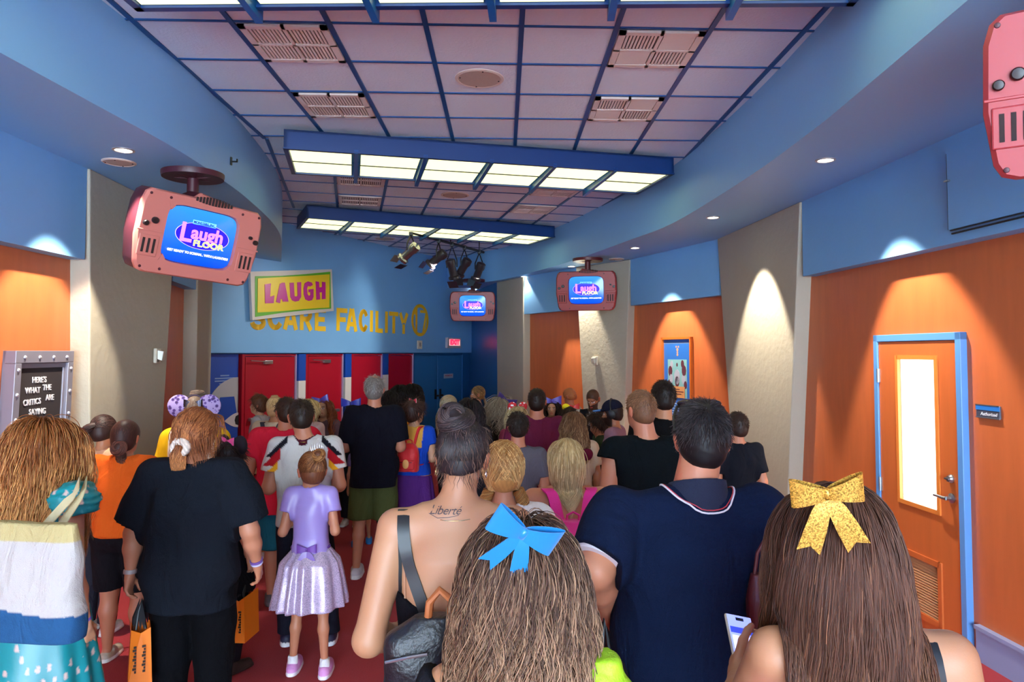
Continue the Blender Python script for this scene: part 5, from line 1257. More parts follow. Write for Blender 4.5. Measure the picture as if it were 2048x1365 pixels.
# ================================================================== THINGS PEOPLE WEAR AND CARRY
def held(s, name, label, cat, base, group=None, rot=0):
    """a thing of its own, placed in the person's space with its base at `base`"""
    b = s.root.matrix_basis @ Vector([float(x) for x in base])
    ang = s.root.rotation_euler[2] + R(rot)
    return thing(name, label, cat, b, ang, group)
def backpack(s, label, col, size=1.0, z=1.12, strapcol=None, pocket=None, y=-.155, strapw=.05, mini=False, emblem=None, group=None):
    k = s.s; w_, h_, d_ = (.135*size, .36*size, .075*size); y0 = s.torso[5][2]-s.torso[5][4]-.012
    zz = z*k - h_/2; t = held(s, 'backpack', label, 'backpack', (0, y0, zz), group)
    m = mat('nylon_'+col, col, .55, bump=.25, scale=180, sheen=.2); v = Vol([-w_-.04,-d_*2.6,-.03],[w_+.04,.04,h_+.05], .007 if s.Y < 5 else .010)
    v.loft([(0,0,-d_*.9,w_*.92,d_),(h_*.55,0,-d_*.9,w_*1.0,d_),(h_*.85,0,-d_*.8,w_*.86,d_*.8),(h_,0,-d_*.6,w_*.55,d_*.5)], .008, .03, 3.0); v.wrinkle(.002, s.seed, 12, 25)
    from_vol('body', v, m, t)
    v = Vol([-w_,-d_*3.2,-.02],[w_,.0,h_*.6], .007 if s.Y < 5 else .010); v.loft([(.03*size,0,-d_*1.9,w_*.78,d_*.38),(h_*.42,0,-d_*1.85,w_*.78,d_*.36)], .006, .01, 3.4); from_vol('front_pocket', v, m, t)
    zp = MB().tube([(-w_*.98,-d_*1.0,.03),(-w_*1.03,-d_*1.1,h_*.5),(-w_*.88,-d_*1.05,h_*.84),(-w_*.4,-d_*.9,h_*1.0),(w_*.4,-d_*.9,h_*1.0),(w_*.88,-d_*1.05,h_*.84),(w_*1.03,-d_*1.1,h_*.5),(w_*.98,-d_*1.0,.03)], .004, 6)
    zp.obj('zip', mat('zip_'+(strapcol or col), strapcol or col, .5), t)
    z2 = MB().tube([(-w_*.6,-d_*2.28,h_*.36),(w_*.6,-d_*2.28,h_*.36)], .0035, 6); z2.obj('pocket_zip', M_LINE, t)
    MB().tube([(-.03,-d_*.5,h_+.0),(-.03,-d_*.6,h_+.03),(0,-d_*.6,h_+.045),(.03,-d_*.6,h_+.03),(.03,-d_*.5,h_+.0)], .006, 6).obj('grab_loop', m, t)
    if emblem: 
        MB().lathe([(.045*size,0),(.045*size,.006),(.03*size,.01)], 16, basis((0,-d_*2.32,h_*.30),(1,0,0),(0,0,1),(0,-1,0)) @ Matrix.Scale(1.35,4,(0,1,0))).obj('patch', mat('patch_'+emblem, emblem, .5), t, smooth=30)
    ms = mat('strap_'+(strapcol or col), strapcol or col, .6, bump=.2, scale=200); sh = s.J['shR']; top = sh[2]+.045*k; 
    for sx in (-1,1):
        x = abs(sh[0])*.62; yb = 0
        pts = [(sx*w_*.45, -d_*.3, h_*.90), (sx*x*.8, .01, (top-zz)*.9+h_*.08), (sx*x, .05, top-zz+.012), (sx*x, .12*k+.04, top-zz-.005), (sx*x*1.05, .2*k+.03, top-zz-.09*k), (sx*(x+.03), .24*k, h_*.55), (sx*(x+.06), .17*k, h_*.25), (sx*w_*1.05, .0, .05)]
        P = spline([p[:2] for p in pts], 4); Z = spline([(p[2], 0) for p in pts], 4); c = [(a.x, a.y, b.x) for a, b in zip(P, Z)]
        q = MB(); n = len(c); vs = []
        for i, p in enumerate(c):
            wd = strapw*size*(1 if i < n*.7 else .5)/2
            vs += [(p[0]-wd,p[1],p[2]-.0),(p[0]+wd,p[1],p[2]),(p[0]+wd,p[1]-.004,p[2]+.008),(p[0]-wd,p[1]-.004,p[2]+.008)]
        q.add(vs, [(i*4+j, i*4+(j+1) % 4, (i+1)*4+(j+1) % 4, (i+1)*4+j) for i in range(n-1) for j in range(4)]); q.obj('strap', ms, t, smooth=50)
    return t
def gift_bag(t_loc, rz, label, w_=.10, d_=.24, h_=.27, tuft=True, group='orange paper bags with black handles'):
    t = thing('paper_bag', label, 'bag', t_loc, rz, group); m = mat('orange_paper', 'ef7a12', .55, var=.06); mk = mat('black_print', '2a1206', .6)
    b = MB(); b.add([(-w_/2,-d_/2,0),(w_/2,-d_/2,0),(w_/2,d_/2,0),(-w_/2,d_/2,0),(-w_/2*.8,-d_/2,h_),(w_/2*.8,-d_/2,h_),(w_/2*.8,d_/2,h_),(-w_/2*.8,d_/2,h_),(0,-d_/2+.015,h_*.9),(0,d_/2-.015,h_*.9),(0,-d_/2+.004,h_*.25),(0,d_/2-.004,h_*.25)],
        [(0,3,2,1),(0,1,10),(0,10,8,4),(1,5,8,10),(2,3,11),(3,7,9,11),(2,11,9,6),(1,2,6,5),(3,0,4,7)]); b.obj('bag', m, t)
    l = MB()
    for k in range(2):
        x = -.022+.04*k
        for j in range(9): l.box((x-.004-.004*((j*5+k) % 3), -d_/2-.0025, h_*.22+j*h_*.055), (x+.004, -d_/2+.004, h_*.22+j*h_*.055+h_*.035))
    l.obj('printed_lettering', mk, t)
    for y in (-d_*.3, d_*.3):
        MB().tube([(-w_*.2,y,h_*.96),(-w_*.1,y*.5,h_+.07),(0,0,h_+.115),(w_*.1,y*.4,h_+.07),(w_*.2,y,h_*.96)], .006, 6).obj('handle', M_BLK, t, smooth=40)
    if tuft:
        g = np.random.default_rng(3); 
        f = MB()
        for j in range(9):
            a = g.uniform(0,6.28); x, y = .03*cos(a), .05*sin(a); f.add([(x*.2,y*.2,h_+.13),(x-.008,y,h_+.04),(x+.008,y+.004,h_+.04),(x*1.3,y*1.3,h_-.01),(x*.2,y*.2+.003,h_+.13),(x-.008,y+.003,h_+.04),(x+.008,y+.007,h_+.04)],[(0,1,2),(1,3,2),(4,6,5),(0,4,5,1),(0,2,6,4)])
        f.obj('ribbon_tuft', M_BLK, t)
    return t
def band_at(s, sd, col, f=.93, r=.030, name='wristband', wd=.02, label=None):
    a, b = s.J['el'+sd], s.J['wr'+sd]; p = a+(b-a)*f; d = Vector((b-a).tolist()).normalized(); k = s.s; x = d.orthogonal().normalized(); M = basis(p.tolist(), x, d.cross(x), d)
    return MB().lathe([(r*k*.9,-wd/2),(r*k,-wd/2),(r*k*1.02,0),(r*k,wd/2),(r*k*.9,wd/2)], 20, M).obj(name, mat('band_'+col, col, .4), s.root, smooth=40)
def headband(s, ears='mouse', col='141018', bowcol=None, er=.075, y=.0, spread=.075, up=.085, earmat=None, wire=True):
    M = basis(s.hv((0,0,0)).tolist(), s.Rh[:,0].tolist(), s.Rh[:,1].tolist(), s.Rh[:,2].tolist()); h = s.hk
    pts = [M @ Vector((.088*h*math.sin(a), y*h, (.02+.108*math.cos(a))*h)) for a in np.linspace(-1.5,1.5,15)]
    hb = MB().tube([tuple(p) for p in pts], .006, 6).obj('headband', mat('band_'+col, col, .6), s.root, smooth=40)
    if ears == 'mouse':
        for sx in (-1,1):
            c = M @ Vector((sx*spread*h, y*h-.005, (.10+up)*h)); Mm = basis(c, s.Rh[:,0].tolist(), s.Rh[:,2].tolist(), (-s.Rh[:,1]).tolist())
            MB().lathe([(.01,-.018),(er*.8,-.016),(er,-.006),(er,.006),(er*.8,.016),(.01,.018)], 24, Mm).obj('ear', earmat or mat('felt_'+col, col, .9), hb, smooth=50)
    if bowcol: bow(hb, s.hv((0,y+.0,.118)), s.Rh @ np.array([[1,0,0],[0,-1,0],[0,0,1]]) @ np.eye(3), .075, bowcol, tails=False, name='bow')
    return hb
NOFLIP = np.array([[1,0,0],[0,1,0],[0,0,1.]])
def back_bow(s, c, size, col, tilt=0, tails=True, m=None, yaw=0, pitch=0, parent=None, k=1.0):
    """a bow whose front looks backwards, out of the back of the head"""
    Mb = s.Rh @ rotm(yaw, pitch, 0) @ rotm(0,0,0) @ np.array([[math.cos(R(tilt)),0,-math.sin(R(tilt))],[0,-1,0],[math.sin(R(tilt)),0,math.cos(R(tilt))]])
    return bow(parent or s.root, s.hv(c), Mb, size, col, tails, m, k=k)
def spotted(name, c0, c1, scale=30, thr=.35, rough=.7, c2=None):
    if name in _m: return _m[name]
    m = mat(name, c0, rough); nt = m.node_tree; b = nt.nodes['Principled BSDF']; tc = nt.nodes.new('ShaderNodeTexCoord'); v = nt.nodes.new('ShaderNodeTexVoronoi'); v.inputs['Scale'].default_value = scale
    nt.links.new(tc.outputs['Object'], v.inputs['Vector']); cr = nt.nodes.new('ShaderNodeValToRGB'); cr.color_ramp.interpolation = 'CONSTANT'
    cr.color_ramp.elements[0].color = (*lin(c1), 1); cr.color_ramp.elements[1].position = thr; cr.color_ramp.elements[1].color = (*lin(c0), 1)
    if c2: e = cr.color_ramp.elements.new(thr*.5); e.color = (*lin(c2), 1)
    nt.links.new(v.outputs['Distance'], cr.inputs[0]); nt.links.new(cr.outputs[0], b.inputs['Base Color']); return m
def glitter(name, col, scale=350, rough=.25, metal=.7):
    if name in _m: return _m[name]
    m = mat(name, col, rough, metal); nt = m.node_tree; b = nt.nodes['Principled BSDF']; tc = nt.nodes.new('ShaderNodeTexCoord'); v = nt.nodes.new('ShaderNodeTexVoronoi'); v.inputs['Scale'].default_value = scale
    nt.links.new(tc.outputs['Object'], v.inputs['Vector']); n = nt.nodes.new('ShaderNodeNormalMap') if False else None
    bp = nt.nodes.new('ShaderNodeBump'); bp.inputs['Strength'].default_value = 1; bp.inputs['Distance'].default_value = .02; sp = nt.nodes.new('ShaderNodeSeparateColor')
    nt.links.new(v.outputs['Color'], sp.inputs[0]); nt.links.new(sp.outputs[0], bp.inputs['Height']); nt.links.new(bp.outputs[0], b.inputs['Normal'])
    mx = nt.nodes.new('ShaderNodeMix'); mx.data_type = 'RGBA'; l = lin(col); mx.inputs[6].default_value = tuple(x*.45 for x in l)+(1,); mx.inputs[7].default_value = tuple(min(1,x*1.9+.05) for x in l)+(1,)
    nt.links.new(sp.outputs[1], mx.inputs[0]); nt.links.new(mx.outputs[2], b.inputs['Base Color']); return m
def necklace(s, z=1.475, r=.062, col='d8b060', th=.0018, drop=.01):
    k = s.s*{'m':1.1,'f':.95,'k':.85}[s.sex]*(1+(s.w-1)*.3); y0 = s.J['shL'][1]-.005
    pts = [(r*k*cos(a), y0+.0+r*k*1.05*sin(a)+.006, z*s.s+drop*sin(a)) for a in np.linspace(0, 2*pi, 29)[:-1]]
    return MB().tube(pts, th, 5, closed=True).obj('necklace', mat('jewel_'+col, col, .25, metal=.9), s.root, smooth=40)
def earring(s, sx, col='e8d8b0', r=.011, kind='hoop'):
    c = s.hv((sx*.086,-.012,-.052))
    pts = [tuple(c+s.Rh@np.array([0, r*cos(a), r*sin(a)])) for a in np.linspace(0,2*pi,17)[:-1]]
    return MB().tube(pts, .0022, 6, closed=True).obj('earring', mat('jewel_'+col, col, .2, metal=.9), s.root, smooth=40)
from mathutils.bvhtree import BVHTree
def BVHTree_(o): return BVHTree.FromPolygons([v.co for v in o.data.vertices], [tuple(q.vertices) for q in o.data.polygons])
# ================================================================== THE CROWD, from the doors to the camera
G = 'people queueing in the hall'
# ---- far: by the red and blue doors
p = Person('brown-haired person in a pale grey top, in profile by the leftmost red door', 519, 789, 8.6, 92, 'f', 1, 'fair', group=G, arms=('down','down'))
p.body().shirt('b9b2b4', .3, .92).bottom('trousers', '22222c', .1).shoes('303038','303038').hair_short('5a3420','7a4a30', n=500, L=.06, e=.018, low=-.10)
p = Person('person with a blonde topknot, cream shirt and dark rucksack near the red doors', 551, 792, 7.3, -4, 'f', 1.15, 'warm', group=G, arms=('down','down'))
p.body().shirt('dcc6a8', .27, .90).bottom('shorts', '1c1c22', .55).shoes()
v, cf = p.cap('c9a070', .012, -.07); V, Q = v.mesh(); p.finish_hair([(V,Q,cf(V)), p.gather((0,-.05,.13), 500, 'caa06a','e6c894'), p.coil((0,-.04,.125), .022, .022, 2, 160, 'd8b280'), p.blob([((0,-.04,.125),(.03,.03,.026))], 'b98d5a')])
necklace(p, 1.475, .066, '3f9a62', .006)
backpack(p, 'dark rucksack worn by the person with the blonde topknot', '2b2d38', .85, 1.18, group=None)
p = Person('small blond person half hidden behind the man in the white jersey', 617, 797, 7.75, -10, 'k', 1, 'fair', group=G, thin_head=.85)
p.body().shirt('cfa9a4', .27, .9).bottom('trousers', '4a5068', .1).shoes().hair_long('c8a468','e4cc98', n=350, L=.18, r=.004, vol=.015, m=12)
p = Person('laughing red-haired person with a purple bow, facing the camera', 648, 796, 8.3, 170, 'f', 1, 'fair', head=(0,0,10), group=G, thin_head=.95, h=.010)
p.body().shirt('6f5560', .27, .9).bottom('trousers', '282834', .1).shoes().hair_long('8a4626','a85c34', n=600, L=.45, r=.004, vol=.02, wave=.015, spread=.1, m=16, front=.02)
back_bow(p, (0,.06,.10), .09, '4a3aa8')
bow(p.root, p.hv((0,.05,.115)), p.Rh, .10, '4a3aa8', tails=False)
p = Person('person with a blue knotted headband, facing the camera left of the grey-haired man', 705, 803, 8.6, 175, 'f', 1, 'brown', head=(0,0,0), group=G, h=.010)
p.body().shirt('22242e', .27, .9).bottom('trousers', '22242e', .1).shoes().hair_short('1c1210', n=400, L=.05, e=.018)
bow(p.root, p.hv((0,.05,.115)), p.Rh, .12, '3c48c0', tails=False)
p = Person('person with a black bob and an orange-yellow top beside the grey-haired man', 781, 781, 8.3, 10, 'f', 1, 'tan', group=G)
p.body().shirt('f0941c', .2, .9).bottom('trousers', '1b1b20', .1).shoes('222226','222226').hair_long('1a1012','2a181a', n=500, L=.24, r=.0045, vol=.02, m=12)
p = Person('person with long straight black hair in front of the thin door post', 801, 769, 9.1, 20, 'f', 1.05, 'tan', group=G)
p.body().shirt('1a1418', .5, .9).bottom('trousers', '17171d', .1).shoes('222226','222226').hair_long('120c10','241618', n=700, L=.48, r=.0045, vol=.02, m=14)
p = Person('person in profile with black hair and a little flower clip, by the dark blue doors', 823, 767, 9.9, 96, 'f', 1, 'tan', group=G, h=.011)
p.body().shirt('241c20', .27, .9).bottom('trousers', '17171d', .1).shoes('222226','222226').hair_long('150e10','2a1c1c', n=600, L=.40, r=.0045, vol=.025, m=14, front=.02)
p.finish_hair([p.blob([((.0,.0,.13),(.02,.02,.015)),((.02,-.02,.125),.015)], 'c8402c', .008)], 'flower_clip')
p = Person('person in profile with blond cornrows and a black tank top before the dark blue wall', 956, 771, 10.2, 95, 'f', .95, 'warm', group=G, h=.011, arms=('down','down'))
p.body().shirt('16161c', 0, .9, strap=(1.30,.1)).bottom('trousers', '17171d', .1).shoes('222226','222226')
v, cf = p.cap('8a6238', .008, -.075, slope=.5); V, Q = v.mesh(); p.finish_hair([(V,Q,cf(V)), p.gather((0,-.10,-.05), 300, '6a4a2a','c79e62', r=.003), p.bundle([(0,-.10,-.05),(0,-.13,-.15),(0,-.13,-.28)], (.016,.014,.006), 90, '7a5430','caa06a', r=.004)])
p = Person('person with a long grey-blond braid and a black T-shirt, facing the dark blue doors', 898, 789, 7.9, -60, 'f', 1.05, 'fair', group=G)
p.body().shirt('1d1b22', .27, .9).bottom('trousers', '23232b', .1).shoes()
v, cf = p.cap('8f7c62', .014, -.085, .05); V, Q = v.mesh(); p.finish_hair([(V,Q,cf(V)), p.gather((-.03,-.10,-.05), 500, '7a684f','b8a688'), p.bundle([(-.03,-.10,-.03),(-.05,-.13,-.12),(-.05,-.13,-.25),(-.045,-.12,-.36)], (.022,.026,.022,.010), 160, '8a775c','c2b090', r=.004, twist=9)])
p = Person('dark-haired person just behind the topknot of the tattooed woman', 941, 797, 6.9, 15, 'f', 1, 'warm', group=G)
p.body().shirt('1f1d24', .27, .9).bottom('trousers', '23232b', .1).shoes().hair_long('1c1416','35262a', n=600, L=.30, r=.004, vol=.025, m=14)
p = Person('person with long wavy ash-blond hair and a purple bow looking down to the right', 1001, 795, 8.2, -112, 'f', 1.05, 'rosy', head=(0,-22,0), group=G, h=.010)
p.body().shirt('2a2626', .4, .9).bottom('trousers', '23232b', .1).shoes().hair_long('8d7c6a','b3a48e', n=800, L=.48, r=.004, vol=.04, wave=.022, spread=.1, m=16, front=.03)
bow(p.root, p.hv((.0,.035,.115)), p.Rh@rotm(-90,0,0), .12, '35206e', tails=False)
p = Person('blond person wearing a headband with two red and white spotted ears', 1035, 812, 7.6, 5, 'f', 1, 'fair', group=G)
p.body().shirt('8a3550', .27, .9).bottom('trousers', '2a2a34', .1).shoes().hair_long('c2a878','dccaa0', n=500, L=.26, r=.0045, vol=.02, m=12)
headband(p, 'mouse', 'b02030', er=.05, spread=.062, up=.030, earmat=spotted('spotted_red', 'd02430', 'f2ecec', 38, .40))
p = Person('smiling dark-haired person with a purple ribbon bow before the orange wall', 1103, 799, 9.4, 178, 'f', 1, 'fair', group=G, h=.009)
p.body().shirt('332428', .5, .9).bottom('trousers', '23232b', .1).shoes().hair_long('2c1a18','44281f', n=700, L=.34, r=.004, vol=.03, m=14, front=.025)
c_ = MB(); c_.add([(-.07,.10,1.36),(-.02,.135,1.33),(-.04,.115,1.42),(.07,.10,1.36),(.02,.135,1.33),(.04,.115,1.42)],[(0,1,2),(3,5,4)]); 
bow(p.root, p.hv((0,.045,.118)), p.Rh, .13, '5a48b8', tails=False)
p = Person('person in a white striped top bending away, left of the bearded man in the vest', 1159, 776, 9.6, 50, 'k', 1.1, 'rosy', head=(0,-30,0), lean=.35, group=G)
p.body().shirt('c9bfae', .5, .85).bottom('trousers', '6a5a48', .1).shoes().hair_short('b0683c', n=300, L=.02, e=.008)
p = Person('bearded man with a shaved head, dark vest and bow tie, looking down', 1186, 777, 8.5, 165, 'm', 1.0, 'tan', head=(-15,-28,0), group=G, h=.009, arms=('down','down'))
p.body(beard='3a2418')
vest = lambda V: np.where((np.abs(V[:,0:1]) > .17*p.s) | ((V[:,2:3] > 1.30*p.s) & (np.abs(V[:,0:1]) < .045*p.s) & (V[:,1:2] > 0)), LC('cfcbd2'), LC('1b1a22'))
p.shirt('1b1a22', .25, .86, colfn=vest).bottom('trousers', '16161c', .1).shoes('18181c','18181c').hair_short('4a2e20', n=0, e=.004, capvar=.1)
bow(p.root, (0,.105,1.40*p.s), np.eye(3), .06, '7a7c88', tails=False, name='bow_tie'); band_at(p, 'L', '262430')
p = Person('dark-haired person wearing a yellow flower and a red bow on top of the head', 1138, 812, 8.0, 5, 'f', 1, 'tan', group=G)
p.body().shirt('2a2226', .27, .9).bottom('trousers', '23232b', .1).shoes().hair_short('2a1a14','3a261c', n=500, L=.05, e=.018, low=-.09)
p.finish_hair([p.blob([((-.04,-.02,.125),(.055,.03,.045))], 'f2e21a', .008, .05)], 'flower'); bow(p.root, p.hv((.05,-.01,.125)), p.Rh@np.diag([1,-1,1.]), .075, 'd81e22', tails=False)
p = Person('person with curly dark hair bending over the grey pushchair', 1212, 826, 7.4, 95, 'f', 1, 'warm', head=(0,-20,0), group=G, lean=.2)
p.body().shirt('3a4a34', .27, .9).bottom('trousers', '23232b', .1).shoes().hair_short('2a1c1a','4a342c', n=700, L=.06, e=.022, low=-.1, up=.6)
p = Person('man in a mauve shirt, dark cap and black headphones, in profile', 1240, 800, 6.7, 70, 'm', 1.05, 'warm', head=(0,-8,0), group=G, lean=.15, arms=('front','front'))
p.body(beard='2a1c16').shirt('a07888', .3, .86).bottom('shorts', '3a3a44', .5).shoes().hair_short('2a1c18', n=150, e=.008)
v = Vol(p.hc-[.16,.25,.16], p.hc+[.16,.25,.2], .009); v.ell(p.hv((0,-.01,.045)), np.array([.090,.110,.098])*p.hk, 0, p.Rh); v.plane(p.hv((0,0,.035)), p.Rh@np.array([0,-.1,-1.]))
v.ell(p.hv((0,.12,.045)), np.array([.065,.085,.010])*p.hk, .01, p.Rh); Ly = lambda V: ((V-p.hc)@p.Rh/p.hk)[:,1:2]
from_vol('cap', v, M_CLOTH, p.root, lambda V: np.where(Ly(V) > .105, LC('5d8fd8'), LC('1b1d30')))
for sx in (-1,1): MB().lathe([(.03,0),(.042,.008),(.042,.03),(.025,.038)], 20, basis(p.hv((sx*.082,-.01,-.005)).tolist(), (0,1,0), (0,0,1), (sx,0,0))).obj('ear_cup', M_BLK, p.root, smooth=40)
MB().tube([tuple(p.hv((.108*math.sin(a),-.012,.02+.128*math.cos(a)))) for a in np.linspace(-1.6,1.6,15)], .008, 6).obj('headphone_band', M_BLK, p.root, smooth=40)
# ---- middle
p = Person('child in blue clogs standing in front of the grey-haired man', 724, 868, 7.7, 10, 'k', 1, 'fair', kid=True, group=G, legs=((-.02,-.05),(.05,.12)))
p.body().shirt('7a6a9a', .27, .85).bottom('shorts', '4a4a5a', .62).shoes('1f86d8','1f86d8').hair_short('5a3a22', n=200)
p = Person('tall grey-haired man in a loose black T-shirt and olive shorts', 749, 750, 6.65, 2, 'm', 1.02, 'rosy', group=G, arms=('front','front'), legs=((-.05,0),(.03,0)))
p.body().shirt('12121c', .42, .79, straight=1.08, e=.022, wr=.010).bottom('shorts', '4d5430', .50, e=.03).shoes('c9c4cc','e8e8ea')
p.hair_short('6a625c','a8a29c', n=900, L=.03, e=.010, var=.35, bald=True); necklace(p, 1.472, .070, 'c9c0b0', .003)
p = Person('person in a blue and yellow top and purple skirt with a red mini rucksack', 829, 800, 7.1, -12, 'f', 1.1, 'fair', head=(-35,0,0), group=G, arms=('down','front'))
snow = lambda V: np.where((V[:,2:3] > 1.26*p.s) & (np.abs(V[:,0:1]) < .125*p.s), LC('e3a84a'), LC('1c46b8'))
p.body().shirt('1c46b8', .25, .955, colfn=snow).bottom('skirt', '5a2a78', .46, flare=.07, pleat=(9,.05,.9,.5)).shoes('2a2a30','2a2a30', style='boot').hair_short('3a2420','5c3a30', n=700, L=.07, e=.02, low=-.1)
bow(p.root, p.hv((0,-.02,.12)), p.Rh@np.diag([1,-1,1.]), .06, 'c8283a', tails=False)
backpack(p, 'shiny red mini rucksack with a tan patch on the blue and yellow costume', 'd8101c', .72, 1.16, strapw=.035, emblem='e8a058')
p = Person('person in a flowered top with yellow sleeves and big purple flowered ears', 394, 780, 5.7, 5, 'f', 1.3, 'warm', group=G, hair_up=.05, arms=('down','down'))
yel = lambda V: np.where(np.abs(V[:,0:1]) > .155*p.s*1.15, LC('e2b21c'), np.where((np.sin(V[:,0:1]*95)*np.sin(V[:,2:3]*80+2*np.sin(V[:,0:1]*60)) > .55), LC('4a5a58'), LC('ddd6d2')))
p.body().shirt('e2b21c', .45, .9, colfn=yel, wr=.006).bottom('trousers', '3a3a48', .1).shoes()
v, cf = p.cap('6d5a4c', .014, -.085); V, Q = v.mesh(); p.finish_hair([(V,Q,cf(V)), p.gather((0,-.03,.12), 500, '5c4a40','9a8474'), p.coil((0,.0,.135), .03, .028, 2, 300, '6a5648', col2='a08c7c'), p.blob([((0,0,.135),(.045,.045,.035))], '5a483e')])
headband(p, 'mouse', '30203a', er=.088, spread=.112, up=-.055, y=-.06, earmat=spotted('flower_purple', 'a795c8', '3a2452', 34, .44, c2='5a3f86'))
back_bow(p, (0,-.09,.06), .07, '16131c', tails=False, m=glitter('black_sequins', '2a2838', 260, .2, .8))
p = Person('man in a bright red T-shirt half hidden by the man in the white jersey', 577, 793, 6.0, 12, 'm', 1.2, 'rosy', group=G, head=(25,0,0), shift=(-.02,0), arms=((-.075,-.03,-.275),'down')[0:0] or ('out','down'))
p.body().shirt('d8263c', .30, .78, straight=1.1, e=.02, wr=.007).bottom('shorts', '1f6478', .46, e=.02).shoes('4a4044','5a5054').hair_short('2e1c14','4a3022', n=700, L=.03)
band_at(p, 'L', '9a5ad8', .96); band_at(p, 'L', '2a1e1c', .86)
MB().tube([tuple(p.hv(q)) for q in ((-.085,-.01,.01),(-.086,.05,.012),(-.070,.092,.008),(-.03,.105,.0))], .003, 6).obj('glasses', M_BLK, p.root)
p = Person('dark-haired man in a white jersey with black, red and gold shoulder stripes', 612, 797, 5.15, 10, 'm', 1.06, 'rosy', head=(12,-6,0), group=G, headx=(-.035,0,0), h=.0085, arms=('front','front'), legs=((-.02,.05),(.10,.0)))
def jersey(V, s=p):
    x, y, z = V.T; c = np.tile(LC('cfc8c2'), (len(V),1)); a = np.abs(x)/s.s; zz = z/s.s; band = (zz > 1.31-.0*a)
    d = (zz-1.44)+ (a-.10)*1.0
    c[(a > .12) & (zz+a*1.0 > 1.575) & (zz+a*1.0 < 1.625) & (zz > 1.36)] = LC('1c1a22'); c[(a > .165) & (zz+a*1.0 > 1.51) & (zz+a*1.0 <= 1.585) & (zz>1.30)] = LC('b01c26'); c[(a > .175) & (zz+a*1.0 > 1.455) & (zz+a*1.0 <= 1.51) & (zz > 1.25)] = LC('e8a020')
    c[(a > .215) & (zz < 1.205)] = LC('5a1c44')
    r = np.sqrt(x**2+(y-s.J['shL'][1])**2); c[(r < .082*s.s) & (zz > 1.435)] = LC('4a1424'); return c
p.body().shirt('cfc8c2', .30, .86, straight=1.0, colfn=jersey, wr=.006).bottom('trousers', '1a1a26', .08).shoes('20203a','e2e2e6').hair_short('24160f','3a261a', n=1400, L=.022, e=.010)
necklace(p, 1.47, .066, 'd8b060', .002)
p = Person('person in dark clothes with a black round-eared headband and pink bow, carrying orange bags', 463, 880, 4.75, -32, 'f', 1.0, 'fair', group=G, arms=('down',(.09,.02,-.27),)[0:0] or ('down','down'))
p.body().shirt('0e0d13', .4, .62, flare=.04).bottom('leggings', '17151d', .1).shoes('2c1a16','2c1a16', style='boot').hair_short('1c1010','341e1c', n=900, L=.05, e=.018, low=-.09)
headband(p, 'mouse', '17101c', er=.062, spread=.095, up=.005); back_bow(p, (0,-.035,.125), .06, 'f0509a', tails=False)
b = p.to_world(p.bag['R'])
gift_bag((b.x-.145, b.y-.02, b.z-.45), R(8), 'left one of the two orange paper bags hanging beside the black-clad woman', .10, .2, .28, tuft=False)
gift_bag((b.x-.03, b.y-.0, b.z-.43), R(-6), 'right one of the two orange paper bags hanging beside the black-clad woman', .10, .2, .28, tuft=True)
p = Person('person with a dark swinging ponytail and a peach top near the left column', 208, 828, 5.4, -8, 'f', 1.0, 'warm', head=(0,-8,-8), group=G)
p.body().shirt('d9a27e', .27, .9).bottom('trousers', '2a2a34', .1).shoes()
v, cf = p.cap('33201c', .013, -.075); V, Q = v.mesh(); p.finish_hair([(V,Q,cf(V)), p.gather((-.01,-.10,.045), 900, '2c1a18','5a3a34'), p.bundle([(0,-.10,.045),(-.05,-.14,.02),(-.12,-.14,-.07),(-.19,-.12,-.15)], (.02,.032,.03,.008), 350, '2c1a18','5a3a34', r=.003)])
p = Person('person in an orange T-shirt and black shorts with a messy low auburn bun', 252, 838, 4.9, 0, 'f', 1.25, 'rosy', group=G, arms=('front','front'), legs=((-.0,.05),(.03,.0)))
p.body().shirt('e2601e', .42, .93, straight=1.05, e=.02, wr=.010).bottom('shorts', '18151a', .52, e=.012).shoes('b8a898','e6e2de')
v, cf = p.cap('3c211c', .015, -.085); V, Q = v.mesh(); p.finish_hair([(V,Q,cf(V)), p.gather((.01,-.10,-.02), 1300, '3a1f1a','7a4a3c', var=.35), p.coil((.01,-.115,-.055), .030, .028, 2, 500, '3c211c', tilt=(70,0), col2='8a5546'), p.blob([((.01,-.11,-.06),(.045,.035,.05)),((.02,-.10,-.11),(.035,.028,.035))], '3a201a', .007), p.bundle([(.01,-.10,-.08),(.02,-.10,-.14),(.03,-.10,-.17)], (.03,.03,.012), 200, '3c211c','7a4a3c', wave=.012)])
p = Person('boy with short dark hair in a grey T-shirt, in front of the maroon T-shirt', 1036, 823, 5.25, -4, 'm', .92, 'rosy', head=(6,0,-4), group=G, thin_head=.88)
p.body().shirt('5f5c66', .30, .86, wr=.008).bottom('shorts', '2a2a34', .5).shoes().hair_short('201612','33241c', n=1400, L=.028, e=.012, up=.3)
p = Person('man with cropped dark hair in a maroon T-shirt in the middle of the crowd', 1074, 775, 6.6, -6, 'm', 1.14, 'rosy', group=G)
p.body().shirt('6c2440', .32, .84, wr=.007).bottom('trousers', '2a2a34', .1).shoes().hair_short('20140f','2e1e16', n=900, L=.015, e=.008)
p = Person('person with shoulder-length wavy light brown hair, cream T-shirt and a neck pillow', 1149, 821, 5.95, 3, 'f', 1.05, 'warm', group=G, thin_head=.88)
p.body().shirt('d8c0a0', .3, .86).bottom('trousers', '2a2a34', .1).shoes().hair_long('6e4a30','b08a62', n=1100, L=.34, r=.0028, vol=.012, wave=.014, m=18)
t = held(p, 'neck_pillow', 'maroon U-shaped neck pillow worn over the cream T-shirt', 'neck pillow', (-.035,-.02,1.37*p.s))
v = Vol([-.22,-.25,-.07],[.22,.2,.07], .009)
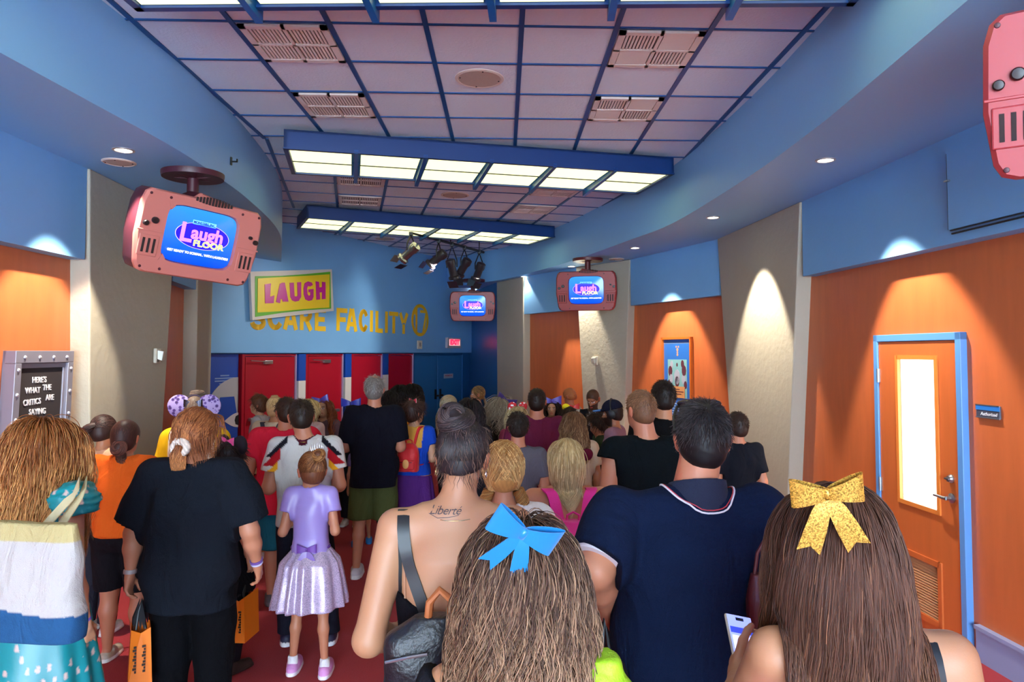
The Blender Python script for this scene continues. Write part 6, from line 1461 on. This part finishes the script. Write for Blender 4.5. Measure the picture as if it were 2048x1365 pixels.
pts = [(.15*cos(a)*1.0, -.03+.13*sin(a), 0) for a in np.linspace(R(215), R(-35-180+180), 0)] or [(.135*cos(a), -.02+.13*sin(a), .0) for a in np.linspace(R(130), R(410), 12)]
for a, b in zip(pts[:-1], pts[1:]): v.cone(a, b, .045, .045, .02)
from_vol('cushion', v, M_CLOTH, t, lambda V: np.tile(LC('6e1a3c'), (len(V),1))); MB().box((-.14,-.19,-.02),(-.10,-.178,.01)).obj('care_label', mat('paper_white','d5d2d2',.8), t)
p = Person('young man with short dark hair in a black T-shirt in front of the poster', 1327, 760, 5.4, 0, 'm', 1.02, 'warm', group=G)
p.body().shirt('0c0d10', .3, .86, wr=.007).bottom('trousers', '22222c', .1).shoes().hair_short('17100d','2a1c16', n=1500, L=.024, e=.011)
p = Person('boy in a dark T-shirt against the big plaster column, right of the navy polo', 1474, 822, 5.7, 6, 'm', .92, 'rosy', group=G, head=(10,0,0))
p.body().shirt('13151d', .36, .84, wr=.007).bottom('trousers', '22222c', .1).shoes().hair_short('2c1c16','4a3226', n=900, L=.02, e=.010)
p = Person('man with short strawberry-blond hair in a black sleeveless shirt', 1281, 777, 4.25, 8, 'm', 1.12, 'rosy', head=(18,0,0), group=G, shift=(.035,0), headx=(-.035,0,0), thin_head=.93, arms=('front','front'))
p.body().shirt('0a1014', .09, .84, wr=.006, e=.016).bottom('shorts', '2a2a34', .5).shoes().hair_short('6e4a34','9a7050', n=1800, L=.016, e=.008, var=.25)
# grey pushchair beside him
t = thing('pushchair', 'grey pushchair with a folded hood beyond the black sleeveless shirt', 'pushchair', (at(1236,950,5.15).x, 5.15, 0))
gm = mat('pushchair_grey','4c4a50',.7,bump=.2,scale=160)
v = Vol([-.3,-.4,.3],[.3,.5,1.25], .014); v.loft([(.45,0,.05,.19,.22),(.62,0,.08,.21,.26),(.80,0,.10,.20,.24)], 0, .03, 3); v.ell((0,.12,.86),(.21,.26,.24),.02); v.plane((0,-.02,1.0),(0,-1,.15)); from_vol('seat', v, gm, t)
for a in (.0,.5,1.0): MB().tube([(-.215,.12-.22*cos(a)*.9,.84),(-.2,.12-.25*cos(a),.98+.06*a),(0,.12-.27*cos(a),1.06+.07*a),(.2,.12-.25*cos(a),.98+.06*a),(.215,.12-.22*cos(a)*.9,.84)], .009, 6).obj('hood_rib', M_BLK, t)
MB().tube([(-.2,.05,.5),(-.22,-.3,1.05),(-.18,-.36,1.1),(.18,-.36,1.1),(.22,-.3,1.05),(.2,.05,.5)], .014, 8).obj('handlebar', M_BLK, t, smooth=40)
for sx in (-1,1):
    MB().tube([(sx*.2,.05,.5),(sx*.24,-.25,.12)], .012, 8).obj('leg', M_BLK, t); MB().tube([(sx*.2,.05,.5),(sx*.22,.38,.12)], .012, 8).obj('leg', M_BLK, t)
    for y in (-.25,.38): MB().lathe([(.02,-.02),(.085,-.02),(.10,-.012),(.10,.012),(.085,.02),(.02,.02)], 20, basis((sx*.24,y,.1),(0,1,0),(0,0,1),(1,0,0))).obj('wheel', mat('rubber','1c1c20',.7), t, smooth=40)
v = Vol([-.2,-.56,.5],[.2,-.3,.95], .011); v.loft([(.52,0,-.42,.12,.05),(.72,0,-.42,.14,.06),(.88,0,-.40,.10,.035)], 0, .02, 2.6); v.wrinkle(.01, 3, 14, 22)
bg = thing('shopping_bag', 'purple and white printed bag hanging on the pushchair handle', 'bag', (t.location.x, t.location.y, 0)); from_vol('bag', v, spotted('purple_print','3a2a9c','d8d4ea',9,.30,.5), bg)
MB().tube([(-.08,-.42,.86),(-.05,-.37,1.09),(.05,-.37,1.09),(.08,-.42,.86)], .008, 6).obj('handle', mat('strap_white','cfcad8',.6), bg)
# ---- near
p = Person('woman in a wide black T-shirt with auburn hair in a scrunchie', 393, 817, 3.8, 0, 'f', 1.26, 'rosy', head=(-12,0,3), group=G, arms=({'e':(268,1066,3.78),'w':(260,1146,3.76)}, {'e':(500,1062,3.80),'w':(514,1128,3.88)}))
p.body().shirt('14171f', .42, .75, straight=1.04, e=.028, wr=.010, armw=1.3).bottom('trousers', '08080c', .09, e=.016, wr=.006).shoes('1b1b20','1b1b20')
v, cf = p.cap('84492a', .024, -.095, .06, .5); V, Q = v.mesh()
p.finish_hair([(V,Q,cf(V)), p.gather((.0,-.115,-.055), 2600, '743c20','c07a48', e=.026, r=.0016, var=.28, lift=.03), p.bundle([(.0,-.118,-.05),(-.005,-.135,-.10),(.0,-.13,-.165)], (.030,.038,.026), 700, '8a4c2a','c88450', r=.002, wave=.010, var=.35), p.fall(500, .13, '743c20','a8643a', r=.0018, vol=.02, wave=.006, zmin=-.08, m=12, push=False, seed=4)])
Rg = [((.0+.036*cos(a)), -.118+.012*sin(a*3)*.3-.008, -.052+.034*sin(a)) for a in np.linspace(0,2*pi,13)[:-1]]
v = Vol(p.hv((0,-.12,-.05))-.09, p.hv((0,-.12,-.05))+.09, .006)
for i in range(12): v.ell(p.hv(Rg[i]), np.array([.020,.024,.020])*p.hk, .004)
v.wrinkle(.0025, 2, 90, 120); from_vol('scrunchie', v, M_CLOTH, p.root, lambda V: LC('d2bfb2')*(1+.25*np.sin(V[:,0:1]*300+V[:,2:3]*220)))
band_at(p, 'L', 'a89a9c', .97, .031); band_at(p, 'R', '6a4a8c', .90, .034, wd=.012); band_at(p, 'R', 'c8c0e0', .97, .032, wd=.01)
b = p.to_world(p.bag['L'])
q = at(279, 1361, 3.66)
gift_bag((q.x, q.y, q.z), R(28), 'orange paper bag with printed lettering held by the woman in the black T-shirt', .105, .12, .27)
# girl in lilac
p = Person('girl in a lilac top and sparkling tulle skirt with a small tiara', 624, 897, 4.66, 3, 'k', 1.0, 'rosy', head=(22,-4,0), group=G, kid=True, hair_up=.03, arms=('hold','hold'), legs=((-.06,.06),(.055,-.02)), h=.009)
p.body().shirt('9c84c8', .24, .97, wr=.004, m=M_SATIN, armw=1.3, straight=.9)
tul = lambda V: LC('b6a8cc')*(1+.16*np.sin(np.arctan2(V[:,1:2],V[:,0:1])*22+V[:,2:3]*8))
p.bottom('skirt', 'b6a8cc', .55, flare=.14, bulge=.86, top=1.02, pleat=(13,.075,.98,.62), m=glitter('sparkling_tulle','c4a6e6',520,.35,.25), name='tulle_skirt').shoes('d890cc','f0e6ee', sock='e8e4e8')
v = Vol([-.2,-.2,.8],[.2,.2,1.1],.009); k = p.s
sz = 1.005*k
MB().tube([((p.torso[3][3]+.018)*cos(a), (p.torso[3][4]+.016)*sin(a), sz) for a in np.linspace(0,2*pi,33)[:-1]], .013, 8, closed=True).obj('sash', mat('purple_ribbon','6f3fa0',.35), p.root, smooth=50)
bow(p.root, (0.0,-(p.torso[3][4]+.045),sz+.01), np.diag([1,-1,1.]), .062, '6f3fa0', tails=True, name='sash_bow', k=1.9)
v, cf = p.cap('6a3a24', .010, -.07); V, Q = v.mesh()
p.finish_hair([(V,Q,cf(V)), p.gather((.02,-.085,.095), 1500, '5c301c','a8703f', r=.0014), p.coil((.025,-.09,.105), .024, .022, 2, 420, '7a4426', tilt=(50,-20), col2='b98048', r=.0016), p.blob([((.025,-.088,.103),(.034,.03,.034))], '5c321e', .006)])
tm = mat('tiara_silver','c9c6cc',.2,metal=.9); tp = MB()
for i in range(7):
    a = R(-60+20*i); h_ = .03+.016*cos(a*1.4); q0 = p.hv((.02+.045*math.sin(a), -.045, .125+.012*cos(a))); q1 = q0+np.array([0,0,h_*p.hk]); tp.tube([q0-[.008,0,0], q1, q0+[.008,0,0]], .0018, 5)
tp.tube([p.hv((.02+.05*math.sin(a), -.045, .125+.012*cos(a))) for a in np.linspace(-1.2,1.2,11)], .0025, 6); tp.obj('tiara', tm, p.root)
MB().tube([tuple(p.hv(q)) for q in ((-.085,-.01,.01),(-.086,.05,.012),(-.072,.092,.008),(-.03,.108,.0))], .0022, 6).obj('glasses', M_BLK, p.root)
# pony-tailed blonde with a pink rucksack
p = Person('woman with straight blond hair, bare shoulders and a hot pink rucksack', 1134, 873, 3.75, 4, 'f', 1.34, 'rosy', group=G, thin_head=.86, head=(0,0,0), arms=('out','out'))
p.body().shirt('5c0f28', 0, .70, strap=(1.27,.1), wr=.004, flare=.03).bottom('skirt', 'b01850', .28, flare=.10, top=.98, pleat=(9,.05,.9,.4))
p.shoes().hair_long('a88858','e2cc9c', n=1700, L=.31, r=.0022, vol=.008, wave=.006, wl=.2, m=18, clump=1.1, spread=-.38, slope=.3, mid=.35, var=.25)
backpack(p, 'hot pink rucksack on the back of the blond woman', 'e0148c', 1.02, 1.13, strapw=.055)
for sx in (-1,1):
    x = sx*.115*p.s; tp_ = p.J['shR'][2]+.05
    MB().bar((x,-.10*p.s,1.26*p.s),(x,-.075,tp_-.01),.012,.006).obj('bra_strap', M_BLK, p.root)
p = Person('curly ginger-blond woman with two braids and a white T-shirt behind the tattooed woman', 1006, 883, 3.05, 6, 'f', 1.1, 'rosy', group=G, thin_head=.90, head=(0,0,0))
p.body().shirt('e3dcda', .35, .85, neckz=1.46, wr=.005).bottom('shorts', '33333c', .55).shoes()
v, cf = p.cap('b88048', .022, -.09, .05, .5); V, Q = v.mesh(); hairs = [(V,Q,cf(V))]
for sx in (-1,1):
    hairs.append(p.gather((sx*.072,-.05,-.095), 1300, '96602e','e2b478', e=.026, r=.0018, var=.35, lift=.035, seed=5+sx, low=-.09))
    hairs.append(p.bundle([(sx*.070,-.045,-.09),(sx*.095,-.04,-.15),(sx*.095,-.03,-.22),(sx*.085,-.01,-.30)], (.024,.026,.024,.012), 420, '96602e','d8a868', r=.0024, twist=12, wave=.006, var=.35, m=30))
# keep each side's strands on its own half
p.finish_hair(hairs)
p = Person('tall woman with a dark topknot, bare back and a script tattoo between the shoulders', 925, 838, 2.12, 4, 'f', 1.0, 'light', group=G, head=(-14,-4,2), hair_up=-.05, thin_head=.82, shift=(-.02,0), arms=(((-.06,-.05,-.275),(.0,.14,-.33)), ((.06,-.05,-.275),(-.02,.17,-.25))), h=.0075, headx=(.02,0,-.058))
p.body(); k = p.s
p.shirt('0e0d13', 0, .82, strap=(1.205,.1), wr=.003, e=.007).bottom('trousers', '24242e', .09).shoes()
def bstrap(s, x0, z0, x1, z1, w_, m, name, off=.003, par=None, over=True, bvh=None):
    """a strap lying on the back from a low point up over the shoulder and down the chest"""
    bvh = bvh or BVHTree_(s.body_o); P = []; a = s.J['shR']; zc, yc = a[2]-.05*s.s, a[1]+.02
    for t in np.linspace(0,1,12):
        x, z = x0+(x1-x0)*t, z0+(z1-z0)*t; h = bvh.ray_cast(Vector((x,-.7,z)), Vector((0,1,0)))
        if h[0]: P.append((h[0], h[1]))
    if over:
        th0 = math.atan2(P[-1][0].z-zc, P[-1][0].y-yc)
        for th in np.linspace(th0, -.9, 14)[1:]:
            d = Vector((0, cos(th), sin(th))); h = bvh.ray_cast(Vector((x1, yc, zc))+d*.5, -d)
            if h[0]: P.append((h[0], h[1]))
    q = MB(); vs = []; C_ = [c+n*off for c, n in P]
    for _ in range(2): C_ = [C_[0]]+[(C_[i-1]+C_[i]*2+C_[i+1])/4 for i in range(1,len(C_)-1)]+[C_[-1]]
    for i, (c, (_, n)) in enumerate(zip(C_, P)):
        t_ = (C_[min(i+1,len(C_)-1)]-C_[max(i-1,0)]).normalized(); n = (n-t_*n.dot(t_)); n.x *= .4; n.normalize(); sd = t_.cross(n).normalized()
        for a_, b_ in ((-1,-.0015),(1,-.0015),(1,.003),(-1,.003)): vs.append(c+sd*a_*w_/2+n*b_)
    q.add(vs, [(i*4+j, i*4+(j+1) % 4, (i+1)*4+(j+1) % 4, (i+1)*4+j) for i in range(len(C_)-1) for j in range(4)]+[(3,2,1,0)])
    return q.obj(name, m, par or s.root, smooth=50)
bstrap(p, -.138*k, 1.20*k, -.145*k, 1.40*k, .009, M_BLK, 'tank_strap', .004); bstrap(p, .13*k, 1.20*k, .125*k, 1.40*k, .009, M_BLK, 'tank_strap', .004)
bstrap(p, -.125*k, 1.20*k, -.128*k, 1.40*k, .004, mat('nude_strap','a87a60',.5), 'bra_strap', .003)
tq = p.root.matrix_basis.inverted() @ at(889, 1030, 2.0)
tat = textmesh('Liberté', .032, mat('tattoo_ink','3a3038',.6), 'tattoo', p.root, basis((tq.x, -.112*k, tq.z), (1,0,0), (0,.17,1), (0,-1,.17)), extrude=.0006, bold=-.0002, shear=.45, sx=1.05, space=.92)
# press the tattoo onto the back
from mathutils.bvhtree import BVHTree
bv = BVHTree.FromPolygons([v.co for v in p.body_o.data.vertices], [tuple(q.vertices) for q in p.body_o.data.polygons])
for v_ in tat.data.vertices:
    h_ = bv.ray_cast(Vector((v_.co.x, -.6, v_.co.z)), Vector((0,1,0)))
    if h_[0]: v_.co.y = h_[0].y - .0032
def press(o, off=.003):
    for v_ in o.data.vertices:
        h_ = bv.ray_cast(Vector((v_.co.x, -.6, v_.co.z)), Vector((0,1,0)))
        if h_[0] and v_.co.y < .0: v_.co.y = min(v_.co.y, h_[0].y - off)
fl = MB().tube([(tq.x-.045,-.15,tq.z-.008),(tq.x-.02,-.15,tq.z-.020),(tq.x+.01,-.15,tq.z-.018),(tq.x+.04,-.15,tq.z-.012)], .0011, 4).obj('tattoo_flourish', mat('tattoo_ink','2b2530',.6), p.root)
for v_ in fl.data.vertices:
    h_ = bv.ray_cast(Vector((v_.co.x, -.6, v_.co.z)), Vector((0,1,0)))
    if h_[0]: v_.co.y = h_[0].y - .002
v, cf = p.cap('241a1d', .010, -.035, .03, .7); V, Q = v.mesh()
p.finish_hair([(V,Q,cf(V)), p.gather((-.015,-.045,.115), 4200, '1a1214','4a3836', e=.013, r=.0012, var=.35, lift=.02, m=12, front=.03, slope=.7, low=-.03), p.coil((-.02,-.045,.125), .036, .030, 3, 900, '20171a', tilt=(25,-8), col2='4a3a3a', r=.0014), p.coil((-.03,-.06,.14), .026, .024, 2.5, 500, '20171a', tilt=(65,20), col2='56403e', r=.0014), p.blob([((-.02,-.045,.125),(.055,.05,.034)),((-.03,-.05,.15),(.03,.03,.026))], '1c1416', .006),
    p.fall(260, .05, '3a2a28','7a5c4c', r=.0008, vol=.012, wave=.004, wl=.05, zmin=-.10, m=8, push=False, seed=2)])
necklace(p, 1.452, .070, 'd8b884', .0012, .006); earring(p, -1, 'e8c890', .012); earring(p, 1, 'd8d0d0', .009)
# her crossbody bag
bb = p.root.matrix_basis.inverted() @ at(832, 1392, 1.90)
t = held(p, 'crossbody_bag', 'black crossbody bag with a tan leather strap and red braided cord', 'bag', (bb.x, bb.y, bb.z)); L_ = lambda x, y, z: (x-bb.x, y-bb.y, z-bb.z)
v = Vol([-.22,-.14,-.06],[.26,.12,.30], .008); v.loft([(.0,-.01,0,.075,.045),(.08,.0,0,.092,.055),(.16,.02,0,.085,.045),(.21,.05,0,.055,.03)], 0, .02, 2.8); v.wrinkle(.005, 5, 10, 18); from_vol('body', v, mat('black_leather','15151c',.4,bump=.3,scale=90), t)
MB().tube([(-.075,-.052,.11),(-.02,-.066,.125),(.03,-.064,.13)], .004, 6).obj('zip', mat('zip_silver','b9b9bd',.3,metal=.9), t)
v = Vol([-.2,-.14,-.1],[.2,.12,.05], .009); v.loft([(-.05,-.02,0,.06,.05),(.01,-.01,0,.08,.052)], 0, .01, 3); from_vol('base_panel', v, mat('tan_leather','a4572c',.45,bump=.2,scale=70), t)
def lstrap(o):
    M = t.matrix_basis.inverted() @ p.root.matrix_basis; o.data.transform(M); o.parent = t
a_ = bstrap(p, -.070*k, 1.215*k, -.136*k, 1.40*k, .034, mat('black_webbing','17171b',.45), 'webbing_strap', .008); lstrap(a_)
a_ = bstrap(p, -.020*k, 1.06*k, -.072*k, 1.225*k, .038, mat('tan_leather2','b5683a',.45,bump=.15,scale=70), 'leather_strap', .022, over=False); lstrap(a_)
MB().tube([(.03,-.01,.19),(.035,-.02,.245),(.06,-.02,.275),(.09,-.02,.25),(.09,.0,.19)], .011, 8).obj('leather_loop', mat('tan_leather2','b5683a',.45), t, smooth=40)
cord = [(-.01,-.20,1.06),(.03,-.165,1.13),(.065,-.142,1.22),(.10,-.125,1.33),(.125,-.095,1.41),(.13,-.04,1.465),(.13,.03,1.455),(.12,.09,1.38)]
MB().tube([Vector(L_(x*k, y*k-.0, z*k)) for x, y, z in cord], .007, 8).obj('red_cord', mat('red_braid','6a1a22',.6,bump=.6,scale=220), t, smooth=40)
# navy polo
p = Person('broad man in a navy polo shirt with sunglasses on his head', 1376, 802, 2.28, 2, 'm', 1.22, 'rosy', group=G, head=(-10,-2,0), hair_up=.012, headx=(.045,0,0), thin_head=.93, arms=({'e':(1190,1140,2.16),'w':(1214,1222,2.36)}, ((.075,-.04,-.28),(.05,.16,-.42))), h=.009)
def polo(V, s=p):
    c = np.tile(LC('0d1730'), (len(V),1))
    return c
p.body().shirt('0d1730', .42, .80, straight=1.02, e=.022, wr=.007, colfn=polo, neckr=.058, neckz=1.48).bottom('trousers', '1b1b24', .09).shoes('2a2a30','2a2a30')
p.hair_short('140f11','3a3032', n=5200, L=.022, e=.012, r=.0011, var=.4, low=-.085, front=.05)
k = p.s; c0 = np.array([p.hc[0]*.6, p.J['shL'][1]+.012, 1.475*k])
def ring3(r, z, n=40, back=.012, ry=1.0, x0=0): return [(c0[0]+x0+r*cos(a), c0[1]+r*ry*sin(a), z+back*sin(a)*-1) for a in np.linspace(0,2*pi,n+1)[:-1]]
v = Vol([c0[0]-.15,c0[1]-.15,1.36*k],[c0[0]+.15,c0[1]+.15,1.58*k], .007); v.cone((c0[0]*.8,c0[1]-.012,1.40*k),(c0[0],c0[1],1.56*k),.101*k,.080*k,.0); v.plane((0,c0[1],1.520*k),(0,.30,1)); v.plane((0,0,1.425*k),(0,0,-1))
from_vol('collar', v, mat('navy_knit','0c1530',.85,bump=.3,scale=300), p.root)
bs_ = BVHTree_(p.shirt_o)
for r_, cc, th_ in ((.1085, 'd8d0da', .0030), (.1045, 'b0303c', .0018)):
    pts_ = []
    for a in np.linspace(0, 2*pi, 41)[:-1]:
        x_, y_ = c0[0]*.88+r_*k*cos(a), c0[1]-.004+r_*k*sin(a)*.94; h_ = bs_.ray_cast(Vector((x_, y_, 2)), Vector((0,0,-1))); pts_.append([x_, y_, (h_[0].z if h_[0] else 1.43*k)+.004])
    MB().tube(pts_, th_, 6, closed=True).obj('collar_trim', mat('trim_'+cc, cc, .6), p.root, smooth=40)
for sd in 'LR':
    a, b = p.J['sh'+sd], p.J['el'+sd]; q_ = a+(b-a)*.835; d = Vector((b-a).tolist()).normalized(); x = d.orthogonal().normalized(); r_ = .0715*k*1.08
    MB().lathe([(r_*.9,-.006),(r_,-.006),(r_,.006),(r_*.9,.006)], 28, basis(q_.tolist(), x, d.cross(x), d)).obj('cuff_trim', mat('trim_white','d8d0da',.6), p.root, smooth=40)
sg = MB().tube([tuple(p.hv(q)) for q in ((-.092,-.04,.03),(-.090,.01,.075),(-.075,.055,.105),(-.03,.075,.118),(.03,.075,.118),(.075,.055,.105),(.090,.01,.075),(.092,-.04,.03))], .006, 8); sg.obj('sunglasses', M_BLK, p.root, smooth=40)
v = Vol(p.hv((0,.06,.12))-.12, p.hv((0,.06,.12))+.12, .005); v.ell(p.hv((-.036,.060,.118)), np.array([.040,.028,.015])*p.hk, 0, p.Rh); v.ell(p.hv((.036,.060,.118)), np.array([.040,.028,.015])*p.hk, 0, p.Rh); from_vol('lenses', v, mat('dark_lens','16101c',.1), p.root)
# the pushchair he pushes
hw = p.to_world(p.J['wrL']); t = thing('pushchair', 'dark pushchair handle and frame that the navy polo man is pushing', 'pushchair', (p.root.location.x-.06, p.root.location.y+.62, 0))
hx, hy, hz_ = hw.x-t.location.x, hw.y-t.location.y+.085, hw.z-.055
MB().tube([(hx-.05,hy,hz_),(.30,hy,hz_)], .016, 10).obj('handlebar', mat('foam_grip','1b1b1f',.8), t, smooth=40)
for x in (hx-.04,.29):
    MB().tube([(x,hy,hz_),(x,hy+.10,hz_-.12),(x,hy+.35,.45),(x,.65,.12)], .014, 8).obj('side_tube', M_STEEL, t, smooth=40); MB().tube([(x,hy+.25,.62),(x,hy+.05,.12)], .013, 8).obj('leg', M_BLK, t, smooth=40)
    for y in (hy+.05,.65): MB().lathe([(.02,-.02),(.085,-.02),(.10,-.012),(.10,.012),(.085,.02),(.02,.02)], 20, basis((x,y,.1),(0,1,0),(0,0,1),(1,0,0))).obj('wheel', mat('rubber','1c1c20',.7), t, smooth=40)
v = Vol([-.25,.0,.35],[.4,.75,1.2], .013); v.loft([(.45,.07,.38,.19,.18),(.70,.07,.34,.20,.20),(.95,.07,.30,.19,.16)], 0, .03, 3); from_vol('seat', v, mat('pushchair_black','26242a',.75,bump=.2,scale=160), t)
# maroon handbag at his right side
t = thing('handbag', 'maroon handbag between the navy polo and the gold bow', 'bag', (at(1535,1200,2.15).x, 2.12, at(1535,1262,2.15).z))
v = Vol([-.12,-.07,-.03],[.12,.07,.24], .008); v.loft([(0,0,0,.07,.035),(.10,0,0,.075,.04),(.18,0,0,.06,.02)], 0, .01, 3.2); from_vol('body', v, mat('maroon_leather','5c2228',.4,bump=.15,scale=70), t)
MB().tube([(-.05,0,.17),(-.04,0,.24),(.0,.01,.30),(.04,0,.24),(.05,0,.17)], .006, 8).obj('handle', mat('maroon_leather','5c2228',.4), t, smooth=40)
# redhead with the tote
p = Person('woman with long wavy ginger hair, a turquoise puff-sleeved dress and a striped tote bag', 88, 840, 3.25, -14, 'f', 1.08, 'fair', group=G, head=(-6,0,2), arms=('down','down'), h=.009)
teal = lambda V: np.where((np.sin(V[:,0:1]*120)*np.sin(V[:,1:2]*110)*np.sin(V[:,2:3]*70) > .5), LC('c9a9a0'), LC('12848c'))
p.body().shirt('12848c', 0, .98, strap=(1.36,.1), m=M_SATIN, colfn=teal, wr=.006).bottom('skirt', '12848c', .04, flare=.20, top=1.04, pleat=(11,.07,.95,.3), m=M_SATIN, colfn=teal, name='long_skirt').shoes()
k = p.s
for sd, sx in (('L',-1),('R',1)):
    a = p.J['sh'+sd]; v = Vol(a-.16, a+.16, .008); v.ell(a+np.array([sx*.022,-.01,.0]), (.102,.100,.088), .01); v.plane(a+np.array([sx*.02,0,-.055]), (sx*.15,0,-1)); v.wrinkle(.007, 4, 60, 45); from_vol('puff_sleeve', v, M_SATIN, p.root, teal)
p.hair_long('8a4c22','d69a5a', n=6500, L=.55, r=.0016, vol=.032, wave=.014, wl=.14, spread=-.02, m=26, slope=.35, clump=.8, mid=.5, var=.32, droop=.9)
MB().tube([tuple(p.hv(q)) for q in ((.03,-.118,.03),(.035,-.135,-.05),(.03,-.15,-.14),(.02,-.16,-.22))], .005, 6).obj('hair_ribbon', mat('ribbon_pink','e0b8c8',.4), p.root, smooth=40)
b_ = at(62, 1275, 2.72); t = thing('tote_bag', 'big cream and white canvas tote bag with a blue bottom band', 'bag', b_, R(-10))
v = Vol([-.30,-.13,-.05],[.30,.13,.50], .0075); v.loft([(.0,0,0,.190,.065),(.10,0,0,.205,.075),(.30,0,0,.185,.055),(.415,0,0,.155,.022)], 0, .01, 3.2); v.wrinkle(.004, 3, 5, 9)
zc = lambda V: np.where(V[:,2:3]+.02*np.sin(V[:,0:1]*6) < .115, LC('28527c'), np.where(V[:,2:3] > .355, LC('b8a674'), LC('b9b1ac')))
from_vol('body', v, M_CLOTH, t, zc)
Mi = t.matrix_basis.inverted(); sh_ = p.to_world(p.J['shR']+np.array([-.03,0,.07])); q1 = Mi @ sh_
for (xa, xb, dd_) in ((66, 150, 0), (104, 164, .03)):
    A_ = Mi @ at(xa, 1078, 2.80+dd_); B_ = Mi @ at(xb, 985, 2.98+dd_); C_ = Mi @ at(xb+6, 962, 3.16+dd_); D_ = Mi @ at(xb+4, 990, 3.36)
    q = MB(); vs = []
    cl_ = [A_.lerp(B_, t) for t in np.linspace(0,1,7)] + [C_, D_]
    for i_, c_ in enumerate(cl_):
        tg = (cl_[min(i_+1,8)]-cl_[max(i_-1,0)]).normalized(); sd = tg.cross(Vector((0,-1,.3))).normalized(); nn = tg.cross(sd)
        for i, j in ((-1,0),(1,0),(1,1),(-1,1)): vs.append(c_+sd*i*.020+nn*j*.004)
    q.add(vs, [(i*4+j, i*4+(j+1) % 4, (i+1)*4+(j+1) % 4, (i+1)*4+j) for i in range(8) for j in range(4)]+[(3,2,1,0)]); q.obj('handle', mat('cream_webbing','d6c69a',.8,bump=.3,scale=200), t, smooth=50)
band_at(p, 'R', '7a5ac0', .95, .028, wd=.012)
b = p.to_world(p.bag['R'])
gift_bag((b.x-.02, b.y-.10, b.z-.52), R(-12), 'orange paper bag at the bottom edge beside the turquoise dress', .12, .12, .22, tuft=False)
# blue-bowed woman in front
p = Person('woman with loose wavy brown hair fading to blond and a bright blue satin bow', 1046, 1036, 1.50, 3, 'f', 1.02, 'warm', group=G, head=(0,-2,0), thin_head=.92, h=.009)
p.body().shirt('17161c', .12, .85, strap=(1.36,.1)).bottom('trousers', '24242e', .09).shoes()
p.hair_long('4a3026','a47e62', n=11000, L=.58, r=.0011, vol=.024, wave=.020, wl=.17, spread=.10, m=30, slope=.35, clump=.9, mid=.45, var=.36, droop=1., endvar=.3)
back_bow(p, p.head_at(1046,1062,1.36), .070, '1690d8', tilt=-28, m=mat('blue_satin','1272b4',.25,sheen=.3), pitch=25)
cl = thing('sling_bag', 'lime green fabric bag at the bottom edge, right of the blue-bowed woman', 'bag', (at(1222,1365,1.42).x, 1.42, at(1222,1365,1.42).z-.15))
v = Vol([-.1,-.08,-.02],[.1,.08,.22], .007); v.loft([(0,0,0,.05,.04),(.12,0,0,.055,.045),(.2,-.015,0,.03,.03)], 0, .02, 2.4); v.wrinkle(.006, 7, 30, 40); from_vol('body', v, mat('lime_fabric','9cc81e',.6,bump=.3,scale=120), cl)
q = at(1208,1332,2.0); gift_bag((q.x, 2.0, q.z-.21), R(5), 'orange paper bag low down between the blue bow and the navy polo', .07, .14, .22, tuft=False)
# gold-bowed girl in front right
p = Person('young woman with long brown hair, a gold sequin bow and bare shoulders', 1712, 962, 1.46, -6, 'f', 1.12, 'light', group=G, head=(-4,-6,0), headx=(-.030,0,0), h=.0085, arms=({'e':(1478,1440,1.62),'w':(1478,1345,1.76)}, 'down'))
p.body(grip=1.3).shirt('e0188a', 0, .85, strap=(1.22,.1), wr=.004).bottom('shorts', '24242e', .55).shoes(); k = p.s
p.hair_long('4e3024','80563e', n=9000, L=.66, r=.0012, vol=.014, wave=.009, wl=.22, spread=.0, m=30, slope=.35, clump=.8, mid=.75, var=.35, endvar=.15)
back_bow(p, p.head_at(1652,985,1.33), .066, 'd8a520', tilt=8, k=1.35, m=glitter('gold_sequins','b8882a',420,.35,.45), pitch=22)
bstrap(p, .125*k, 1.22*k, .118*k, 1.41*k, .030, mat('black_webbing','17171b',.45), 'shoulder_strap', .005)
for sd in (-1,1):
    a = p.J['shL' if sd < 0 else 'shR']; v = Vol(a-.14, a+.14, .008); v.cone(a+[sd*.02,0,-.115], a+[sd*.03,0,-.20], .056, .060, .0); v.wrinkle(.004, 6, 50, 60); from_vol('pink_sleeve', v, mat('hot_pink_lace','e6158c',.6,bump=.6,scale=120), p.root)
hp = p.to_world(p.bag['L']); t = thing('phone', 'phone with a lit screen in a pale case, held by the gold-bowed woman', 'phone', at(1486,1288,1.82)); t.rotation_euler = (R(-48), R(14), R(8))
MB().box((-.038,-.005,-.075),(.038,.004,.075)).obj('case', mat('phone_case','b9b09a',.4), t, bevel=.006)
MB().box((-.034,-.0068,-.071),(.034,-.005,.071)).obj('screen', mat('phone_screen','6f7ae8',.2,emit=.9), t)
MB().box((-.011,-.0078,.057),(.011,-.0068,.065)).obj('camera_notch', M_BLK, t)
MB().box((-.032,-.0076,.022),(.032,-.0068,.038)).obj('screen_banner', mat('screen_navy','2c3aa8',.3,emit=.6), t); MB().box((-.03,-.0076,-.04),(.03,-.0068,.015)).obj('screen_panel', mat('screen_pale','aab4f0',.3,emit=.9), t)
